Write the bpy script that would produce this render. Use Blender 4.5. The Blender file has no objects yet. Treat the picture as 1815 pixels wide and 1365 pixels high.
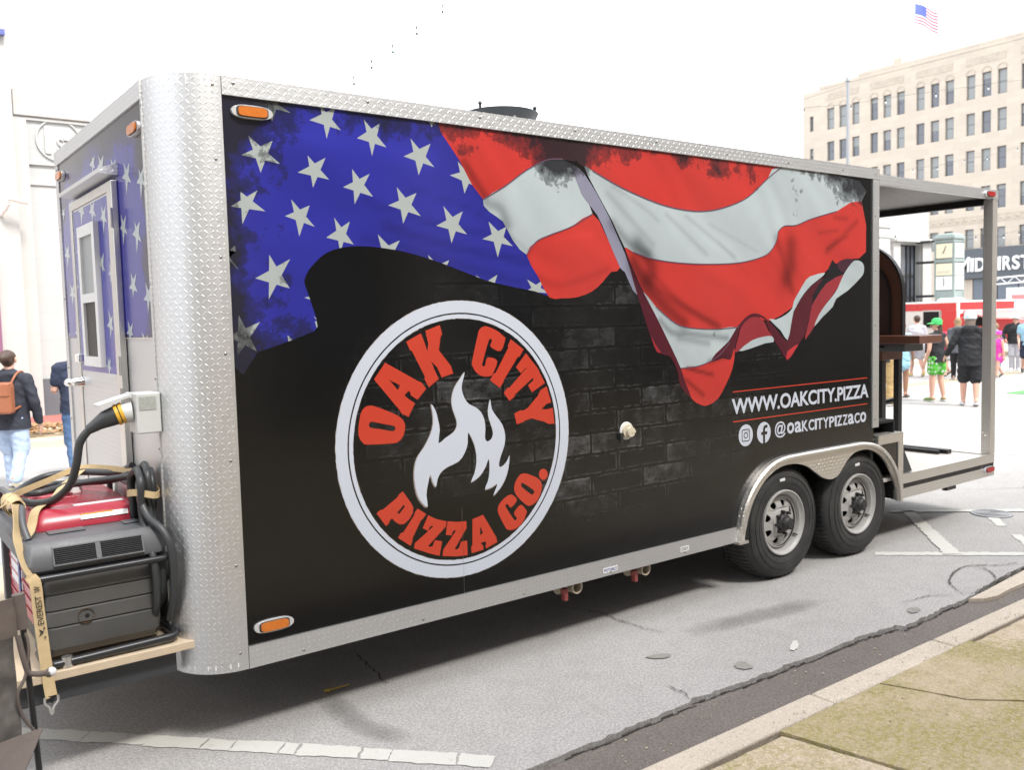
import bpy, bmesh, math, random
import numpy as np
from math import sin, cos, pi, radians, sqrt, atan2, exp, hypot
from mathutils import Vector, Matrix, Euler
from mathutils.geometry import tessellate_polygon, delaunay_2d_cdt
SC = bpy.context.scene
COL = SC.collection
rnd = random.Random(7)

# ------------------------------------------------------------------ camera
cam_d = bpy.data.cameras.new('camera')
cam = bpy.data.objects.new('camera', cam_d)
COL.objects.link(cam)
SC.camera = cam
YAW, PITCH, ROLL = 0.6404, -0.0723, -0.0264
_f = Vector((sin(YAW)*cos(PITCH), cos(YAW)*cos(PITCH), sin(PITCH)))
_r0 = Vector((cos(YAW), -sin(YAW), 0)); _u0 = _r0.cross(_f)
_r = cos(ROLL)*_r0 + sin(ROLL)*_u0
_u = -sin(ROLL)*_r0 + cos(ROLL)*_u0
cam.matrix_world = Matrix(((_r.x, _u.x, -_f.x, -1.309), (_r.y, _u.y, -_f.y, -3.706), (_r.z, _u.z, -_f.z, 1.8084), (0, 0, 0, 1)))
cam_d.sensor_fit = 'HORIZONTAL'
cam_d.sensor_width = 22.3
cam_d.lens = 22.3*1585.8/1815.0
cam_d.clip_start = 0.05
cam_d.clip_end = 2000
cam_d.dof.use_dof = True
cam_d.dof.focus_distance = 5.0
cam_d.dof.aperture_fstop = 2.3

# ------------------------------------------------------------------ sky and sun
SUN_EL, SUN_AZ = radians(52), radians(176)      # azimuth from +y towards +x: the sun stands on the pavement side
world = bpy.data.worlds.new('World')
SC.world = world
world.use_nodes = True
_nt = world.node_tree
_nt.nodes.clear()
_o = _nt.nodes.new('ShaderNodeOutputWorld'); _b = _nt.nodes.new('ShaderNodeBackground')
_s = _nt.nodes.new('ShaderNodeTexSky'); _s.sky_type = 'NISHITA'; _s.sun_disc = False
_s.sun_elevation = SUN_EL; _s.sun_rotation = SUN_AZ
_m = _nt.nodes.new('ShaderNodeMixRGB'); _m.inputs[0].default_value = 0.9
_m.inputs[2].default_value = (8.3, 8.5, 8.8, 1)                # bright even overcast
_nt.links.new(_s.outputs[0], _m.inputs[1]); _nt.links.new(_m.outputs[0], _b.inputs[0])
_b.inputs[1].default_value = 0.088
_nt.links.new(_b.outputs[0], _o.inputs[0])
sd = bpy.data.lights.new('sun', 'SUN'); sd.energy = 1.5; sd.angle = radians(15); sd.color = (1, .965, .91)
sun = bpy.data.objects.new('sun', sd); COL.objects.link(sun)
_sv = Vector((sin(SUN_AZ)*cos(SUN_EL), cos(SUN_AZ)*cos(SUN_EL), sin(SUN_EL)))
sun.rotation_euler = _sv.to_track_quat('Z', 'Y').to_euler()
sun.location = (0, -20, 30)
SC.render.engine = 'CYCLES'
SC.view_settings.view_transform = 'Standard'
SC.view_settings.look = 'None'
SC.view_settings.exposure = 1.80
SC.view_settings.gamma = 1
SC.view_settings.use_curve_mapping = False

# ------------------------------------------------------------------ helpers
def link(o, parent=None):
    COL.objects.link(o)
    if parent is not None:
        o.parent = parent
        o.matrix_parent_inverse = wmat(parent).inverted()
    return o
def wmat(o):
    m = o.matrix_basis.copy()
    if o.parent is not None:
        m = wmat(o.parent) @ o.matrix_parent_inverse @ m
    return m
def tag(o, label=None, cat=None, group=None, kind=None):
    if label: o['label'] = label
    if cat: o['category'] = cat
    if group: o['group'] = group
    if kind: o['kind'] = kind
    return o
def thing(name, label, cat, loc=(0, 0, 0), rz=0.0, group=None):
    o = bpy.data.objects.new(name, None)
    o.empty_display_size = .2
    o.location = loc; o.rotation_euler = (0, 0, rz)
    COL.objects.link(o)
    return tag(o, label, cat, group)
def dup(o, loc=None, rz=None, label=None):
    def rec(s, par):
        c = s.copy(); COL.objects.link(c)
        if par is not None:
            c.parent = par
        for ch in s.children: rec(ch, c)
        return c
    c = rec(o, None)
    if loc is not None: c.location = loc
    if rz is not None: c.rotation_euler = (0, 0, rz)
    if label: c['label'] = label
    return c

class MB:
    def __init__(s): s.v = []; s.f = []; s.uv = {}
    def add(s, V, F):
        n = len(s.v); s.v += [tuple(p) for p in V]; s.f += [tuple(i+n for i in q) for q in F]
        return s
    def box(s, x0, x1, y0, y1, z0, z1, M=None):
        V = [Vector(p) for p in ((x0,y0,z0),(x1,y0,z0),(x1,y1,z0),(x0,y1,z0),(x0,y0,z1),(x1,y0,z1),(x1,y1,z1),(x0,y1,z1))]
        if M: V = [M @ p for p in V]
        return s.add(V, [(3,2,1,0),(4,5,6,7),(0,1,5,4),(1,2,6,5),(2,3,7,6),(3,0,4,7)])
    def ring_loft(s, rings, closed=True, cap=True):
        n = len(rings[0]); base = len(s.v)
        for r in rings: s.v += [tuple(p) for p in r]
        for k in range(len(rings)-1):
            for i in range(n if closed else n-1):
                j = (i+1) % n
                s.f.append((base+k*n+i, base+k*n+j, base+(k+1)*n+j, base+(k+1)*n+i))
        if cap and closed:
            s.f.append(tuple(base+i for i in reversed(range(n))))
            s.f.append(tuple(base+(len(rings)-1)*n+i for i in range(n)))
        return s
    def tube(s, path, r, n=10, cap=True):
        P = [Vector(p) for p in path]; rings = []
        rr = r if isinstance(r, (list, tuple)) else [r]*len(P)
        up = None
        for i, p in enumerate(P):
            t = (P[min(i+1, len(P)-1)]-P[max(i-1, 0)]).normalized()
            if up is None:
                up = Vector((0, 0, 1)) if abs(t.z) < .9 else Vector((1, 0, 0))
            a = (up - t*up.dot(t)).normalized(); b = t.cross(a); up = a
            rings.append([p + rr[i]*(cos(2*pi*k/n)*a + sin(2*pi*k/n)*b) for k in range(n)])
        return s.ring_loft(rings, True, cap)
    def cyl(s, p0, p1, r0, r1=None, n=16):
        return s.tube([p0, p1], [r0, r0 if r1 is None else r1], n)
    def lathe(s, prof, c=(0, 0, 0), axis='z', n=32, cap=False):
        rings = []
        for r, h in prof:
            ring = []
            for k in range(n):
                a = 2*pi*k/n; x, y = r*cos(a), r*sin(a)
                q = (x, y, h) if axis == 'z' else ((x, h, y) if axis == 'y' else (h, x, y))
                ring.append((c[0]+q[0], c[1]+q[1], c[2]+q[2]))
            rings.append(ring)
        return s.ring_loft(rings, True, cap)
    def ribbon(s, path, wdir, w, t=.003):
        P = [Vector(p) for p in path]; rings = []
        for i, p in enumerate(P):
            T = (P[min(i+1, len(P)-1)]-P[max(i-1, 0)]).normalized()
            d = Vector(wdir[i] if isinstance(wdir, list) else wdir); d = (d - T*d.dot(T)).normalized(); nn = T.cross(d)
            rings.append([p-d*w/2-nn*t/2, p+d*w/2-nn*t/2, p+d*w/2+nn*t/2, p-d*w/2+nn*t/2])
        return s.ring_loft(rings)
    def prism(s, poly, mp, t0, t1, holes=()):
        """poly: 2-D outline; mp(u, v, t) -> xyz; extruded from t0 to t1 with holes"""
        loops = [list(poly)]+[list(h) for h in holes]
        tri = tessellate_polygon([[Vector((u, v, 0)) for u, v in L] for L in loops])
        flat = [p for L in loops for p in L]; n = len(flat); base = len(s.v)
        s.v += [tuple(mp(u, v, t0)) for u, v in flat] + [tuple(mp(u, v, t1)) for u, v in flat]
        for a, b, c in tri:
            s.f.append((base+a, base+b, base+c)); s.f.append((base+n+c, base+n+b, base+n+a))
        o = 0
        for L in loops:
            m = len(L)
            for i in range(m):
                j = (i+1) % m
                s.f.append((base+o+i, base+o+j, base+n+o+j, base+n+o+i))
            o += m
        return s
    def sphere(s, c, r, n=12, m=8, sc=(1, 1, 1), M=None):
        rings = []
        for i in range(1, m):
            a = pi*i/m
            rings.append([Vector((r*sc[0]*sin(a)*cos(2*pi*k/n), r*sc[1]*sin(a)*sin(2*pi*k/n), r*sc[2]*cos(a))) for k in range(n)])
        c = Vector(c)
        if M: rings = [[M @ p for p in R] for R in rings]
        rings = [[p+c for p in R] for R in rings]
        s.ring_loft(rings, True, False)
        base = len(s.v)-n*(m-1)
        t = Vector((0, 0, r*sc[2])); t2 = -t
        if M: t = M @ t; t2 = M @ t2
        s.v += [tuple(c+t), tuple(c+t2)]; a, b = len(s.v)-2, len(s.v)-1
        for k in range(n):
            s.f.append((base+k, base+(k+1) % n, a)); s.f.append((base+n*(m-2)+(k+1) % n, base+n*(m-2)+k, b))
        return s
    def mesh(s, name, smooth=None):
        me = bpy.data.meshes.new(name)
        me.from_pydata(s.v, [], s.f)
        bm = bmesh.new(); bm.from_mesh(me); bmesh.ops.recalc_face_normals(bm, faces=bm.faces); bm.to_mesh(me); bm.free()
        if smooth is not None:
            me.shade_smooth()
            me.set_sharp_from_angle(angle=radians(smooth))
        me.update()
        return me
    def obj(s, name, mat, parent=None, smooth=None, bevel=0, seg=2):
        me = s.mesh(name, smooth)
        for m in (mat if isinstance(mat, (list, tuple)) else [mat]): me.materials.append(m)
        o = bpy.data.objects.new(name, me); link(o, parent)
        if bevel:
            b = o.modifiers.new('bevel', 'BEVEL'); b.width = bevel; b.segments = seg; b.limit_method = 'ANGLE'; b.angle_limit = radians(40)
            if smooth is None:
                me.shade_smooth(); me.set_sharp_from_angle(angle=radians(180)); b.harden_normals = True
        return o
def obj_from(me, name, parent=None):
    o = bpy.data.objects.new(name, me); return link(o, parent)
def spline(pts, n=8):
    """Catmull-Rom through points"""
    P = [Vector(p) for p in pts]; out = []
    for i in range(len(P)-1):
        a = P[max(i-1, 0)]; b = P[i]; c = P[i+1]; d = P[min(i+2, len(P)-1)]
        for k in range(n):
            t = k/n
            out.append(.5*((2*b)+(c-a)*t+(2*a-5*b+4*c-d)*t*t+(3*b-a-3*c+d)*t**3))
    out.append(P[-1]); return out
def spline2(pts, n=4, closed=False):
    if closed:
        q = [pts[-1]]+list(pts)+[pts[0], pts[1]]
        r = spline([(a, b, 0) for a, b in q], n)
        return [(p.x, p.y) for p in r[n:-n-1]]
    return [(p.x, p.y) for p in spline([(a, b, 0) for a, b in pts], n)]
def text_mesh(txt, size=1.0, bold=0.0, extrude=0.0, space=1.0, name='lettering'):
    cu = bpy.data.curves.new(name, 'FONT'); cu.body = txt; cu.size = size; cu.offset = bold; cu.extrude = extrude
    cu.space_character = space; cu.resolution_u = 4
    o = bpy.data.objects.new(name, cu); COL.objects.link(o)
    dg = bpy.context.evaluated_depsgraph_get(); dg.update()
    me = bpy.data.meshes.new_from_object(o.evaluated_get(dg))
    bpy.data.objects.remove(o); bpy.data.curves.remove(cu)
    return me
def place_text(txt, mat, parent, x0, x1, z0, z1, mp, bold=0, extrude=0, space=1.0, name='lettering'):
    """text stretched to the rectangle u x0..x1, v z0..z1; mp(u,v,t) -> xyz"""
    me = text_mesh(txt, 1.0, bold, extrude, space, name)
    xs = [v.co.x for v in me.vertices]; ys = [v.co.y for v in me.vertices]
    a, b, c, d = min(xs), max(xs), min(ys), max(ys)
    for v in me.vertices:
        u = x0+(v.co.x-a)/(b-a)*(x1-x0); w = z0+(v.co.y-c)/(d-c)*(z1-z0)
        v.co = Vector(mp(u, w, v.co.z))
    me.materials.clear(); me.materials.append(mat); me.update()
    return obj_from(me, name, parent)

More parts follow.
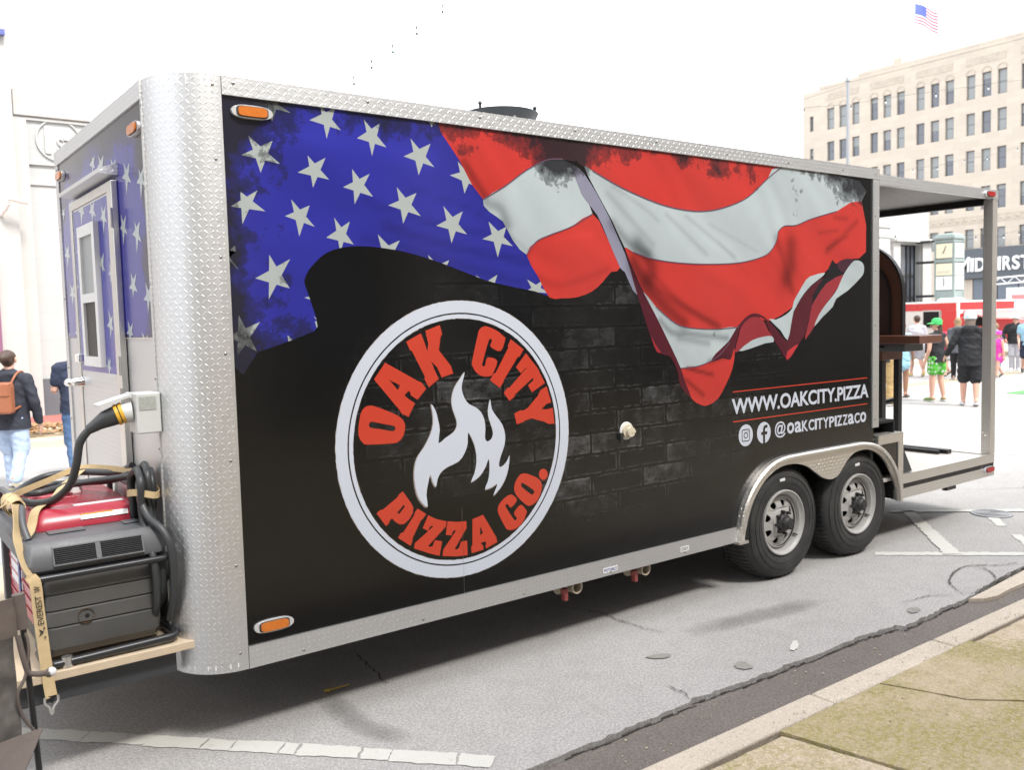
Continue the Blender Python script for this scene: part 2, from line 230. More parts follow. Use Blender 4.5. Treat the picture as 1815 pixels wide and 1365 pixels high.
# traced artwork, metres on the trailer walls
ART = {'letters': [('O', [(0.6349, 1.4307), (0.6783, 1.4156), (0.7559, 1.3812), (0.7924, 1.3568), (0.8091, 1.3292), (0.8062, 1.2962), (0.7942, 1.2689), (0.7719, 1.2498), (0.7396, 1.2437), (0.6094, 1.2512), (0.5843, 1.2621), (0.5676, 1.2869), (0.5639, 1.3194), (0.5709, 1.3646), (0.5828, 1.4049), (0.604, 1.4262)], [(0.6183, 1.3419), (0.6239, 1.353), (0.6369, 1.3551), (0.696, 1.3395), (0.7483, 1.3253), (0.7574, 1.3127), (0.7473, 1.3009), (0.7262, 1.3039), (0.6742, 1.3173), (0.628, 1.3272)]), ('A', [(0.7157, 1.626), (0.8919, 1.5277), (0.9083, 1.5219), (0.9337, 1.4905), (0.8829, 1.4399), (0.8466, 1.464), (0.845, 1.4784), (0.8355, 1.4862), (0.8131, 1.4688), (0.8181, 1.459), (0.8287, 1.452), (0.8339, 1.4469), (0.8685, 1.4243), (0.851, 1.397), (0.8305, 1.3616), (0.7934, 1.3804), (0.7833, 1.3978), (0.6544, 1.5507)], [(0.7319, 1.546), (0.7907, 1.5151), (0.7781, 1.4934)]), ('K', [(0.8324, 1.7201), (0.9147, 1.7576), (0.9324, 1.7142), (0.9473, 1.6682), (0.9544, 1.7062), (0.9401, 1.7688), (1.0226, 1.7944), (1.0341, 1.7517), (1.0244, 1.7375), (1.0123, 1.6727), (1.0783, 1.5944), (1.0913, 1.5555), (1.0243, 1.5389), (1.0006, 1.5887), (0.9668, 1.6218), (0.9833, 1.58), (1.007, 1.5327), (0.9491, 1.4962), (0.9265, 1.5351), (0.9288, 1.5494), (0.862, 1.6742), (0.8513, 1.6794)], None), ('C', [(1.2831, 1.7807), (1.3152, 1.7773), (1.3686, 1.7551), (1.4062, 1.7274), (1.4157, 1.7137), (1.3844, 1.6535), (1.3225, 1.6772), (1.3316, 1.7055), (1.3266, 1.718), (1.3157, 1.7149), (1.3042, 1.6933), (1.2687, 1.5983), (1.2682, 1.5852), (1.276, 1.579), (1.2859, 1.5864), (1.3017, 1.6231), (1.3608, 1.6048), (1.3313, 1.5399), (1.3174, 1.5296), (1.285, 1.528), (1.2532, 1.5355), (1.2273, 1.5545), (1.2098, 1.5816), (1.2071, 1.61), (1.2443, 1.7347), (1.2559, 1.7649)], None), ('I', [(1.4512, 1.7112), (1.5318, 1.6555), (1.5062, 1.6204), (1.4919, 1.6166), (1.3986, 1.5025), (1.3955, 1.4915), (1.3725, 1.4648), (1.3139, 1.5068), (1.3367, 1.5396), (1.3505, 1.5432), (1.4347, 1.6684), (1.4311, 1.6775)], None), ('T', [(1.5483, 1.6344), (1.6223, 1.5532), (1.6699, 1.4711), (1.5804, 1.4272), (1.5568, 1.4654), (1.5941, 1.4905), (1.5887, 1.5037), (1.4687, 1.4236), (1.4655, 1.4126), (1.4311, 1.3934), (1.3975, 1.4363), (1.4222, 1.4606), (1.4362, 1.462), (1.5499, 1.557), (1.5442, 1.5587), (1.5107, 1.5319), (1.4801, 1.5653)], None), ('Y', [(1.6812, 1.4518), (1.7102, 1.3645), (1.6753, 1.3578), (1.6419, 1.3326), (1.6744, 1.3286), (1.7195, 1.3334), (1.7291, 1.2481), (1.687, 1.2496), (1.6606, 1.2636), (1.5732, 1.2899), (1.5296, 1.2822), (1.515, 1.2743), (1.4749, 1.2675), (1.4615, 1.3245), (1.4999, 1.3373), (1.5227, 1.3354), (1.5518, 1.3468), (1.6206, 1.4059), (1.6392, 1.4347)], None), ('P', [(0.7854, 1.0074), (0.8268, 0.9467), (0.839, 0.9232), (0.835, 0.8948), (0.8154, 0.8688), (0.786, 0.8499), (0.7616, 0.8512), (0.7419, 0.8641), (0.7208, 0.8871), (0.7064, 0.8768), (0.706, 0.8687), (0.6876, 0.8549), (0.6411, 0.9224), (0.6613, 0.9353), (0.675, 0.935), (0.7569, 0.9837), (0.7593, 0.9923)], [(0.7856, 0.9419), (0.7934, 0.9317), (0.7616, 0.9005), (0.7498, 0.9095)]), ('I', [(0.8639, 0.9122), (0.9096, 0.879), (0.8876, 0.8557), (0.8791, 0.8533), (0.8281, 0.7722), (0.8285, 0.7612), (0.8164, 0.7378), (0.7509, 0.7871), (0.766, 0.808), (0.7803, 0.8093), (0.8449, 0.8842), (0.8453, 0.8932)], None), ('Z', [(0.9219, 0.8706), (0.9657, 0.8453), (1.0254, 0.8241), (1.0202, 0.7995), (0.9139, 0.719), (0.9243, 0.7135), (0.9414, 0.7142), (0.9553, 0.7415), (0.9958, 0.729), (0.978, 0.6594), (0.9252, 0.68), (0.8352, 0.7218), (0.8416, 0.7462), (0.9494, 0.8109), (0.9389, 0.8163), (0.926, 0.811), (0.9189, 0.7937), (0.888, 0.8117)], None), ('Z', [(1.032, 0.8238), (1.0821, 0.8122), (1.1422, 0.8065), (1.1423, 0.7723), (1.0683, 0.6788), (1.0769, 0.6717), (1.0949, 0.6779), (1.1072, 0.708), (1.1431, 0.7075), (1.1436, 0.6332), (1.0757, 0.639), (0.9951, 0.6551), (1.0029, 0.6867), (1.0805, 0.7691), (1.0696, 0.7728), (1.0584, 0.7671), (1.0533, 0.7492), (1.0186, 0.758)], None), ('A', [(1.2462, 0.8234), (1.3232, 0.6959), (1.3298, 0.668), (1.2586, 0.6476), (1.2542, 0.6606), (1.2603, 0.6677), (1.257, 0.6846), (1.2266, 0.6817), (1.2288, 0.6752), (1.2406, 0.665), (1.2423, 0.6443), (1.1694, 0.6379), (1.1672, 0.6697), (1.1757, 0.6804), (1.1804, 0.8106)], [(1.2257, 0.7691), (1.2429, 0.7298), (1.2231, 0.7217)]), ('C', [(1.4286, 0.9026), (1.4635, 0.8694), (1.4238, 0.8349), (1.4066, 0.8519), (1.394, 0.8558), (1.391, 0.8418), (1.4396, 0.7701), (1.4523, 0.764), (1.4603, 0.7732), (1.4433, 0.8029), (1.4873, 0.8401), (1.5238, 0.8054), (1.5233, 0.7886), (1.5011, 0.7501), (1.4744, 0.7291), (1.4379, 0.7163), (1.4022, 0.7208), (1.3849, 0.7352), (1.3423, 0.8161), (1.3408, 0.8451), (1.3541, 0.8678), (1.3876, 0.8918)], None), ('O', [(1.5196, 1.002), (1.5508, 0.9927), (1.6082, 0.9643), (1.6288, 0.9384), (1.6306, 0.9085), (1.6103, 0.8603), (1.5802, 0.835), (1.5455, 0.8266), (1.5196, 0.8375), (1.4691, 0.8844), (1.4487, 0.9205), (1.4535, 0.9572), (1.475, 0.9876), (1.4962, 1.0016)], [(1.4945, 0.9476), (1.505, 0.9538), (1.5693, 0.9104), (1.5804, 0.8941), (1.5684, 0.884), (1.5528, 0.8895), (1.4992, 0.9324)]), ('dot', [(1.6743, 0.9785), (1.6717, 0.9674), (1.6649, 0.9586), (1.6551, 0.9534), (1.6437, 0.9526), (1.6325, 0.9563), (1.6232, 0.9639), (1.6171, 0.9743), (1.6152, 0.9859), (1.6178, 0.9969), (1.6245, 1.0056), (1.6342, 1.0109), (1.6456, 1.0118), (1.6568, 1.0081), (1.6662, 1.0005), (1.6724, 0.9901)], None)], 'flame': [(1.1606, 1.5567), (1.1432, 1.5021), (1.14, 1.4689), (1.1539, 1.4289), (1.1796, 1.3961), (1.2195, 1.3761), (1.2527, 1.348), (1.2719, 1.3065), (1.2759, 1.2606), (1.2722, 1.2153), (1.2854, 1.1956), (1.3102, 1.2057), (1.3214, 1.2276), (1.3189, 1.2565), (1.2998, 1.3098), (1.2942, 1.3502), (1.3026, 1.3895), (1.3116, 1.4088), (1.319, 1.3596), (1.3491, 1.317), (1.3831, 1.2736), (1.3991, 1.22), (1.3938, 1.1682), (1.3707, 1.1185), (1.3566, 1.0795), (1.3579, 1.0561), (1.3831, 1.0618), (1.409, 1.085), (1.4242, 1.1096), (1.4148, 1.0435), (1.3914, 0.9879), (1.3578, 0.9457), (1.3141, 0.9128), (1.3353, 0.9545), (1.3388, 0.9715), (1.3087, 0.9581), (1.263, 0.9527), (1.2818, 0.9905), (1.294, 1.0408), (1.2928, 1.1071), (1.2705, 1.0666), (1.2345, 1.0253), (1.1789, 0.9999), (1.2007, 1.0409), (1.2166, 1.1016), (1.212, 1.1646), (1.1934, 1.2175), (1.1691, 1.2538), (1.1657, 1.1978), (1.1438, 1.1495), (1.1091, 1.1141), (1.0425, 1.094), (1.0026, 1.0711), (0.9821, 1.0405), (0.971, 1.0033), (0.953, 1.0333), (0.9415, 1.0677), (0.9272, 1.0256), (0.9156, 0.9723), (0.9209, 0.9121), (0.8891, 0.9377), (0.8628, 0.9851), (0.8513, 1.0573), (0.8555, 1.1165), (0.8729, 1.1633), (0.9122, 1.2079), (0.9491, 1.2641), (0.967, 1.3171), (0.966, 1.3718), (0.9593, 1.4132), (0.9823, 1.3814), (0.9963, 1.3309), (1.0041, 1.2807), (0.9939, 1.2168), (1.0349, 1.2391), (1.0815, 1.2622), (1.1022, 1.2881), (1.1035, 1.3214), (1.0825, 1.3787), (1.0778, 1.4289), (1.0962, 1.4829), (1.1308, 1.5251)], 'canton': [(0.0019, 2.7862), (0.2514, 2.7871), (0.5955, 2.7828), (1.0511, 2.786), (1.2356, 2.5351), (1.3545, 2.3837), (1.6018, 2.1529), (1.7333, 1.9434), (1.6171, 1.9573), (1.3548, 2.0012), (1.2242, 2.0379), (1.0494, 2.0935), (0.9411, 2.1224), (0.836, 2.1453), (0.7223, 2.1593), (0.6228, 2.1645), (0.547, 2.1594), (0.483, 2.1462), (0.4299, 2.123), (0.3873, 2.0872), (0.3553, 2.0538), (0.3309, 2.0066), (0.3411, 1.9643), (0.3632, 1.8934), (0.3846, 1.8027), (0.3322, 1.771), (0.2013, 1.7285), (0.1041, 1.7001), (-0.0138, 1.6601)], 'stars': [[(0.1082, 2.6103), (0.2137, 2.5983), (0.2428, 2.5041), (0.1549, 2.4601), (0.0747, 2.5275)], [(0.371, 2.5516), (0.4562, 2.5488), (0.4685, 2.4539), (0.3899, 2.4128), (0.3216, 2.4737)], [(0.5836, 2.51), (0.6719, 2.4946), (0.6852, 2.3914), (0.5897, 2.352), (0.5353, 2.4253)], [(0.8111, 2.4437), (0.9173, 2.4236), (0.9367, 2.3155), (0.8389, 2.2758), (0.762, 2.3566)], [(1.066, 2.3702), (1.1778, 2.3501), (1.1993, 2.2386), (1.1064, 2.1916), (1.0218, 2.2734)], [(1.332, 2.3077), (1.4429, 2.2854), (1.4808, 2.1885), (1.3833, 2.1294), (1.2919, 2.2185)], [(0.8944, 2.6761), (1.004, 2.6617), (1.0216, 2.5526), (0.9324, 2.5072), (0.8538, 2.5889)], [(0.6527, 2.7369), (0.7348, 2.7285), (0.764, 2.6222), (0.6875, 2.5764), (0.6143, 2.6495)], [(0.4388, 2.7763), (0.5128, 2.773), (0.5358, 2.6767), (0.4651, 2.632), (0.387, 2.7047)], [(0.1711, 2.7949), (0.256, 2.7832), (0.3018, 2.7253), (0.2157, 2.6813), (0.1288, 2.7479)], [(1.1576, 2.5914), (1.2626, 2.5686), (1.2851, 2.4701), (1.1912, 2.4377), (1.1087, 2.5204)], [(0.2865, 2.3563), (0.3712, 2.3352), (0.3913, 2.2426), (0.3167, 2.1977), (0.2547, 2.283)], [(0.4861, 2.2874), (0.5627, 2.2736), (0.5776, 2.1709), (0.5087, 2.1325), (0.4436, 2.1974)], [(0.7025, 2.2208), (0.8172, 2.1969), (0.8341, 2.1), (0.7411, 2.0685), (0.6767, 2.1365)], [(0.0627, 2.376), (0.1373, 2.3853), (0.168, 2.2987), (0.0652, 2.24), (0.0186, 2.3114)], [(0.1763, 2.1155), (0.2696, 2.099), (0.2617, 1.9718), (0.1654, 1.926), (0.1099, 2.0145)], [(0.0309, 1.8613), (0.1217, 1.8296), (0.1015, 1.7048), (0.0148, 1.6831), (-0.02, 1.7727)], [(0.2424, 1.769), (0.3311, 1.7473), (0.338, 1.6759), (0.2562, 1.642), (0.2, 1.7007)], [(0.4135, 1.988), (0.4747, 1.9594), (0.4495, 1.8636), (0.3883, 1.8836), (0.3275, 1.9314)], [(0.3663, 1.8507), (0.4687, 1.8247), (0.4645, 1.7283), (0.3819, 1.7885), (0.3755, 1.8268)], [(0.9692, 2.1332), (1.0896, 2.1098), (1.1085, 2.0107), (1.0204, 1.9791), (0.9383, 2.0508)], [(1.2437, 2.0381), (1.3777, 2.0415), (1.3938, 1.9577), (1.325, 1.9145), (1.2413, 1.9687)], [(1.5691, 2.0187), (1.6768, 2.016), (1.7186, 1.9457), (1.6303, 1.9179), (1.5601, 1.9574)], [(0.0287, 2.1496), (0.005, 2.1294), (0.0393, 2.0498), (-0.0341, 2.0666), (-0.0185, 2.1111)], [(0.9854, 2.7988), (1.0453, 2.7925), (1.0376, 2.7491), (1.0131, 2.7414), (1.0024, 2.7756)]], 'stripes': [('red', [(1.0299, 2.826), (1.4543, 2.8187), (1.8672, 2.7501), (1.9461, 2.6627), (1.8201, 2.6574), (1.7149, 2.6446), (1.5773, 2.5797), (1.4434, 2.4925), (1.3014, 2.4162), (1.1676, 2.5972)]), ('white', [(1.3014, 2.4162), (1.4434, 2.4925), (1.5773, 2.5797), (1.7149, 2.6446), (1.829, 2.6595), (1.8903, 2.6148), (1.9595, 2.4864), (2.0346, 2.3805), (1.8815, 2.3049), (1.7203, 2.2515), (1.6332, 2.2153), (1.5686, 2.1476), (1.483, 2.2172), (1.4212, 2.3117), (1.3384, 2.3563)]), ('red', [(1.5686, 2.1476), (1.6332, 2.2153), (1.7203, 2.2515), (1.8815, 2.3049), (2.0346, 2.3805), (2.1267, 2.2728), (2.2351, 2.0883), (2.1659, 2.0646), (2.0968, 2.0046), (2.0195, 1.9553), (1.9072, 1.9238), (1.7986, 1.919), (1.714, 1.9249), (1.6445, 2.0295)]), ('red', [(1.8672, 2.7501), (2.3509, 2.768), (2.9992, 2.7636), (3.7328, 2.78), (3.5666, 2.6851), (3.3594, 2.55), (3.1368, 2.474), (2.9477, 2.4408), (2.7664, 2.4391), (2.5503, 2.4647), (2.2656, 2.534), (2.0371, 2.6154), (1.9455, 2.6423)]), ('white', [(1.9783, 2.634), (2.0371, 2.6154), (2.2656, 2.534), (2.5503, 2.4647), (2.7664, 2.4391), (2.9477, 2.4408), (3.1368, 2.474), (3.3594, 2.55), (3.5666, 2.6851), (3.7328, 2.78), (4.6132, 2.7394), (4.6362, 2.5996), (4.3311, 2.5113), (4.0335, 2.4446), (3.8626, 2.3944), (3.7382, 2.3842), (3.6701, 2.3448), (3.6562, 2.2944), (3.6022, 2.2265), (3.5095, 2.1781), (3.2793, 2.1347), (2.9891, 2.1204), (2.7163, 2.1236), (2.5013, 2.1421), (2.3373, 2.1793), (2.2736, 2.2036), (2.1826, 2.3454), (2.0533, 2.52)]), ('red', [(2.2736, 2.2036), (2.3373, 2.1793), (2.5013, 2.1421), (2.7163, 2.1236), (2.9891, 2.1204), (3.2793, 2.1347), (3.5095, 2.1781), (3.6022, 2.2265), (3.6562, 2.2944), (3.6701, 2.3448), (3.7382, 2.3842), (3.8626, 2.3944), (4.0335, 2.4446), (4.3311, 2.5113), (4.6362, 2.5996), (4.693, 2.2363), (4.4868, 2.1807), (4.2851, 2.1377), (4.1794, 2.0798), (4.032, 2.0505), (3.9454, 1.9947), (3.8881, 1.9087), (3.8034, 1.8377), (3.5848, 1.7604), (3.4534, 1.7797), (3.3252, 1.779), (3.2493, 1.7239), (3.054, 1.7195), (2.8439, 1.7298), (2.6874, 1.7614), (2.5166, 1.8652), (2.4342, 1.9325), (2.3349, 2.078)]), ('white', [(2.4139, 1.9546), (2.5166, 1.8652), (2.6874, 1.7614), (2.8439, 1.7298), (3.054, 1.7195), (3.2618, 1.7268), (3.1736, 1.6086), (3.0514, 1.5417), (2.886, 1.4993), (2.7223, 1.4924), (2.6408, 1.6215), (2.5355, 1.753)]), ('red', [(2.7223, 1.4924), (2.886, 1.4993), (3.0514, 1.5449), (3.1739, 1.6327), (3.2226, 1.5824), (3.1963, 1.4623), (3.1336, 1.369), (3.0596, 1.2857), (2.9637, 1.2498), (2.8936, 1.2585), (2.8137, 1.3037), (2.7589, 1.4085)]), ('violet', [(1.8201, 2.6574), (1.9449, 2.6191), (1.9987, 2.5713), (2.0622, 2.4998), (2.1542, 2.3723), (2.2196, 2.2619), (2.2766, 2.1635), (2.3339, 2.0346), (2.4028, 1.9179), (2.3322, 1.962), (2.2703, 2.0657), (2.2351, 2.0883), (2.1416, 2.2522), (2.0684, 2.3752), (1.9593, 2.4796), (1.8903, 2.6148)]), ('maroon', [(2.2735, 2.1993), (2.3351, 2.0853), (2.4239, 1.9399), (2.5052, 1.8282), (2.6409, 1.6245), (2.7223, 1.4924), (2.7589, 1.4085), (2.8137, 1.3037), (2.7137, 1.3882), (2.693, 1.474), (2.6289, 1.5688), (2.5216, 1.5962), (2.4666, 1.6953), (2.3915, 1.8741), (2.3336, 2.0201), (2.3053, 2.1065)]), ('redd', [(2.4727, 1.6949), (2.5087, 1.6457), (2.5453, 1.6047), (2.5577, 1.5954), (2.5264, 1.5976), (2.5082, 1.6194)]), ('white', [(3.5684, 1.7723), (3.6414, 1.7663), (3.7531, 1.8002), (3.8164, 1.838), (3.8358, 1.8882), (3.8937, 1.9502), (3.9456, 2.0049), (4.0111, 2.0524), (4.1917, 2.0818), (4.1307, 2.0414), (4.0373, 1.9973), (3.9453, 1.9344), (3.8739, 1.8645), (3.8289, 1.8028), (3.803, 1.7256), (3.7645, 1.6258), (3.6901, 1.6938)]), ('maroon', [(2.9955, 1.5159), (3.0395, 1.5679), (3.1613, 1.6393), (3.2352, 1.7175), (3.3097, 1.7746), (3.3677, 1.8031), (3.4319, 1.8117), (3.4967, 1.7971), (3.5563, 1.7658), (3.6409, 1.7066), (3.7582, 1.6183), (3.803, 1.7256), (3.8315, 1.8183), (3.8804, 1.8645), (3.9453, 1.9305), (4.0505, 1.9974), (4.1713, 2.0457), (4.212, 2.0058), (4.0768, 1.9101), (4.0368, 1.8549), (4.01, 1.7681), (3.9439, 1.6433), (3.8403, 1.5684), (3.7636, 1.4898), (3.6768, 1.575), (3.5917, 1.6623), (3.544, 1.7395), (3.4847, 1.7861), (3.2864, 1.7309), (3.2515, 1.6656), (3.2051, 1.5718), (3.1765, 1.5217), (3.1046, 1.536)]), ('redk', [(3.2863, 1.7272), (3.3674, 1.7809), (3.4493, 1.7867), (3.5142, 1.7591), (3.5557, 1.7013), (3.5977, 1.6583), (3.5073, 1.6574), (3.3891, 1.6388), (3.2617, 1.5768), (3.2221, 1.5747), (3.2571, 1.6654)]), ('white', [(3.2617, 1.5753), (3.3891, 1.6373), (3.5073, 1.6574), (3.5977, 1.6583), (3.6157, 1.6195), (3.5308, 1.6149), (3.3652, 1.5837)]), ('redb', [(3.751, 1.4943), (3.764, 1.552), (3.8854, 1.5981), (3.8402, 1.5528), (3.8017, 1.5153)]), ('black', [(4.178, 2.0457), (4.2782, 2.173), (4.3365, 2.128), (4.3927, 2.0921), (4.4211, 2.072), (4.212, 2.0138), (4.1576, 1.9736), (4.0634, 1.8784), (4.0341, 1.8549), (4.0503, 1.9261), (4.1172, 1.9975)]), ('mdark', [(4.3295, 2.14), (4.3927, 2.1736), (4.4781, 2.1834), (4.5503, 2.1724), (4.4781, 2.1342), (4.4211, 2.0883), (4.3786, 2.0919)]), ('redk', [(4.212, 2.0098), (4.414, 2.0719), (4.3505, 1.99), (4.2807, 1.9251), (4.1572, 1.8295), (4.0628, 1.7113), (3.97, 1.6306), (3.957, 1.6429), (4.01, 1.7681), (4.0368, 1.8549), (4.0901, 1.91)]), ('white', [(4.414, 2.0719), (4.4781, 2.13), (4.5503, 2.1724), (4.6308, 2.1656), (4.665, 2.137), (4.6652, 2.091), (4.6238, 2.0489), (4.464, 1.9572), (4.3225, 1.9005), (4.2807, 1.844), (4.1571, 1.7733), (4.0628, 1.7113), (4.1166, 1.79), (4.1981, 1.8611), (4.3085, 1.9412), (4.3645, 2.0063)])], 'folds': [([(2.3363, 2.136), (2.5398, 1.9618), (3.0543, 1.7401)], 0.03, -0.22), ([(2.3353, 2.0925), (2.4556, 1.9619), (2.7541, 1.7629)], 0.05, -0.35), ([(2.4994, 2.0505), (2.756, 1.8699), (3.0782, 1.7316)], 0.02, -0.18), ([(3.8061, 2.2655), (3.8053, 2.1302), (3.7494, 2.028)], 0.07, -0.32), ([(4.331, 2.3164), (4.2096, 2.2246), (4.5819, 2.4516)], 0.02, -0.2), ([(4.3006, 2.4657), (4.455, 2.4639)], 0.015, -0.2), ([(2.3789, 2.2239), (2.4797, 2.1093), (2.4569, 2.0208)], 0.06, -0.35), ([(2.1875, 2.5429), (2.4655, 2.4163), (2.5481, 2.3616)], 0.012, -0.12), ([(2.613, 2.409), (2.9667, 2.179)], 0.014, -0.12), ([(2.788, 2.4025), (3.2302, 2.169)], 0.014, -0.13), ([(2.1478, 2.4982), (2.5032, 2.2275)], 0.02, -0.12), ([(2.993, 2.3658), (3.4578, 2.2064)], 0.012, -0.08), ([(1.3288, 2.3963), (1.4073, 2.3752), (1.4531, 2.3002)], 0.03, -0.25), ([(1.4212, 2.3117), (1.4832, 2.2237), (1.5807, 2.1611)], 0.02, -0.15), ([(1.1973, 2.5873), (1.3145, 2.4334)], 0.025, -0.3), ([(2.1823, 2.3313), (2.3181, 2.2221), (2.4601, 2.1677)], 0.035, -0.3), ([(2.549, 1.7846), (2.6488, 1.7115), (2.8049, 1.6979), (3.1484, 1.6594)], 0.02, -0.3), ([(2.7061, 1.6741), (2.9727, 1.633)], 0.02, -0.22), ([(2.7748, 1.4912), (3.0112, 1.4368)], 0.012, -0.35), ([(2.7669, 1.4192), (2.9197, 1.3175)], 0.016, -0.3), ([(2.9779, 1.522), (3.1469, 1.5467)], 0.018, -0.25), ([(1.6445, 2.0295), (1.8006, 1.9898), (2.1371, 2.0756)], 0.02, -0.12), ([(1.7723, 2.2331), (2.0279, 2.2692)], 0.02, 0.06), ([(0.6425, 2.3695), (0.9836, 2.2871), (1.4709, 2.221)], 0.02, -0.15), ([(0.7493, 2.2671), (1.1022, 2.1779), (1.565, 2.1132)], 0.025, -0.18), ([(0.8711, 2.4427), (1.1725, 2.3791), (1.3651, 2.3038)], 0.012, -0.12), ([(0.635, 2.1941), (0.9772, 2.1231), (1.6322, 1.9798)], 0.03, -0.15), ([(0.1868, 2.6316), (0.5468, 2.64), (0.9954, 2.5931)], 0.06, 0.14), ([(0.2244, 2.2175), (0.6392, 2.2916)], 0.05, 0.05), ([(3.0715, 2.266), (3.359, 2.062)], 0.01, -0.06), ([(3.6457, 2.2992), (3.7429, 2.1192), (3.8171, 1.9581)], 0.03, -0.18), ([(4.1182, 2.3543), (4.3505, 2.3791)], 0.012, -0.2), ([(4.2124, 2.2461), (4.4635, 2.3426)], 0.012, -0.2)], 'front_stars': [[(0.5707, 2.5584), (0.4708, 2.5429), (0.4608, 2.4515), (0.5516, 2.4115), (0.6137, 2.4945)], [(0.3334, 2.4966), (0.2566, 2.4893), (0.2476, 2.4142), (0.3216, 2.3574), (0.3776, 2.4402)], [(1.0368, 2.6667), (0.9297, 2.6494), (0.9264, 2.5667), (1.0114, 2.5382), (1.0858, 2.6093)], [(1.1706, 2.6834), (1.1113, 2.6759), (1.119, 2.6142), (1.1907, 2.5759), (1.2387, 2.647)], [(0.8008, 2.6122), (0.7061, 2.5972), (0.7051, 2.5388), (0.7757, 2.4946), (0.8297, 2.5571)], [(0.4468, 2.2868), (0.3575, 2.2775), (0.3454, 2.1835), (0.4356, 2.1394), (0.4925, 2.2307)], [(0.6742, 2.3418), (0.5811, 2.3272), (0.5766, 2.2384), (0.6571, 2.1964), (0.7003, 2.2769)], [(0.5613, 2.0735), (0.4586, 2.0631), (0.4607, 1.9762), (0.5431, 1.9529), (0.602, 1.9999)], [(0.3241, 2.0129), (0.2451, 1.9923), (0.2284, 1.9251), (0.3083, 1.8768), (0.3712, 1.9382)], [(1.7817, 2.5343), (1.6859, 2.5334), (1.671, 2.4781), (1.7444, 2.4269), (1.8156, 2.4946)], [(1.698, 2.352), (1.6224, 2.3449), (1.6088, 2.2691), (1.6942, 2.2057), (1.7457, 2.2802)], [(1.9586, 2.3031), (1.8533, 2.3), (1.8319, 2.2264), (1.9168, 2.1651), (1.9943, 2.2437)], [(1.8858, 2.0849), (1.7788, 2.0796), (1.7542, 2.0015), (1.8479, 1.9379), (1.9241, 2.0134)], [(1.7908, 1.8587), (1.7006, 1.8629), (1.6866, 1.7862), (1.7737, 1.7363), (1.8355, 1.7977)], [(2.0544, 1.8101), (1.9693, 1.8096), (1.9677, 1.7409), (2.0463, 1.7057), (2.1014, 1.752)], [(0.6587, 1.857), (0.5673, 1.8421), (0.5731, 1.7839), (0.6425, 1.7385), (0.6946, 1.7933)], [(0.4255, 1.801), (0.3264, 1.7877), (0.3266, 1.7406), (0.3934, 1.7228), (0.4529, 1.7486)], [(1.9783, 2.5132), (1.9105, 2.511), (1.906, 2.4716), (1.9635, 2.433), (2.011, 2.4831)]], 'door_stars': [[(1.4127, 2.4896), (1.3019, 2.4661), (1.3, 2.4056), (1.3966, 2.3597), (1.4609, 2.4386)], [(1.1759, 2.4658), (1.0712, 2.4531), (1.0589, 2.3696), (1.1453, 2.3495), (1.2053, 2.4051)], [(0.9445, 2.414), (0.848, 2.4027), (0.8413, 2.3185), (0.924, 2.2703), (0.9685, 2.3504)], [(1.5121, 2.2927), (1.4175, 2.2846), (1.4074, 2.2012), (1.4937, 2.1498), (1.5538, 2.233)], [(1.0351, 2.1839), (0.9446, 2.1867), (0.9361, 2.091), (0.9861, 2.0843), (1.0471, 2.1363)], [(0.9184, 1.9186), (0.8374, 1.8835), (0.8399, 1.8081), (0.908, 1.7654), (0.967, 1.833)], [(0.9947, 1.6854), (0.9247, 1.6788), (0.9227, 1.621), (0.9823, 1.5705), (1.0278, 1.6328)], [(0.8452, 2.1418), (0.7798, 2.1281), (0.7821, 2.0542), (0.8435, 2.02), (0.8761, 2.078)], [(1.6263, 2.1206), (1.5522, 2.1164), (1.5486, 2.0419), (1.6218, 2.0128), (1.6699, 2.0581)], [(1.5973, 1.9045), (1.5501, 1.8608), (1.5688, 1.8289), (1.61, 1.8238), (1.6274, 1.8511)]]}
STR = [('row of small bulbs low over the rear roof edge of the trailer', [(27.62, 22.98, 9.81), (29.01, 21.95, 10.03), (30.49, 20.88, 10.24)], ([(29.2, 26.85, 10.36)], [(26.22, 13.98, 9.39)], True)), ('upper row of pale bulbs crossing the limestone office block', [(25.88, 15.43, 8.86), (27.19, 14.46, 8.94), (28.17, 13.75, 9.12), (29.58, 12.72, 9.31), (31.05, 11.64, 9.51), (32.6, 10.5, 9.7)], ([(26.87, 17.22, 9.18)], [(34.34, 9.23, 10.03)], False)), ('middle row of pale bulbs crossing the office block windows', [(41.38, 20.13, 8.72), (42.36, 19.4, 8.8), (43.45, 18.62, 9.12), (44.35, 17.96, 9.23), (45.57, 17.08, 9.61)], ([(41.94, 22.19, 8.53)], [(43.92, 13.33, 9.82)], False)), ('lowest row of bulbs in front of the clock and bank sign', [(30.51, 14.73, 4.6), (31.57, 13.93, 4.53), (32.92, 12.92, 4.5), (33.76, 12.3, 4.54), (34.22, 11.96, 4.63)], ([(30.17, 15.6, 4.67)], [(35.79, 10.2, 5.04)], False))]

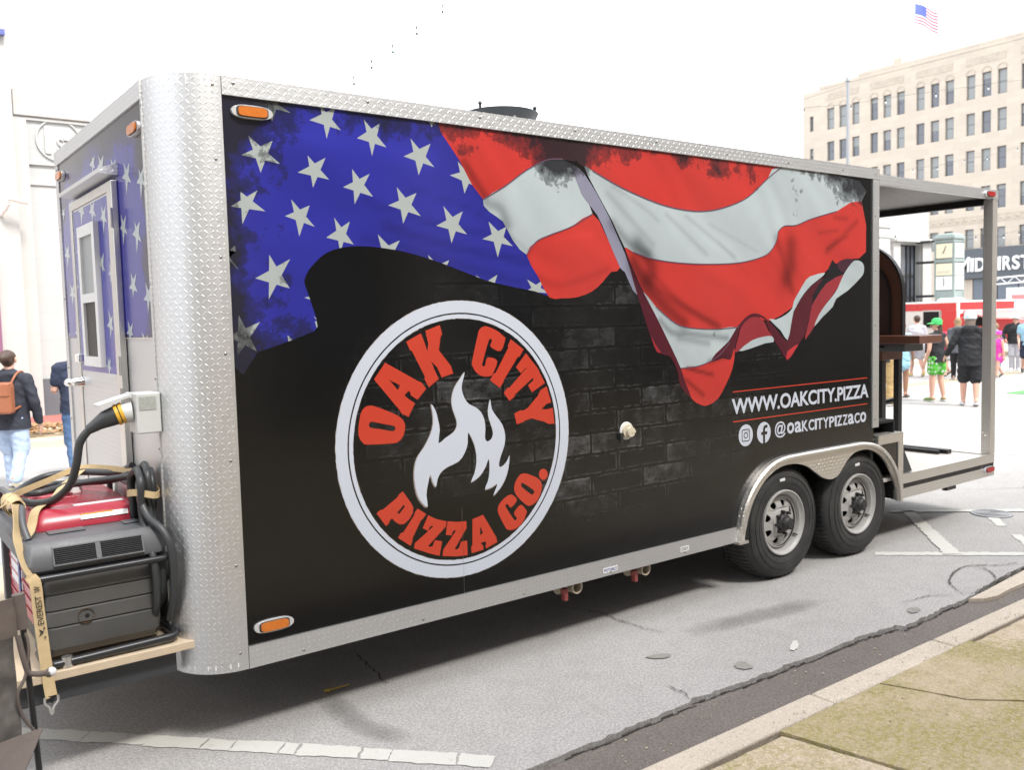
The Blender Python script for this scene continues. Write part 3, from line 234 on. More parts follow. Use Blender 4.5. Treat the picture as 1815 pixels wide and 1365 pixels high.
# ------------------------------------------------------------------ materials
class NG:
    def __init__(s, name):
        s.m = bpy.data.materials.new(name); s.m.use_nodes = True
        s.t = s.m.node_tree; s.b = s.t.nodes['Principled BSDF']
    def n(s, typ, **k):
        x = s.t.nodes.new('ShaderNode'+typ)
        for a, v in k.items(): setattr(x, a, v)
        return x
    def l(s, a, b): s.t.links.new(a, b)
    def val(s, sock, v):
        if isinstance(v, bpy.types.NodeSocket): s.l(v, sock)
        else: sock.default_value = v
    def math(s, op, a, b=None, c=None):
        x = s.n('Math', operation=op)
        s.val(x.inputs[0], a)
        if b is not None: s.val(x.inputs[1], b)
        if c is not None: s.val(x.inputs[2], c)
        return x.outputs[0]
    def noise(s, vec, scale, detail=4, rough=.55):
        x = s.n('TexNoise'); x.inputs['Scale'].default_value = scale; x.inputs['Detail'].default_value = detail; x.inputs['Roughness'].default_value = rough
        if vec is not None: s.l(vec, x.inputs['Vector'])
        return x.outputs['Fac']
    def ramp(s, fac, stops):
        x = s.n('ValToRGB'); e = x.color_ramp.elements
        while len(e) < len(stops): e.new(.5)
        for i, (p, c) in enumerate(stops):
            e[i].position = p; e[i].color = (c, c, c, 1) if isinstance(c, (int, float)) else (*c[:3], 1)
        s.l(fac, x.inputs[0]); return x.outputs[0]
    def mix(s, fac, a, b, mode='MIX'):
        x = s.n('MixRGB', blend_type=mode)
        s.val(x.inputs[0], fac)
        for i, v in ((1, a), (2, b)):
            if isinstance(v, tuple): v = (*v[:3], 1)
            s.val(x.inputs[i], v)
        return x.outputs[0]
    def coord(s, which='Object'): return s.n('TexCoord').outputs[which]
    def geo(s): return s.n('NewGeometry').outputs['Position']
    def mapped(s, vec, scale=(1, 1, 1), rot=(0, 0, 0), loc=(0, 0, 0)):
        x = s.n('Mapping'); s.l(vec, x.inputs[0]); x.inputs['Scale'].default_value = scale; x.inputs['Rotation'].default_value = rot; x.inputs['Location'].default_value = loc
        return x.outputs[0]
    def bump(s, h, strength=.3, dist=.01):
        x = s.n('Bump'); x.inputs['Strength'].default_value = strength; x.inputs['Distance'].default_value = dist
        s.l(h, x.inputs['Height']); s.l(x.outputs[0], s.b.inputs['Normal'])
    def set(s, col=None, rough=None, metal=None, **k):
        if col is not None: s.val(s.b.inputs['Base Color'], (*col[:3], 1) if isinstance(col, tuple) else col)
        if rough is not None: s.val(s.b.inputs['Roughness'], rough)
        if metal is not None: s.val(s.b.inputs['Metallic'], metal)
        for a, v in k.items(): s.val(s.b.inputs[a.replace('_', ' ')], v)
        return s
def plain(name, col, rough=.5, metal=0, var=.12, scale=9, bump=0, **k):
    """procedural base: colour with slight mottling and worn gloss"""
    g = NG(name); c = g.coord()
    n = g.noise(c, scale, 5, .6)
    f = g.math('MULTIPLY_ADD', n, 2*var, 1-var)
    x = g.n('VectorMath', operation='SCALE'); x.inputs[0].default_value = col[:3]; g.l(f, x.inputs['Scale'])
    n2 = g.noise(c, scale*3.1, 3, .6)
    g.set(x.outputs[0], g.math('MULTIPLY_ADD', n2, .2, rough-.1), metal, **k)
    if bump: g.bump(g.noise(c, scale*6, 3), bump, .004)
    return g.m
M = {}
def tread(name, tint, rough=.34, dirt=.25, bs=.75, bd=.0014):
    """aluminium tread plate: raised lozenges alternating +-45 degrees (fine relief), in metres of UV"""
    g = NG(name)
    uv = g.n('UVMap'); sep = g.n('SeparateXYZ'); g.l(uv.outputs[0], sep.inputs[0])
    P = .0238
    u = g.math('DIVIDE', sep.outputs[0], P); v = g.math('DIVIDE', sep.outputs[1], P)
    iu = g.math('FLOOR', u); iv = g.math('FLOOR', v)
    fu = g.math('SUBTRACT', g.math('FRACT', u), .5); fv = g.math('SUBTRACT', g.math('FRACT', v), .5)
    par = g.math('MODULO', g.math('ABSOLUTE', g.math('ADD', iu, iv)), 2)
    sg = g.math('MULTIPLY_ADD', par, -2, 1)
    fu = g.math('MULTIPLY', fu, sg)
    a = g.math('MULTIPLY', g.math('ADD', fu, fv), .7071); b = g.math('MULTIPLY', g.math('SUBTRACT', fu, fv), .7071)
    d = g.math('ADD', g.math('POWER', g.math('ABSOLUTE', g.math('DIVIDE', a, .44)), 2.0), g.math('POWER', g.math('ABSOLUTE', g.math('DIVIDE', b, .105)), 2.0))
    h = g.math('POWER', g.math('MAXIMUM', g.math('SUBTRACT', 1, d), 0), .6)
    c = g.geo()
    n = g.noise(c, 2.2, 5, .6); n2 = g.noise(c, 30, 4, .7)
    col = g.mix(g.math('MULTIPLY', n, dirt), tuple(tint), tuple(x*.55 for x in tint))
    col = g.mix(g.math('MULTIPLY', n2, dirt*.5), col, (.42, .40, .38))
    col = g.mix(g.math('MULTIPLY', h, .25), col, (.9, .9, .89))
    g.set(col, g.math('ADD', g.math('MULTIPLY', n2, .18), g.math('MULTIPLY_ADD', h, -.12, rough-.06)), 1.0)
    g.bump(h, bs, bd)
    return g.m
M['tread'] = tread('tread_plate_aluminium', (.68, .685, .69), .47, .16)
M['tread_lip'] = tread('tread_plate_lip', (.72, .69, .645), .38, .22, .95, .0024)
def vinyl(name, rough=.16):
    """printed vinyl: ink from the colour attribute, black distress (print) from the dirt attribute"""
    g = NG(name)
    ink = g.n('VertexColor', layer_name='ink'); dirt = g.n('Attribute', attribute_name='dirt')
    c = g.geo()
    n = g.noise(c, 3.2, 8, .66); n2 = g.noise(c, 14, 5, .6)
    e = g.math('ADD', dirt.outputs['Fac'], g.math('MULTIPLY', g.math('SUBTRACT', n, .5), 2.0))
    e = g.math('ADD', e, g.math('MULTIPLY', g.math('SUBTRACT', n2, .5), 1.0))
    n3 = g.noise(c, 40, 4, .65)
    e = g.math('ADD', e, g.math('MULTIPLY', g.math('SUBTRACT', n3, .5), .5))
    f = g.ramp(e, [(.43, 0), (.50, .48), (.58, .62), (.9, .96)])
    col = g.mix(g.math('MULTIPLY', g.noise(c, 5, 6, .6), .16), ink.outputs[0], (.02, .02, .03))
    col = g.mix(f, col, (.012, .012, .016))
    g.set(col, g.math('MULTIPLY_ADD', n2, .08, rough-.03), 0, Specular_IOR_Level=.45)
    return g.m
M['vinyl'] = vinyl('printed_vinyl')
def brickprint():
    """black wrap with a photographic print of a dark brick wall, strongest right of and above the logo"""
    g = NG('black_brick_print'); c = g.geo()
    sep = g.n('SeparateXYZ'); g.l(c, sep.inputs[0])
    cmb = g.n('CombineXYZ'); g.l(sep.outputs[0], cmb.inputs[0]); g.l(sep.outputs[2], cmb.inputs[1])
    wob = g.n('VectorMath', operation='MULTIPLY_ADD')
    nz = g.n('TexNoise'); nz.inputs['Scale'].default_value = 14; g.l(c, nz.inputs['Vector'])
    g.l(nz.outputs['Color'], wob.inputs[0]); wob.inputs[1].default_value = (.02, .02, 0); g.l(cmb.outputs[0], wob.inputs[2])
    bt = g.n('TexBrick'); g.l(wob.outputs[0], bt.inputs[0])
    bt.inputs['Scale'].default_value = 1; bt.inputs['Brick Width'].default_value = .40; bt.inputs['Row Height'].default_value = .118
    bt.inputs['Mortar Size'].default_value = .010; bt.inputs['Mortar Smooth'].default_value = .5; bt.inputs['Bias'].default_value = -.2
    bt.inputs['Color1'].default_value = (0, 0, 0, 1); bt.inputs['Color2'].default_value = (1, 1, 1, 1); bt.inputs['Mortar'].default_value = (.5, .5, .5, 1)
    bfac = bt.outputs['Fac']
    worn = g.ramp(g.noise(c, 9, 7, .72), [(.42, 0), (.64, 1)])
    streak = g.ramp(g.noise(g.mapped(c, (14, 1, 60)), 1.0, 6, .7), [(.5, 0), (.75, 1)])
    big = g.ramp(g.noise(c, .9, 2, .5), [(.40, 0), (.62, 1)])
    X = g.math('SUBTRACT', sep.outputs[0], 2.15); Z = g.math('SUBTRACT', sep.outputs[2], 1.46)
    rad = g.math('ADD', g.math('POWER', g.math('DIVIDE', X, 1.75), 2), g.math('POWER', g.math('DIVIDE', Z, .82), 2))
    zone = g.math('MAXIMUM', g.math('SUBTRACT', 1, rad), 0)
    zone = g.math('POWER', zone, 1.15)
    edge = g.n('TexBrick'); 
    for nm in ('Scale', 'Brick Width', 'Row Height'): edge.inputs[nm].default_value = bt.inputs[nm].default_value
    edge.inputs['Mortar Size'].default_value = .017; edge.inputs['Mortar Smooth'].default_value = .1
    g.l(wob.outputs[0], edge.inputs[0])
    rim = g.math('MULTIPLY', g.math('SUBTRACT', edge.outputs['Fac'], bfac), g.ramp(g.noise(c, 18, 5, .7), [(.42, 0), (.62, 1)]))
    rnd_ = g.math('POWER', bt.outputs['Color'], 2.0)
    face = g.math('MULTIPLY', g.math('MULTIPLY_ADD', rnd_, .95, .05), g.math('MULTIPLY_ADD', worn, .85, .15))
    face = g.math('MULTIPLY', face, g.math('MULTIPLY_ADD', streak, .9, .55))
    face = g.math('MULTIPLY', face, g.math('SUBTRACT', 1, bfac))
    lum = g.math('ADD', g.math('MULTIPLY', face, g.math('MULTIPLY_ADD', big, .30, .07)), g.math('MULTIPLY', rim, g.math('MULTIPLY_ADD', big, .09, .008)))
    lum = g.math('MULTIPLY', lum, zone)
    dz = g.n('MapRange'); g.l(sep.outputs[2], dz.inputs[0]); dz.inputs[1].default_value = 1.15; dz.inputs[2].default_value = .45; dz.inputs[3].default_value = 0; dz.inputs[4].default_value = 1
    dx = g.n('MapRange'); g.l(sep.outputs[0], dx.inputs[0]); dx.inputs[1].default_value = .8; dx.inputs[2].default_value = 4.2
    ground_sheen = g.math('MULTIPLY', g.math('MULTIPLY', dz.outputs[0], dx.outputs[0]), g.math('MULTIPLY_ADD', g.noise(c, 6, 6, .65), .030, .0))  # grey ground reflection painted into the wrap, growing toward the lower right
    tot = g.math('ADD', g.math('ADD', lum, ground_sheen), .0037)
    x = g.n('CombineXYZ'); g.l(g.math('MULTIPLY', tot, .97), x.inputs[0]); g.l(tot, x.inputs[1]); g.l(g.math('MULTIPLY', tot, 1.05), x.inputs[2])
    g.set(x.outputs[0], g.math('MULTIPLY_ADD', g.noise(c, 25, 3), .06, .15), 0, Specular_IOR_Level=.42)
    wav = g.noise(g.mapped(c, (.5, 1, .8)), 1.6, 1, .4)
    g.bump(wav, .25, .012)
    return g.m
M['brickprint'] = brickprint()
def asphalt(name, base, patch, speck=.5, bump=.35):
    g = NG(name); c = g.geo()
    n1 = g.noise(c, .7, 4, .6); n2 = g.noise(c, 7, 6, .65); n3 = g.noise(c, 75, 3, .75); n4 = g.noise(c, 170, 2, .6)
    col = g.mix(g.ramp(n1, [(.35, 0), (.7, 1)]), tuple(base), tuple(patch))
    col = g.mix(g.math('MULTIPLY', g.ramp(n2, [(.42, 0), (.75, 1)]), .28), col, tuple(x*.55 for x in base))
    col = g.mix(g.math('MULTIPLY', g.ramp(n3, [(.44, 1), (.58, 0)]), speck), col, tuple(x*.42 for x in base))
    col = g.mix(g.math('MULTIPLY', g.ramp(n4, [(.56, 0), (.66, 1)]), speck*.9), col, tuple(min(1, x*1.9) for x in base))
    g.set(col, g.math('MULTIPLY_ADD', n2, .2, .72), 0)
    g.bump(g.math('ADD', g.math('MULTIPLY', n3, .6), n4), bump, .006)
    return g.m
M['asphalt'] = asphalt('worn_asphalt', (.39, .375, .363), (.44, .425, .413), .5)
M['gutter'] = asphalt('dark_gutter_asphalt', (.165, .142, .125), (.205, .178, .158), .55, .6)
def concrete(name, base, moss=0, dark=(.12, .10, .08)):
    g = NG(name); c = g.geo()
    n1 = g.noise(c, 1.6, 5, .62); n2 = g.noise(c, 12, 6, .7); n3 = g.noise(c, 150, 3, .65)
    col = g.mix(g.ramp(n1, [(.3, 0), (.75, 1)]), tuple(base), tuple(x*.80 for x in base))
    col = g.mix(g.math('MULTIPLY', g.ramp(n2, [(.5, 0), (.8, 1)]), .35), col, tuple(x*.6 for x in base))
    if moss:
        mk = g.math('ADD', g.math('MULTIPLY', n1, .9), g.math('MULTIPLY', n2, .55))
        mk = g.ramp(g.math('ADD', mk, g.math('MULTIPLY', g.math('SUBTRACT', g.noise(c, 3.4, 4, .6), .5), .55)), [(.62-moss*.16, 0), (.86-moss*.14, 1)])
        spots = g.ramp(g.noise(c, 45, 5, .75), [(.36, 0), (.6, 1)])
        mcol = g.mix(g.noise(c, 25, 4, .7), (.15, .138, .016), (.36, .31, .085))
        col = g.mix(g.math('MULTIPLY', g.math('MULTIPLY', mk, spots), .92), col, mcol)
    col = g.mix(g.math('MULTIPLY', g.ramp(n3, [(.58, 0), (.68, 1)]), .6), col, tuple(min(1, x*1.7) for x in base))
    col = g.mix(g.math('MULTIPLY', g.ramp(n3, [(.32, 1), (.42, 0)]), .45), col, dark)
    n5 = g.noise(c, 62, 5, .75)
    col = g.mix(g.math('MULTIPLY', g.ramp(n5, [(.30, 1), (.46, 0)]), .55), col, tuple(x*.30 for x in base))
    col = g.mix(g.math('MULTIPLY', g.ramp(n5, [(.60, 0), (.72, 1)]), .55), col, tuple(min(1, x*1.55) for x in base))
    g.set(col, .85, 0); g.bump(g.math('ADD', g.math('MULTIPLY', n5, .9), n2), .5, .008)
    return g.m
M['kerb'] = concrete('kerb_concrete', (.58, .50, .41))
M['slab_moss'] = concrete('mossy_concrete', (.46, .37, .25), .8)
M['slab'] = concrete('bare_concrete', (.57, .46, .35), .25)
M['soil'] = plain('dark_joint_soil', (.075, .056, .038), .95, 0, .5, 60, .8)
M['crack'] = plain('crack_tar', (.075, .066, .06), .9, 0, .4, 40)
def paint_line():
    g = NG('worn_road_paint'); c = g.geo()
    n = g.noise(c, 16, 7, .72); n2 = g.noise(c, 150, 3, .7)
    f = g.math('ADD', g.ramp(n, [(.60, 0), (.72, 1)]), g.math('MULTIPLY', g.ramp(n2, [(.55, 0), (.7, 1)]), .35))
    g.set(g.mix(f, (.55, .54, .50), (.36, .35, .335)), .7, 0); g.bump(n2, .3, .003)
    return g.m
M['paint'] = paint_line()
M['paint_yellow'] = plain('faded_yellow_paint', (.48, .38, .17), .7, 0, .3, 20)
M['stain'] = plain('grey_stain', (.255, .245, .225), .8, 0, .3, 30)
M['oil'] = plain('oil_stain', (.13, .118, .11), .75, 0, .35, 18)
M['black_metal'] = plain('black_painted_steel', (.012, .012, .013), .42, 0, .3, 12)
M['dark_metal'] = plain('dark_grey_steel', (.045, .048, .052), .5, .2, .25, 8)
M['alu'] = plain('brushed_aluminium', (.70, .69, .67), .36, 1, .12, 20)
M['alu_white'] = plain('white_coated_aluminium', (.62, .62, .61), .4, 0, .08, 12)
M['chrome'] = plain('chrome', (.82, .82, .82), .1, 1, .04, 10)
M['bezel'] = plain('bright_plated_bezel', (.62, .62, .63), .12, .35, .04, 10, Specular_IOR_Level=.8)
M['amber'] = plain('amber_lens', (.50, .14, .02), .12, 0, .25, 60, .1, Specular_IOR_Level=.7)
M['red_lens'] = plain('red_lens', (.35, .012, .012), .12, 0, .2, 60, .1, Specular_IOR_Level=.7)
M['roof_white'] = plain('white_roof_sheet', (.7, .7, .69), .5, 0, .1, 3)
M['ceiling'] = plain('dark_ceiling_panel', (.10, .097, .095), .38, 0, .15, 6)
M['screw'] = plain('steel_screw', (.3, .29, .28), .4, 1, .2, 30)
M['logo_white'] = plain('white_print', (.45, .48, .55), .2, 0, .02, 3, 0, Specular_IOR_Level=.45)
M['logo_red'] = plain('red_print', (.43, .042, .022), .2, 0, .04, 4, 0, Specular_IOR_Level=.45)
M['logo_edge'] = plain('dark_red_print', (.17, .018, .012), .2, 0, .04, 4, 0)
M['logo_grey'] = plain('grey_print_edge', (.22, .18, .16), .2, 0, .05, 60, 0)
M['logo_black'] = plain('black_print', (.010, .010, .011), .16, 0, .1, 3, 0, Specular_IOR_Level=.45)
def rubber():
    g = NG('tyre_rubber'); c = g.coord(); n = g.noise(c, 6, 5, .65)
    col = g.mix(g.ramp(n, [(.35, 0), (.75, 1)]), (.017, .017, .018), (.045, .043, .040))
    g.set(col, .72, 0); g.bump(g.noise(c, 90, 2), .12, .003); return g.m
M['rubber'] = rubber()
M['rim'] = plain('grey_wheel_paint', (.36, .35, .335), .42, 0, .18, 9)
M['hub'] = plain('greasy_hub', (.035, .034, .033), .5, .3, .3, 15)
M['dark'] = plain('unlit_void', (.006, .006, .007), .9, 0, .2, 5)
M['pvc'] = plain('tan_plastic_pipe', (.42, .36, .27), .45, 0, .15, 20)
M['red_plastic'] = plain('red_plastic', (.24, .05, .045), .4, 0, .15, 20)
M['sticker'] = plain('white_sticker', (.66, .66, .67), .4, 0, .05, 20)
M['sticker_blue'] = plain('blue_lettering', (.02, .05, .22), .4, 0, .05, 20)
M['ink_black'] = plain('black_lettering', (.02, .02, .02), .4, 0, .05, 20)
M['gen_grey'] = plain('generator_grey_plastic', (.085, .088, .095), .48, 0, .14, 14, .05)
M['gen_panel'] = plain('generator_dark_panel', (.072, .071, .069), .50, 0, .22, 7, .06)
M['gen_red'] = plain('generator_red_plastic', (.34, .026, .045), .30, 0, .08, 5)
M['tube_black'] = plain('black_tube', (.018, .019, .022), .33, 0, .2, 12)
M['rust'] = plain('rusty_exhaust', (.16, .095, .05), .7, .4, .5, 40)
M['plywood'] = plain('plywood_edge', (.50, .40, .285), .75, 0, .16, 14)
M['cable'] = plain('black_rubber_cable', (.030, .032, .034), .45, 0, .2, 16)
M['webbing'] = plain('tan_strap_webbing', (.46, .345, .19), .8, 0, .16, 40, .15)
M['plug_yellow'] = plain('yellow_plastic', (.62, .33, .03), .4, 0, .1, 20)
M['box_grey'] = plain('grey_outlet_box', (.46, .47, .46), .4, 0, .06, 14)
M['label_grey'] = plain('grey_data_plate', (.30, .31, .29), .5, 0, .3, 90)
M['canvas'] = plain('brown_canvas', (.115, .092, .08), .85, 0, .2, 20, .25)
def meshcloth():
    g = NG('camouflage_mesh_cloth'); c = g.coord()
    n = g.noise(c, 9, 3, .5)
    g.set(g.ramp(n, [(.38, (.075, .07, .062)), (.5, (.11, .10, .092)), (.62, (.16, .15, .14))]), .85, 0)
    g.bump(g.noise(c, 200, 2), .3, .003); return g.m
M['camo'] = meshcloth()
M['oven'] = plain('brown_enamel_oven', (.125, .052, .034), .32, 0, .12, 5)
M['oven_dark'] = plain('dark_brown_oven_door', (.062, .028, .020), .4, 0, .15, 5)
M['glass'] = plain('dark_window_glass', (.11, .12, .145), .06, 0, .2, .5, 0, Specular_IOR_Level=.9)
M['blind'] = plain('window_blind', (.27, .285, .29), .35, 0, .12, .8, 0, Specular_IOR_Level=.6)
M['screen'] = plain('dark_insect_screen', (.035, .033, .032), .55, 0, .2, 20)
def stone(name, base, rowh, bw, var=.10, joint=.82):
    g = NG(name); c = g.geo(); sep = g.n('SeparateXYZ'); g.l(c, sep.inputs[0])
    cmb = g.n('CombineXYZ'); g.l(g.math('ADD', sep.outputs[0], sep.outputs[1]), cmb.inputs[0]); g.l(sep.outputs[2], cmb.inputs[1])
    bt = g.n('TexBrick'); g.l(cmb.outputs[0], bt.inputs[0]); bt.inputs['Scale'].default_value = 1
    bt.inputs['Brick Width'].default_value = bw; bt.inputs['Row Height'].default_value = rowh; bt.inputs['Mortar Size'].default_value = .012
    bt.inputs['Color1'].default_value = (*base, 1); bt.inputs['Color2'].default_value = (*[x*(1-var) for x in base], 1); bt.inputs['Mortar'].default_value = (*[x*joint for x in base], 1)
    n = g.noise(c, .6, 5, .6)
    g.set(g.mix(g.math('MULTIPLY', n, .22), bt.outputs['Color'], tuple(x*.7 for x in base)), .85, 0)
    return g.m
M['limestone'] = stone('buff_limestone', (.57, .50, .42), .6, 1.3)
M['limestone_relief'] = plain('carved_limestone', (.46, .40, .335), .9, 0, .3, 2.5, .5)
M['whitestone'] = stone('white_stone', (.46, .465, .46), .55, 1.9, .04, .93)
M['whitestone2'] = stone('cream_stone', (.49, .48, .46), .9, 3, .04, .93)
M['grey_base'] = plain('dark_grey_stone', (.115, .125, .14), .5, 0, .15, 2)
M['sign_grey'] = plain('charcoal_sign_panel', (.085, .095, .11), .5, 0, .05, 1)
M['sign_white'] = plain('white_sign_letter', (.8, .8, .8), .4, 0, .03, 2)
M['panel_grey'] = plain('slate_panel', (.13, .155, .19), .4, 0, .1, 1)
M['red_paving'] = plain('red_brick_paving', (.36, .12, .10), .85, 0, .2, 5)
M['mulch'] = plain('wood_chips', (.36, .22, .12), .95, 0, .6, 60, 1)
M['leaf'] = plain('dark_green_leaf', (.05, .10, .03), .6, 0, .3, 10)
M['clock_green'] = plain('verdigris_clock_case', (.25, .30, .29), .55, 0, .15, 3)
M['clock_face'] = plain('cream_clock_glass', (.72, .68, .52), .25, 0, .05, 2)
M['clock_white'] = plain('white_clock_glass', (.72, .74, .72), .25, 0, .05, 2)
M['truck_red'] = plain('red_trailer_paint', (.62, .035, .035), .3, 0, .06, 1)
M['truck_white'] = plain('white_trailer_paint', (.78, .78, .77), .35, 0, .05, 1)
M['pink_awning'] = plain('pink_awning', (.66, .25, .24), .8, 0, .1, 2)
M['lamp_grey'] = plain('grey_lamp_pole', (.30, .32, .34), .5, .3, .1, 4)
M['wire'] = plain('black_wire', (.02, .03, .03), .6, 0, .1, 9)
M['bulb'] = plain('clear_bulb_glass', (.6, .64, .64), .1, 0, .05, 9)
M['bulb_dark'] = plain('dark_bulb_glass', (.05, .09, .09), .1, 0, .05, 9)
M['flag_red'] = plain('flag_red', (.55, .12, .17), .8, 0, .1, 3)
M['flag_white'] = plain('flag_white', (.78, .78, .8), .8, 0, .1, 3)
M['flag_blue'] = plain('flag_blue', (.13, .17, .5), .8, 0, .1, 3)
M['banner'] = plain('white_banner_cloth', (.7, .71, .75), .8, 0, .06, 2)
M['green_mat'] = plain('green_turf_mat', (.10, .33, .10), .9, 0, .3, 30)
M['blue_trim'] = plain('blue_sign_edge', (.10, .12, .34), .5, 0, .1, 5)
M['purple'] = plain('plum_window_frame', (.22, .10, .17), .5, 0, .1, 3)
M['wood_litter'] = plain('yellow_wood_stick', (.40, .27, .06), .8, 0, .2, 50)
M['porch_floor'] = plain('pale_aluminium_floor', (.56, .53, .49), .5, .3, .14, 6)
M['skin'] = plain('skin_light', (.62, .36, .27), .5, 0, .1, 14)
M['skin2'] = plain('skin_brown', (.30, .15, .09), .5, 0, .1, 14)

# ------------------------------------------------------------------ ground, road, kerb, pavement
def flat(name, poly, z, mat, parent=None, kind=None):
    b = MB(); tri = tessellate_polygon([[Vector((x, y, 0)) for x, y in poly]])
    b.v = [(x, y, z) for x, y in poly]; b.f = [tuple(t) for t in tri]
    me = b.mesh(name)
    if me.polygons and me.polygons[0].normal.z < 0: me.flip_normals()
    me.materials.append(mat)
    o = obj_from(me, name, parent)
    if kind: o['kind'] = kind
    return o
edge = [(-1.5, -.925), (0, -.93)]
pts = [(.99,-.917),(1.277,-.919),(1.713,-.918),(1.801,-.895),(2.154,-.93),(2.502,-.928),(2.8,-.952),(3.078,-.941),(3.43,-.97),(3.46,-1.01),(4.034,-.99),(4.258,-.985),(4.694,-.939),(5.197,-.905),(8,-.92)]
r1 = random.Random(3)
for a, b in zip(pts[:-1], pts[1:]):
    n = max(2, int((b[0]-a[0])/.035))
    for k in range(n):
        t = k/n
        edge.append((a[0]+(b[0]-a[0])*t, a[1]+(b[1]-a[1])*t+r1.uniform(-.010, .010)))
edge.append((8, -.92))
road_poly = [(-300, -.925)]+edge+[(700, -.92), (700, 600), (-300, 600)]
b = MB(); b.prism(road_poly, lambda u, v, t: (u, v, t), -.12, 0)
road = b.obj('road', M['asphalt']); road['kind'] = 'structure'
gut = MB().box(-300, 700, -1.45, -.6, -.3, -.028).obj('gutter', M['gutter']); gut['kind'] = 'structure'
# broken lip of the asphalt along the gutter
b = MB()
r2 = random.Random(9)
for i in range(len(edge)-1):
    (xa, ya), (xb, yb) = edge[i], edge[i+1]
    if xb < -.5 or xa > 7.5 or xb-xa > .5: continue
    w1 = r2.uniform(.004, .02)
    b.box(xa, xb, min(ya, yb)-w1*.5, min(ya, yb)+.002, -.028, -.028+r2.uniform(.002, .012))
o = b.obj('asphalt_crumbs', M['crack'], road); o['kind'] = 'stuff'
# kerb stones
kxs = [-6, -3.2, -.4, 1.62, 2.02, 3.05, 4.9, 6.8, 8.7, 12, 20]
kerb = bpy.data.objects.new('kerb', None); COL.objects.link(kerb); kerb['kind'] = 'structure'; kerb.location = (2, -1.45, 0)
for i in range(len(kxs)-1):
    if i == 3: continue
    x0 = kxs[i]; x1 = kxs[i+1] if i != 2 else kxs[4]
    MB().box(x0+.004, x1-.004, -1.518+.004*(i % 2), -1.384-.003*(i % 2), -.2, .122+.002*(i % 3)).obj('kerb_stone', M['kerb'], kerb, bevel=.012)
# pavement: bed of soil showing in the joints, and the slabs
pav = MB().box(-300, 700, -9.0, -1.50, -.2, .075).obj('pavement', M['soil']); pav['kind'] = 'structure'
def slab(poly, z, mat, ragged=.0035):
    rr = random.Random(int(poly[0][0]*100)+5); P = []
    for i, a in enumerate(poly):
        c = poly[(i+1) % len(poly)]; L = hypot(c[0]-a[0], c[1]-a[1]); n = max(1, min(30, int(L/.07)))
        for k in range(n):
            t = k/n
            P.append((a[0]+(c[0]-a[0])*t+rr.uniform(-ragged, ragged), a[1]+(c[1]-a[1])*t+rr.uniform(-ragged, ragged)))
    return MB().prism(P, lambda u, v, t: (u, v, t), .03, z).obj('paving_slab', mat, pav)
slab([(1.615,-1.530),(2.337,-1.528),(2.458,-1.86),(2.72,-2.12),(3.3,-2.6),(2.9,-3.1),(1.86,-3.1),(1.75,-2.2)], .128, M['slab_moss'])
slab([(2.345,-1.528),(3.152,-1.526),(3.166,-1.68),(3.218,-1.78),(3.5,-2.35),(3.32,-2.58),(2.735,-2.112),(2.466,-1.855)], .131, M['slab_moss'])
slab([(1.595,-1.552),(1.738,-2.2),(1.848,-3.1),(-.5,-3.1),(-.5,-1.552)], .122, M['slab'])
slab([(3.170,-1.548),(5.0,-1.555),(5.0,-3.1),(3.9,-3.1),(3.52,-2.34),(3.225,-1.78),(3.175,-1.68)], .126, M['slab'])
slab([(5.02,-1.53),(7,-1.53),(7,-3.1),(5.02,-3.1)], .124, M['slab']); slab([(7.02,-1.53),(12,-1.53),(12,-3.1),(7.02,-3.1)], .124, M['slab'])
slab([(-4,-1.545),(-.52,-1.545),(-.52,-3.1),(-4,-3.1)], .122, M['slab'])
slab([(-4,-3.12),(12,-3.12),(12,-8.9),(-4,-8.9)], .122, M['slab'])
slab([(2.915,-3.1),(3.88,-3.1),(3.50,-2.37),(3.315,-2.61)], .125, M['slab_moss'])
# grass blades and twigs in the joint
b = MB(); r3 = random.Random(5)
for k in range(46):
    x = r3.choice([r3.gauss(3.3, .06), r3.gauss(1.95, .05), r3.uniform(1.6, 3.4)]); y = -1.527+r3.uniform(-.008, .008); a = r3.uniform(0, 6.28); h = r3.uniform(.01, .03)
    p = Vector((x, y, .08)); q = p+Vector((cos(a)*h*.9, sin(a)*h*.9, .045+h*.6)); s_ = Vector((-sin(a), cos(a), 0))*.002
    b.add([p-s_, p+s_, q], [(0, 1, 2)])
o = b.obj('joint_grass', plain('joint_weed', (.14, .16, .05), .9, 0, .4, 40), pav); o['kind'] = 'stuff'
# painted lines (one sheet 4 mm above the road)
def line(poly, mat=None, ragged=.010, z=.004):
    rr = random.Random(int(abs(poly[0][0])*90)+1); P = []
    for i, a in enumerate(poly):
        c = poly[(i+1) % len(poly)]; L = hypot(c[0]-a[0], c[1]-a[1]); n = max(1, min(60, int(L/.03)))
        for k in range(n):
            t = k/n; P.append((a[0]+(c[0]-a[0])*t+rr.uniform(-ragged, ragged), a[1]+(c[1]-a[1])*t+rr.uniform(-ragged, ragged)))
    return flat('painted_line', P, z, mat or M['paint'], road)
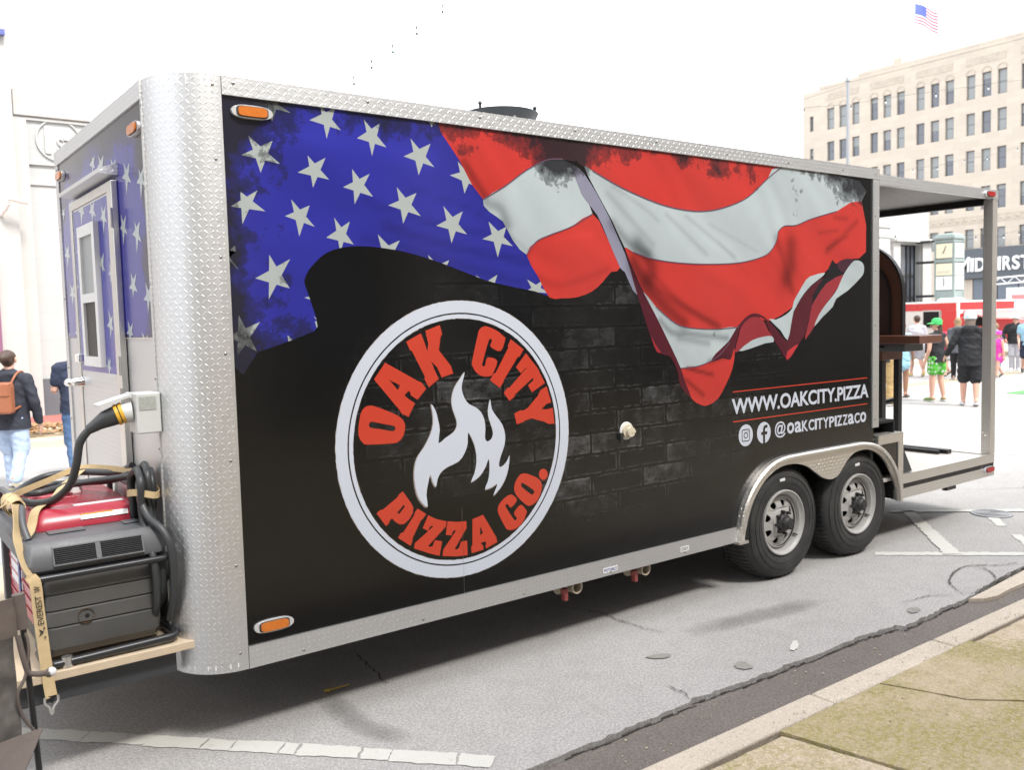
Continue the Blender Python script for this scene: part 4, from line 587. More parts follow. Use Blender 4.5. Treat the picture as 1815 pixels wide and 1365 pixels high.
# the near bay line, cracked into pieces
p0 = Vector((-.80, .83)); p1 = Vector((.72, -.79)); dr = (p1-p0).normalized(); nr = Vector((-dr.y, dr.x)); L = (p1-p0).length
cuts = [0, .16, .245, .30, .42, .48, .58, .615, .74, .80, .93, 1.0]
for a, c in zip(cuts[:-1], cuts[1:]):
    wa, wb = .055, .052; rr_ = random.Random(int(a*100)+2)
    e1 = rr_.uniform(.0, .012); e2 = rr_.uniform(.0, .012)
    q = [p0+dr*(a*L+e1)+nr*wa*rr_.uniform(.8, 1), p0+dr*(a*L+e2+.003)-nr*wa*rr_.uniform(.85, 1), p0+dr*(c*L-.002+e2*.5)-nr*wb*rr_.uniform(.85, 1), p0+dr*(c*L-.003)+nr*wb*rr_.uniform(.8, 1)]
    line([(v.x, v.y) for v in q], None, .006)
line([(6.216,.579),(6.286,.512),(5.175,-.48),(5.08,-.40)], None, .010, .0075)
line([(6.679,.10),(6.732,.05),(6.30,-.293),(6.243,-.24)])
line([(6.027,-.445),(6.081,-.496),(5.60,-.88),(5.545,-.84)])
line([(4.79,-.03),(4.705,-.08),(5.60,-.905),(5.73,-.905)])
line([(6.17,.659),(6.101,.618),(6.937,-.146),(7.8,-.90),(7.87,-.86),(7.013,-.085)], None, .010, .0075)
for k in range(1, 4):
    dx = k*2.72
    line([(9.0+dx,2.75),(9.09+dx,2.8),(12.5+dx-1.2,-.5),(12.41+dx-1.2,-.55)][:4])
line([(9.65,1.95),(9.72,2.0),(11.6,-.35),(11.53,-.40)]); line([(11.0,4.15),(11.08,4.2),(13.0,1.6),(12.92,1.55)])
for yy in (8.05, 8.30):
    flat('painted_line', [(-60, yy), (33, yy-.55), (33, yy-.45), (-60, yy+.1)], .004, M['paint_yellow'], road)
# manhole cover
t = thing('manhole_cover', 'round iron manhole cover set in the road behind the trailer', 'manhole cover', (6.66, .0, 0))
MB().lathe([(.165, .0), (.165, .010), (.155, .013), (.0, .013)], (6.66, .0, 0), 'z', 28).obj('cover', plain('worn_iron', (.30, .30, .31), .5, .4, .2, 30), t, 40)
b = MB()
for k in range(6): b.lathe([(.02+.022*k, .013), (.02+.022*k, .0165), (.028+.022*k, .0165), (.028+.022*k, .013)], (6.66, .0, 0), 'z', 24)
b.obj('tread_ring', plain('worn_iron_tread', (.34, .34, .35), .45, .4, .2, 30), t, 40)
# cracks: jagged ribbons
def crack(pts, w, seed=1):
    rr = random.Random(seed); P = []
    for a, c in zip(pts[:-1], pts[1:]):
        n = max(3, int(hypot(c[0]-a[0], c[1]-a[1])/.018))
        for k in range(n):
            t = k/n; P.append((a[0]+(c[0]-a[0])*t+rr.uniform(-.008, .008), a[1]+(c[1]-a[1])*t+rr.uniform(-.008, .008)))
    P.append(pts[-1]); b = MB(); n = len(P)
    for i, p in enumerate(P):
        q = P[min(i+1, n-1)]; o = P[max(i-1, 0)]; d = Vector((q[0]-o[0], q[1]-o[1])); d.normalize(); nn = Vector((-d.y, d.x))
        ww = w*.62*rr.uniform(.25, 1.15)*min(1, .25+3*min(i, n-1-i)/n)/2
        b.v += [(p[0]+nn.x*ww, p[1]+nn.y*ww, .0085), (p[0]-nn.x*ww, p[1]-nn.y*ww, .0085)]
        if i: b.f.append((2*i-2, 2*i-1, 2*i+1, 2*i))
    me = b.mesh('road_crack'); 
    if me.polygons[0].normal.z < 0: me.flip_normals()
    me.materials.append(M['crack']); return obj_from(me, 'road_crack', road)
crack(spline2([(5.25,-.84),(5.103,-.80),(4.915,-.664),(4.75,-.66),(4.602,-.699),(4.45,-.76),(4.364,-.83),(4.26,-.95)], 4), .022, 1)
crack([(4.915,-.664),(4.93,-.75),(4.85,-.85),(4.70,-.95)], .016, 2)
crack([(2.20,.56),(2.214,.486),(2.303,.28),(2.288,.109),(2.308,-.081),(2.335,-.215)], .015, 3)
crack([(3.82,-.78),(3.899,-.805),(4.074,-.824),(4.19,-.93)], .015, 4)
crack([(1.806,-.734),(1.805,-.849),(1.772,-.905)], .016, 5)
crack([(.854,.728),(.822,.588),(.806,.482),(.794,.339),(.763,.237),(.774,.19)], .02, 6)
crack([(4.26,-.98),(4.6,-.955),(4.95,-.925),(5.6,-.915)], .02, 7)
crack([(7.2,.9),(8.0,.35),(9.0,.2)], .012, 8)
# sidewalk crack
def blob(name, c, rx, ry, rot, mat, seed, z=.006, parent=road):
    rr = random.Random(seed); P = []
    ph = [rr.uniform(0, 6.28) for _ in range(4)]
    for k in range(36):
        a = 2*pi*k/36; m = 1+.10*sin(2*a+ph[0])+.08*sin(3*a+ph[1])+.06*sin(7*a+ph[2])+rr.uniform(-.05, .05)
        x, y = rx*m*cos(a), ry*m*sin(a); P.append((c[0]+x*cos(rot)-y*sin(rot), c[1]+x*sin(rot)+y*cos(rot)))
    return flat(name, P, z, mat, parent)
blob('road_stain', (2.06, -.432), .062, .034, -.5, M['stain'], 1); blob('road_stain', (2.29, -.80), .05, .045, .3, M['stain'], 2)
blob('road_stain', (3.745, -.905), .055, .035, .2, M['stain'], 3); blob('road_stain', (2.72, -.80), .07, .022, .5, M['paint'], 4)
def soft_stain():
    g = NG('faint_oil_stain'); c = g.geo(); n = g.noise(c, 12, 6, .7)
    at = g.n('Attribute', attribute_name='fade')
    e = g.math('ADD', at.outputs['Fac'], g.math('MULTIPLY', g.math('SUBTRACT', n, .5), .9))
    tr = g.n('BsdfTransparent'); mx = g.n('MixShader'); g.set((.085, .078, .072), .7, 0)
    out = g.t.nodes['Material Output']
    g.l(g.ramp(e, [(.30, 0), (1.15, .26)]), mx.inputs[0]); g.l(tr.outputs[0], mx.inputs[1]); g.l(g.b.outputs[0], mx.inputs[2]); g.l(mx.outputs[0], out.inputs[0])
    return g.m
M['soft_stain'] = soft_stain()
def fade_patch(name, path, w):
    P = spline([(x, y, .0065) for x, y in path], 5); b = MB(); fades = []
    for i, p in enumerate(P):
        t = (P[min(i+1, len(P)-1)]-P[max(i-1, 0)]).normalized(); nn = Vector((-t.y, t.x, 0)); e = min(1, 4*min(i, len(P)-1-i)/len(P))
        for k in range(7):
            s_ = (k-3)/3; b.v.append(tuple(p+nn*w*s_)); fades.append(e*(1-s_*s_))
        if i:
            for k in range(6): b.f.append((7*i-7+k, 7*i-6+k, 7*i+k+1, 7*i+k))
    me = bpy.data.meshes.new(name); me.from_pydata(b.v, [], b.f); me.update()
    a = me.attributes.new('fade', 'FLOAT', 'POINT'); a.data.foreach_set('value', fades)
    if me.polygons[0].normal.z < 0: me.flip_normals()
    me.materials.append(M['soft_stain']); return obj_from(me, name, road)
fade_patch('oil_stain', [(.50,.38),(.46,.15),(.45,-.10),(.50,-.30),(.62,-.50)], .10)
fade_patch('oil_stain', [(2.3,-.28),(2.8,-.34),(3.2,-.40),(3.6,-.42)], .13)
# thing: stick of litter
t = MB().cyl((.50, .29, .016), (.60, .275, .022), .006, .004, 8).cyl((.50, .29, .016), (.475, .30, .014), .012, .006, 8).obj('wooden_stick', M['wood_litter'])
tag(t, 'yellow wooden stick lying in the shadow under the front of the trailer', 'stick')
blobs = MB(); rr = random.Random(8)
for k in range(60):
    x = rr.uniform(.9, 5.2); y = rr.uniform(-1.33, -.95); r = rr.uniform(.003, .009)
    blobs.sphere((x, y, -.028+r*.5), r, 6, 4, (1, rr.uniform(.6, 1), .6))
for k in range(260):
    x = rr.uniform(1.4, 4.2); y = rr.uniform(-2.6, -1.42) if k % 3 else rr.uniform(-1.56, -1.45); r = rr.uniform(.0015, .0055)
    blobs.sphere((x, y, .131+r*.4), r, 6, 4, (1, rr.uniform(.5, 1), .5))
o = blobs.obj('gravel', plain('pale_grit', (.42, .36, .28), .9, 0, .4, 80)); tag(o, kind='stuff')
# far side of the street: kerb, pavement, planting strip
MB().box(-60, 31.5, 11.9, 12.15, -.2, .13).obj('far_kerb', M['kerb'], None, bevel=.02)['kind'] = 'structure'
MB().box(-60, 36.5, 12.153, 30, -.2, .125).obj('far_pavement', M['slab'])['kind'] = 'structure'
MB().box(-20, 31, 14.45, 16.35, .0, .135).obj('brick_paving_strip', M['red_paving'])['kind'] = 'structure'
b = MB(); rr = random.Random(4)
for k in range(700):
    x = rr.gauss(1.0, .9); y = rr.uniform(12.35, 13.5); h = .16*exp(-((x-1.15)/.9)**2)*(1-((y-12.9)/.75)**2)+.13
    a = rr.uniform(0, pi); s_ = rr.uniform(.03, .07)
    Mx = Matrix.Translation((x, y, max(.13, h))) @ Euler((rr.uniform(-.6, .6), rr.uniform(-.6, .6), a)).to_matrix().to_4x4()
    b.box(-s_, s_, -s_*.4, s_*.4, -.008, .008, Mx)
o = b.obj('wood_chip_mulch', M['mulch']); tag(o, 'orange brown wood chips heaped behind the far kerb', kind='stuff')
o = MB().box(18.2, 20.6, 4.2, 5.1, .0, .012).obj('turf_mat', M['green_mat']); tag(o, 'flat green turf mat lying on the road at the right edge', 'mat')

o = MB().prism([(4.22,-1.0),(4.5,-.985),(4.75,-.965),(5.2,-.935),(8,-.935),(8,-1.07),(5.0,-1.075),(4.62,-1.07),(4.42,-1.085),(4.30,-1.06)], lambda u, v, t: (u, v, t), -.027, -.004).obj('concrete_patch', M['kerb'], road)

# ------------------------------------------------------------------ buildings
def wall_with_openings(u0, u1, z0, z1, ops, depth, mp):
    """wall sheet with recessed rectangular openings; mp(u, t, z): t = depth into the wall"""
    us = sorted({u0, u1, *[o[0] for o in ops], *[o[1] for o in ops]}); zs = sorted({z0, z1, *[o[2] for o in ops], *[o[3] for o in ops]})
    b = MB(); idx = {}
    def vid(u, z):
        k = (round(u, 4), round(z, 4))
        if k not in idx: idx[k] = len(b.v); b.v.append(tuple(mp(u, 0, z)))
        return idx[k]
    for i in range(len(us)-1):
        for j in range(len(zs)-1):
            cu, cz = (us[i]+us[i+1])/2, (zs[j]+zs[j+1])/2
            if any(o[0] < cu < o[1] and o[2] < cz < o[3] for o in ops): continue
            b.f.append((vid(us[i], zs[j]), vid(us[i+1], zs[j]), vid(us[i+1], zs[j+1]), vid(us[i], zs[j+1])))
    for a, c, lo, hi in ops:
        q = [(a, lo), (c, lo), (c, hi), (a, hi)]
        for k in range(4):
            (ua, za), (ub, zb) = q[k], q[(k+1) % 4]
            b.add([mp(ua, 0, za), mp(ub, 0, zb), mp(ub, depth, zb), mp(ua, depth, za)], [(0, 1, 2, 3)])
    return b
# --- limestone office block across the cross street, facade x = 91 looking back at us
OX = 91.0
off = thing('office_building', 'tall buff limestone office block with rows of paired dark windows behind the porch', 'building', (OX+8, 40, 0))
mpO = lambda u, t, z: (OX+t, u, z)
cols = [(57.26,58.2),(55.66,56.63),(54.1,55.0),(51.87,52.78),(50.33,51.26),(48.78,49.69),(46.59,47.51),(45.03,45.94),(43.49,44.4),(41.36,42.24),(39.79,40.71),(38.29,39.19)]
g5 = 5.25
for g in range(1, 6):
    for (a, c) in cols[-3:]: cols.append((a-g*g5, c-g*g5))
rows = [(22.72, 25.12), (19.17, 21.35), (15.47, 17.65), (11.66, 13.95), (7.85, 9.78)]
ops = [(a, c, lo, hi) for a, c in cols for lo, hi in rows]
ops += [(59.99, 60.49, 22.91, 24.63), (59.99, 60.49, 19.3, 20.9)]
wall_with_openings(10, 61.4, 0, 27.45, ops, .35, mpO).obj('facade', M['limestone'], off)
MB().box(OX+.36, OX+18, 10.01, 61.38, 0, 27.4).obj('wall', M['limestone'], off)
MB().box(OX-.05, OX+.6, 30, 59.2, 27.46, 27.85).box(OX-.05, OX+.6, 10, 54.3, 27.852, 28.12).obj('parapet', M['limestone'], off, bevel=.03)
MB().box(OX+2, OX+6, 51.3, 55.6, 27.5, 28.8).box(OX+1.99, OX+3.5, 50.3, 51.29, 27.5, 29.3).obj('roof_house', M['limestone'], off)
win_w, win_h = 1.0, 1.0
def unit_window(name, pane_mat):
    f = MB()
    for x0, x1, z0, z1 in ((0, .07, 0, 1), (.93, 1, 0, 1), (.07, .93, 0, .035), (.07, .93, .965, 1), (.07, .93, .49, .515)): f.box(.0, .06, x0, x1, z0, z1)
    fm = f.mesh(name); fm.materials.append(M['limestone_relief'])
    p = MB().box(.02, .04, .07, .93, .035, .965).mesh('pane'); p.materials.append(pane_mat)
    return fm, p
wd, wb = unit_window('window', M['glass']), unit_window('window', M['blind'])
M['win_frame'] = plain('dark_bronze_frame', (.12, .115, .11), .5, .2, .1, 3)
for m_ in (wd[0], wb[0]): m_.materials.clear(); m_.materials.append(M['win_frame'])
rw = random.Random(12)
blind_me = MB().box(.012, .018, .075, .925, .0, .96).mesh('window_blind'); blind_me.materials.append(M['blind'])
for (a, c, lo, hi) in ops:
    if c < 26: continue
    k = wb if rw.random() < .5 else wd
    o = obj_from(k[0], 'window', off); o.location = (OX+.26, a, lo); o.scale = (1, c-a, hi-lo)
    o.matrix_parent_inverse = wmat(off).inverted()
    p = bpy.data.objects.new('pane', k[1]); COL.objects.link(p); p.parent = o
    if k is wd and rw.random() < .65:
        q = bpy.data.objects.new('window_blind', blind_me); COL.objects.link(q); q.parent = o; q.scale = (1, 1, rw.uniform(.15, .6)); q.location = (0, 0, .965*(1-q.scale.z))
# carved panels above the top windows and small arches
for g in range(-1, 7):
    y1 = 58.2-5.27*(g) if g >= 0 else 0
    if g < 0 or y1 < 28: continue
    MB().box(OX-.035, OX+.03, y1-4.0, y1-.1, 26.05, 26.75).obj('carved_panel', M['limestone_relief'], off)
for a, c in cols:
    if c < 28: continue
    m_ = (a+c)/2; P = [(m_+.5*cos(pi*k/10), 25.2+.5*sin(pi*k/10)) for k in range(11)]
    Q = [(m_+.38*cos(pi*k/10), 25.2+.38*sin(pi*k/10)) for k in range(11)]
    MB().prism(P+Q[::-1], lambda u, v, t: (OX+t, u, v), -.05, .02).obj('window_arch', M['limestone_relief'], off)
MB().box(OX-.04, OX+.03, 28, 61.2, 10.35, 11.1).obj('carved_band', M['limestone_relief'], off)
for k in range(36):
    y = 60-.85*k
    MB().sphere((OX-.05, y, 10.72), .17, 8, 6, (.4, 1, 1)).obj('rosette', M['limestone_relief'], off, 60)
# charcoal bank fascia with white letters
sg = thing('bank_sign', 'long charcoal fascia sign with large white MIDFIRST letters', 'sign', (OX-.5, 38, 4.8))
MB().box(OX-.9, OX-.02, 22, 43.6, 4.78, 7.75).obj('fascia', M['sign_grey'], sg)
for txt, ya, yb, z0, z1 in (('M', 42.25, 41.24, 5.45, 6.95), ('I', 41.12, 40.82, 5.45, 6.8), ('D', 40.68, 39.70, 5.45, 6.8), ('F', 39.5, 38.75, 5.45, 6.95), ('I', 38.48, 38.2, 5.45, 6.8), ('R', 38.02, 37.22, 5.45, 6.8), ('S', 37.14, 36.43, 5.45, 6.8), ('T', 36.35, 35.5, 5.45, 6.8)):
    place_text(txt, M['sign_white'], sg, ya, yb, z0, z1, lambda u, v, t: (OX-1.0-t, u, v), .025, .08, name='letter')
for y0, y1, m_ in ((41.3, 43.4, 'limestone'), (38.9, 41.2, 'panel_grey'), (36.9, 38.8, 'panel_grey'), (30, 36.8, 'glass')):
    MB().box(OX-.25, OX-.03, y0, y1, 0, 4.7).obj('ground_floor_panel', M[m_], off)
# --- white stone bank on the far side of the street
BY = 16.5
M['emblem'] = plain('cut_cream_stone', (.45, .45, .44), .85, 0, .06, 3)
bank = thing('bank_building', 'white stone bank front with a ringed 1ST emblem and dark base behind the trailer', 'building', (17, BY+6, 0))
mpB = lambda u, t, z: (u, BY+t, z)
ops = [(33.79, 35.47, .5, 4.53)]
wall_with_openings(-3.9, 36.17, 0, 6.58, ops, .3, mpB).obj('facade', M['whitestone'], bank)
MB().box(-3.89, 36.16, BY+.31, BY+14, 0, 6.56).obj('wall', M['whitestone'], bank)
MB().box(1.66, 36.25, BY-.09, BY+.2, 6.10, 6.62).obj('cornice', M['whitestone2'], bank, bevel=.02)
MB().box(1.66, 36.25, BY-.05, BY-.002, 6.03, 6.085).box(1.66, 33.2, BY-.05, BY-.002, 5.16, 5.20).box(1.66, 33.2, BY-.035, BY-.002, 4.76, 4.79).obj('moulding', M['emblem'], bank)
MB().box(1.87, 33.0, BY-.06, BY-.003, 0, .872).obj('base_panel', M['grey_base'], bank)
MB().box(33.2, 36.3, BY-.3, BY-.003, 4.60, 4.75).obj('window_ledge', M['whitestone2'], bank, bevel=.02)
MB().box(35.5, 36.2, BY-.12, BY-.003, 0, 4.59).box(33.25, 33.76, BY-.12, BY-.003, 0, 4.59).obj('window_jamb', M['whitestone2'], bank)
wf = MB()
for x in (33.8, 34.2, 34.78, 35.1, 35.40): wf.box(x, x+.06, BY+.2, BY+.3, .5, 4.53)
for z in (.5, 2.3, 3.2, 4.47): wf.box(33.8, 35.46, BY+.205, BY+.295, z, z+.06)
wfo = wf.obj('window', M['black_metal'], bank)
MB().box(33.79, 35.47, BY+.24, BY+.26, .5, 4.53).obj('pane', M['glass'], wfo)
MB().box(34.25, 34.8, BY+.30, BY+.305, 2.4, 3.7).obj('poster', plain('red_poster', (.25, .05, .05), .4), wfo)
# tall pilaster at the left edge
MB().box(-3.5, 1.62, BY-.28, BY-.002, 0, 9.2).obj('pilaster', M['whitestone2'], bank)
MB().box(1.622, 1.87, BY-.14, BY-.003, 0, 6.02).obj('pilaster_return', M['whitestone2'], bank)
MB().box(-1.6, 1.18, BY-.36, BY-.283, 1.35, 3.2).obj('window_surround', M['purple'], bank)
MB().box(-1.5, 1.05, BY-.365, BY-.362, 1.45, 3.1).obj('pane', M['glass'], bank)
# emblem
ring = MB().lathe([(.395, -.035), (.395, .0), (.425, .0), (.425, -.035), (.395, -.035)], (2.46, BY-.004, 5.68), 'y', 48)
eo = ring.obj('emblem_ring', M['emblem'], bank, 40)
place_text('1', M['emblem'], bank, 2.20, 2.31, 5.40, 5.95, lambda u, v, t: (u, BY-.02-t, v), .02, .015, name='emblem_letter')
place_text('ST', M['emblem'], bank, 2.42, 2.74, 5.44, 5.74, lambda u, v, t: (u, BY-.02-t, v), .01, .015, name='emblem_letter')
sgn = MB().box(-1.0, 1.56, BY-.42, BY-.3, 7.52, 7.62).obj('sign_edge', M['blue_trim'], bank)
# security camera
t = thing('security_camera', 'white security camera on a short arm on the left pilaster', 'camera', (1.4, BY-.3, 4.3))
MB().tube(spline([(1.30, BY-.29, 4.10), (1.36, BY-.45, 4.18), (1.42, BY-.6, 4.30)], 5), .035, 8).obj('arm', M['truck_white'], t, 50)
MB().cyl((1.40, BY-.62, 4.40), (1.74, BY-.66, 4.33), .06, .055, 12).obj('housing', M['truck_white'], t, 50)
b = MB(); rr = random.Random(2)
for k in range(160):
    c = Vector((1.0+rr.gauss(0, .16), 15.85+rr.gauss(0, .14), .3+rr.random()*.85)); a = rr.uniform(0, 6.28); s_ = rr.uniform(.04, .09)
    d = Vector((cos(a), sin(a), rr.uniform(-.2, .8)))*s_; e = Vector((-sin(a), cos(a), .2))*s_*.35
    b.add([c-d, c+e, c+d, c-e], [(0, 1, 2, 3)])
t = thing('shrub', 'dark green shrub against the white pilaster at the left edge', 'shrub', (1.0, 15.85, .13))
b.obj('leaves', M['leaf'], t); MB().cyl((1.0, 15.85, .1), (1.02, 15.85, .8), .03, .015, 6).obj('stem', M['mulch'], t)
# --- tall clock on the far corner
ck = thing('street_clock', 'green grey box clock with stacked cream faces bracketed off the far corner', 'clock', (34.95, 15.0, 0))
def ckface(n, x0, x1, y0, y1, z0, z1, m_): MB().box(x0, x1, y0, y1, z0, z1).obj(n, M[m_], ck)
cx0, cx1, cy0, cy1 = 34.63, 35.45, 14.60, 15.42
MB().box(cx0+.02, cx1-.02, cy0+.02, cy1-.02, 2.2, 2.55).box(cx0+.02, cx1-.02, cy0+.02, cy1-.02, 4.48, 4.62).box(cx0-.02, cx1+.02, cy0-.02, cy1+.02, 3.68, 3.82).box(cx0+.05, cx1-.05, cy0+.05, cy1-.05, 2.5, 4.6).obj('case', M['clock_green'], ck, bevel=.03)
b = MB()
for x in (cx0, cx1-.07):
    for y in (cy0, cy1-.07): b.box(x, x+.07, y, y+.07, 2.3, 4.6)
b.obj('corner_post', M['clock_green'], ck)
b = MB().ring_loft([[(cx0+a, cy0+a, z), (cx1-a, cy0+a, z), (cx1-a, cy1-a, z), (cx0+a, cy1-a, z)] for a, z in ((-.02, 4.62), (-.02, 4.70), (.04, 4.80), (.14, 4.86))])
b.obj('cap', M['clock_green'], ck)
for z in (2.35, 3.75, 4.6): MB().box(34.95, 35.13, cy1-.01, BY-.12, z-.05, z+.05).obj('bracket', M['dark_metal'], ck)
MB().ring_loft([[(cx0+a, cy0+a, z), (cx1-a, cy0+a, z), (cx1-a, cy1-a, z), (cx0+a, cy1-a, z)] for a, z in ((.14, 2.06), (.03, 2.12), (.02, 2.2))]).obj('under_cap', M['clock_green'], ck)
for z0, z1, mm in ((3.86, 4.44, 'clock_face'), (3.16, 3.64, 'clock_face'), (2.58, 3.12, 'clock_white')):
    a = MB().box(cx0-.012, cx0+.04, cy0+.08, cy1-.08, z0, z1).obj('dial', M[mm], ck)
    c = MB().box(cx0+.08, cx1-.08, cy0-.012, cy0+.04, z0, z1).obj('dial', M['clock_white'], ck)
    zc = (z0+z1)/2; yc = (cy0+cy1)/2; xc = (cx0+cx1)/2
    if z0 == 3.16:
        place_text('BANK', M['limestone'], a, cy1-.16, cy0+.16, 3.24, 3.36, lambda u, v, t: (cx0-.016-t, u, v), 0, .002)
    else:
        r_ = .35 if z0 > 3.5 else -.05
        MB().box(cx0-.02, cx0-.014, -.012, .012, -.05, .22, Matrix.Translation((0, yc, zc)) @ Matrix.Rotation(r_, 4, 'X')).box(cx0-.026, cx0-.021, -.014, .014, -.12, .08, Matrix.Translation((0, yc, zc)) @ Matrix.Rotation(r_+.1, 4, 'X')).obj('clock_hand', M['ink_black'], a)
        MB().box(-.01, .01, cy0-.02, cy0-.014, -.1, .2, Matrix.Translation((xc, 0, zc)) @ Matrix.Rotation(.1, 4, 'Y')).obj('clock_hand', M['ink_black'], c)
# --- red and white concession trailer
tr = thing('concession_trailer', 'red and white concession trailer with an open serving window in the crowd', 'trailer', (33.3, 14, 0))
C0 = Vector((31.69, 12.97)); dA = Vector((.42, .91)).normalized(); dB = Vector((.91, -.42)).normalized(); KS = .733
zt_ = lambda z: 1.8084+(z-1.8084)*KS if z > .75 else z
def tp(a, bb, z): p = C0+dA*(a*KS)+dB*(bb*KS); return (p.x, p.y, zt_(z))
def tbox(b, a0, a1, b0, b1, z0, z1):
    V = [tp(a0, b0, z0), tp(a1, b0, z0), tp(a1, b1, z0), tp(a0, b1, z0), tp(a0, b0, z1), tp(a1, b0, z1), tp(a1, b1, z1), tp(a0, b1, z1)]
    return b.add(V, [(3,2,1,0),(4,5,6,7),(0,1,5,4),(1,2,6,5),(2,3,7,6),(3,0,4,7)])
tbox(MB(), 0, 5.2, 0, 3.4, .45, 2.2).obj('body', M['truck_white'], tr, bevel=.05)
tbox(MB(), .08, 5.1, -.02, -.003, 1.72, 2.1).obj('red_band', M['truck_red'], tr)
tbox(MB(), .06, 1.15, -.021, -.0035, .5, 1.715).obj('red_band', M['truck_red'], tr)
tbox(MB(), -.02, -.003, .15, 3.3, 1.75, 2.12).obj('red_band', M['truck_red'], tr)
tbox(MB(), -.021, -.0035, .15, 3.3, .5, 1.55).obj('red_band', M['truck_red'], tr)
tbox(MB(), 1.2, 2.6, -.06, -.022, .80, 1.75).obj('window_frame', M['alu'], tr)
tbox(MB(), 1.29, 2.51, -.07, -.061, .85, 1.68).obj('serving_window', M['dark'], tr)
tbox(MB(), -.06, -.023, .7, 1.9, .9, 1.55).obj('serving_window', M['dark'], tr)
b = MB(); b.ring_loft([[tp(.6+.9*cos(2*pi*k/14)*r+.9, .8+.5*sin(2*pi*k/14)*r, z) for k in range(14)] for r, z in ((1, 2.2), (.98, 2.3), (.75, 2.36))]); b.obj('roof_vent', M['truck_white'], tr, 40)
b = MB()
V = [tp(-.03, .3, 1.70), tp(-.03, 3.9, 1.66), tp(-1.5, 4.6, 1.28), tp(-1.5, .6, 1.32)]
b.add(V+[(x, y, z-.05) for x, y, z in V], [(0, 1, 2, 3), (7, 6, 5, 4), (0, 4, 5, 1), (1, 5, 6, 2), (2, 6, 7, 3), (3, 7, 4, 0)]).obj('awning', M['pink_awning'], tr)
b = MB()
for a in (2.4, 3.6):
    for c_, d_ in ((-.06, .2), (3.2, 3.46)): MB().cyl(tp(a, c_, .33), tp(a, d_, .33), .33, .33, 16).obj('wheel', M['rubber'], tr, 40)
# stage truss and hanging banner
t = thing('stage_truss', 'white lattice stage truss above the crowd beneath the bank sign', 'truss', (62, 25, 0))
A_, B_ = Vector((61.0, 25.4, 3.35)), Vector((60.2, 19.5, 3.55)); dv = (B_-A_).normalized(); b = MB()
for oz in (0, .42): b.cyl(A_+Vector((0, 0, oz)), B_+Vector((0, 0, oz)), .05, .05, 6)
n = 12
for k in range(n):
    p = A_+(B_-A_)*k/n; q = A_+(B_-A_)*(k+1)/n; b.cyl(p+Vector((0, 0, .42*(k % 2))), q+Vector((0, 0, .42*((k+1) % 2))), .03, .03, 5)
b.obj('lattice', M['truck_white'], t); MB().box(60.1, 60.5, 19.2, 19.6, 0, 4.0).obj('leg', M['truck_white'], t)
MB().box(60.8, 61.1, 25.4, 25.9, 3.3, 3.8).obj('end_block', M['truck_white'], t)
t = thing('hanging_banner', 'pale hanging banner with faint red print at the right edge', 'banner', (56.2, 22, 0))
MB().box(56.18, 56.22, 20.6, 22.3, .2, 2.95).obj('cloth', M['banner'], t)
for q in ((20.9, 22.0, 2.3, 2.55), (21.0, 21.9, .8, 1.05)): MB().box(56.16, 56.178, *q).obj('red_print', M['pink_awning'], t)
MB().cyl((56.26, 22.35, 0), (56.26, 22.35, 3.0), .03, .03, 8).cyl((56.26, 22.35, 2.97), (56.26, 20.5, 2.97), .03, .03, 8).obj('stand', M['alu'], t)
# flag on the office roof
t = thing('roof_flag', 'pale stars and stripes flag flying above the limestone office roof', 'flag', (85.0, 44.8, 27.5))
OXF, OYF = 91.8, 48.15
t.location = (OXF, OYF, 28)
MB().cyl((OXF, OYF, 27.5), (OXF, OYF, 34.3), .05, .04, 8).obj('flagpole', M['truck_white'], t)
fx = lambda a, h: (OXF-.06+.25*sin(a*5), OYF-.05-a*2.65, 34.1-a*1.75-h*2.05+.12*sin(a*6))
for k in range(13):
    b = MB(); base = 0
    for i in range(11):
        a = i/10; h0, h1 = k/13, (k+1)/13
        a0 = a if k >= 7 else .42+a*.58
        for h in (h0, h1):
            x, y, z = fx(a0, h); b.v += [(x-.01, y, z), (x+.01, y, z)]
        if i:
            m_ = 4*i
            b.f += [(m_-4, m_-2, m_+2, m_), (m_-3, m_+1, m_+3, m_-1), (m_-4, m_, m_+1, m_-3), (m_-2, m_-1, m_+3, m_+2)]
    b.obj('stripe', M['flag_red' if k % 2 == 0 else 'flag_white'], t)
b = MB()
for i in range(7):
    for h in (0, 7/13):
        x, y, z = fx(i/6*.42, h); b.v += [(x-.012, y, z), (x+.012, y, z)]
    if i:
        m_ = 4*i; b.f += [(m_-4, m_-2, m_+2, m_), (m_-3, m_+1, m_+3, m_-1), (m_-4, m_, m_+1, m_-3), (m_-2, m_-1, m_+3, m_+2)]
b.obj('canton', M['flag_blue'], t)
# slim lamp pole beyond the trailer
t = thing('light_pole', 'slim grey metal pole with a small cap carrying the string lights', 'pole', (26.2, 13.95, 0))
MB().tube([(26.2, 13.95, 0), (26.2, 13.95, 9.5)], [.07, .045], 10).obj('shaft', M['lamp_grey'], t, 40)
MB().cyl((26.2, 13.95, 9.5), (26.2, 13.95, 9.62), .085, .07, 10).obj('cap', M['lamp_grey'], t, 40)
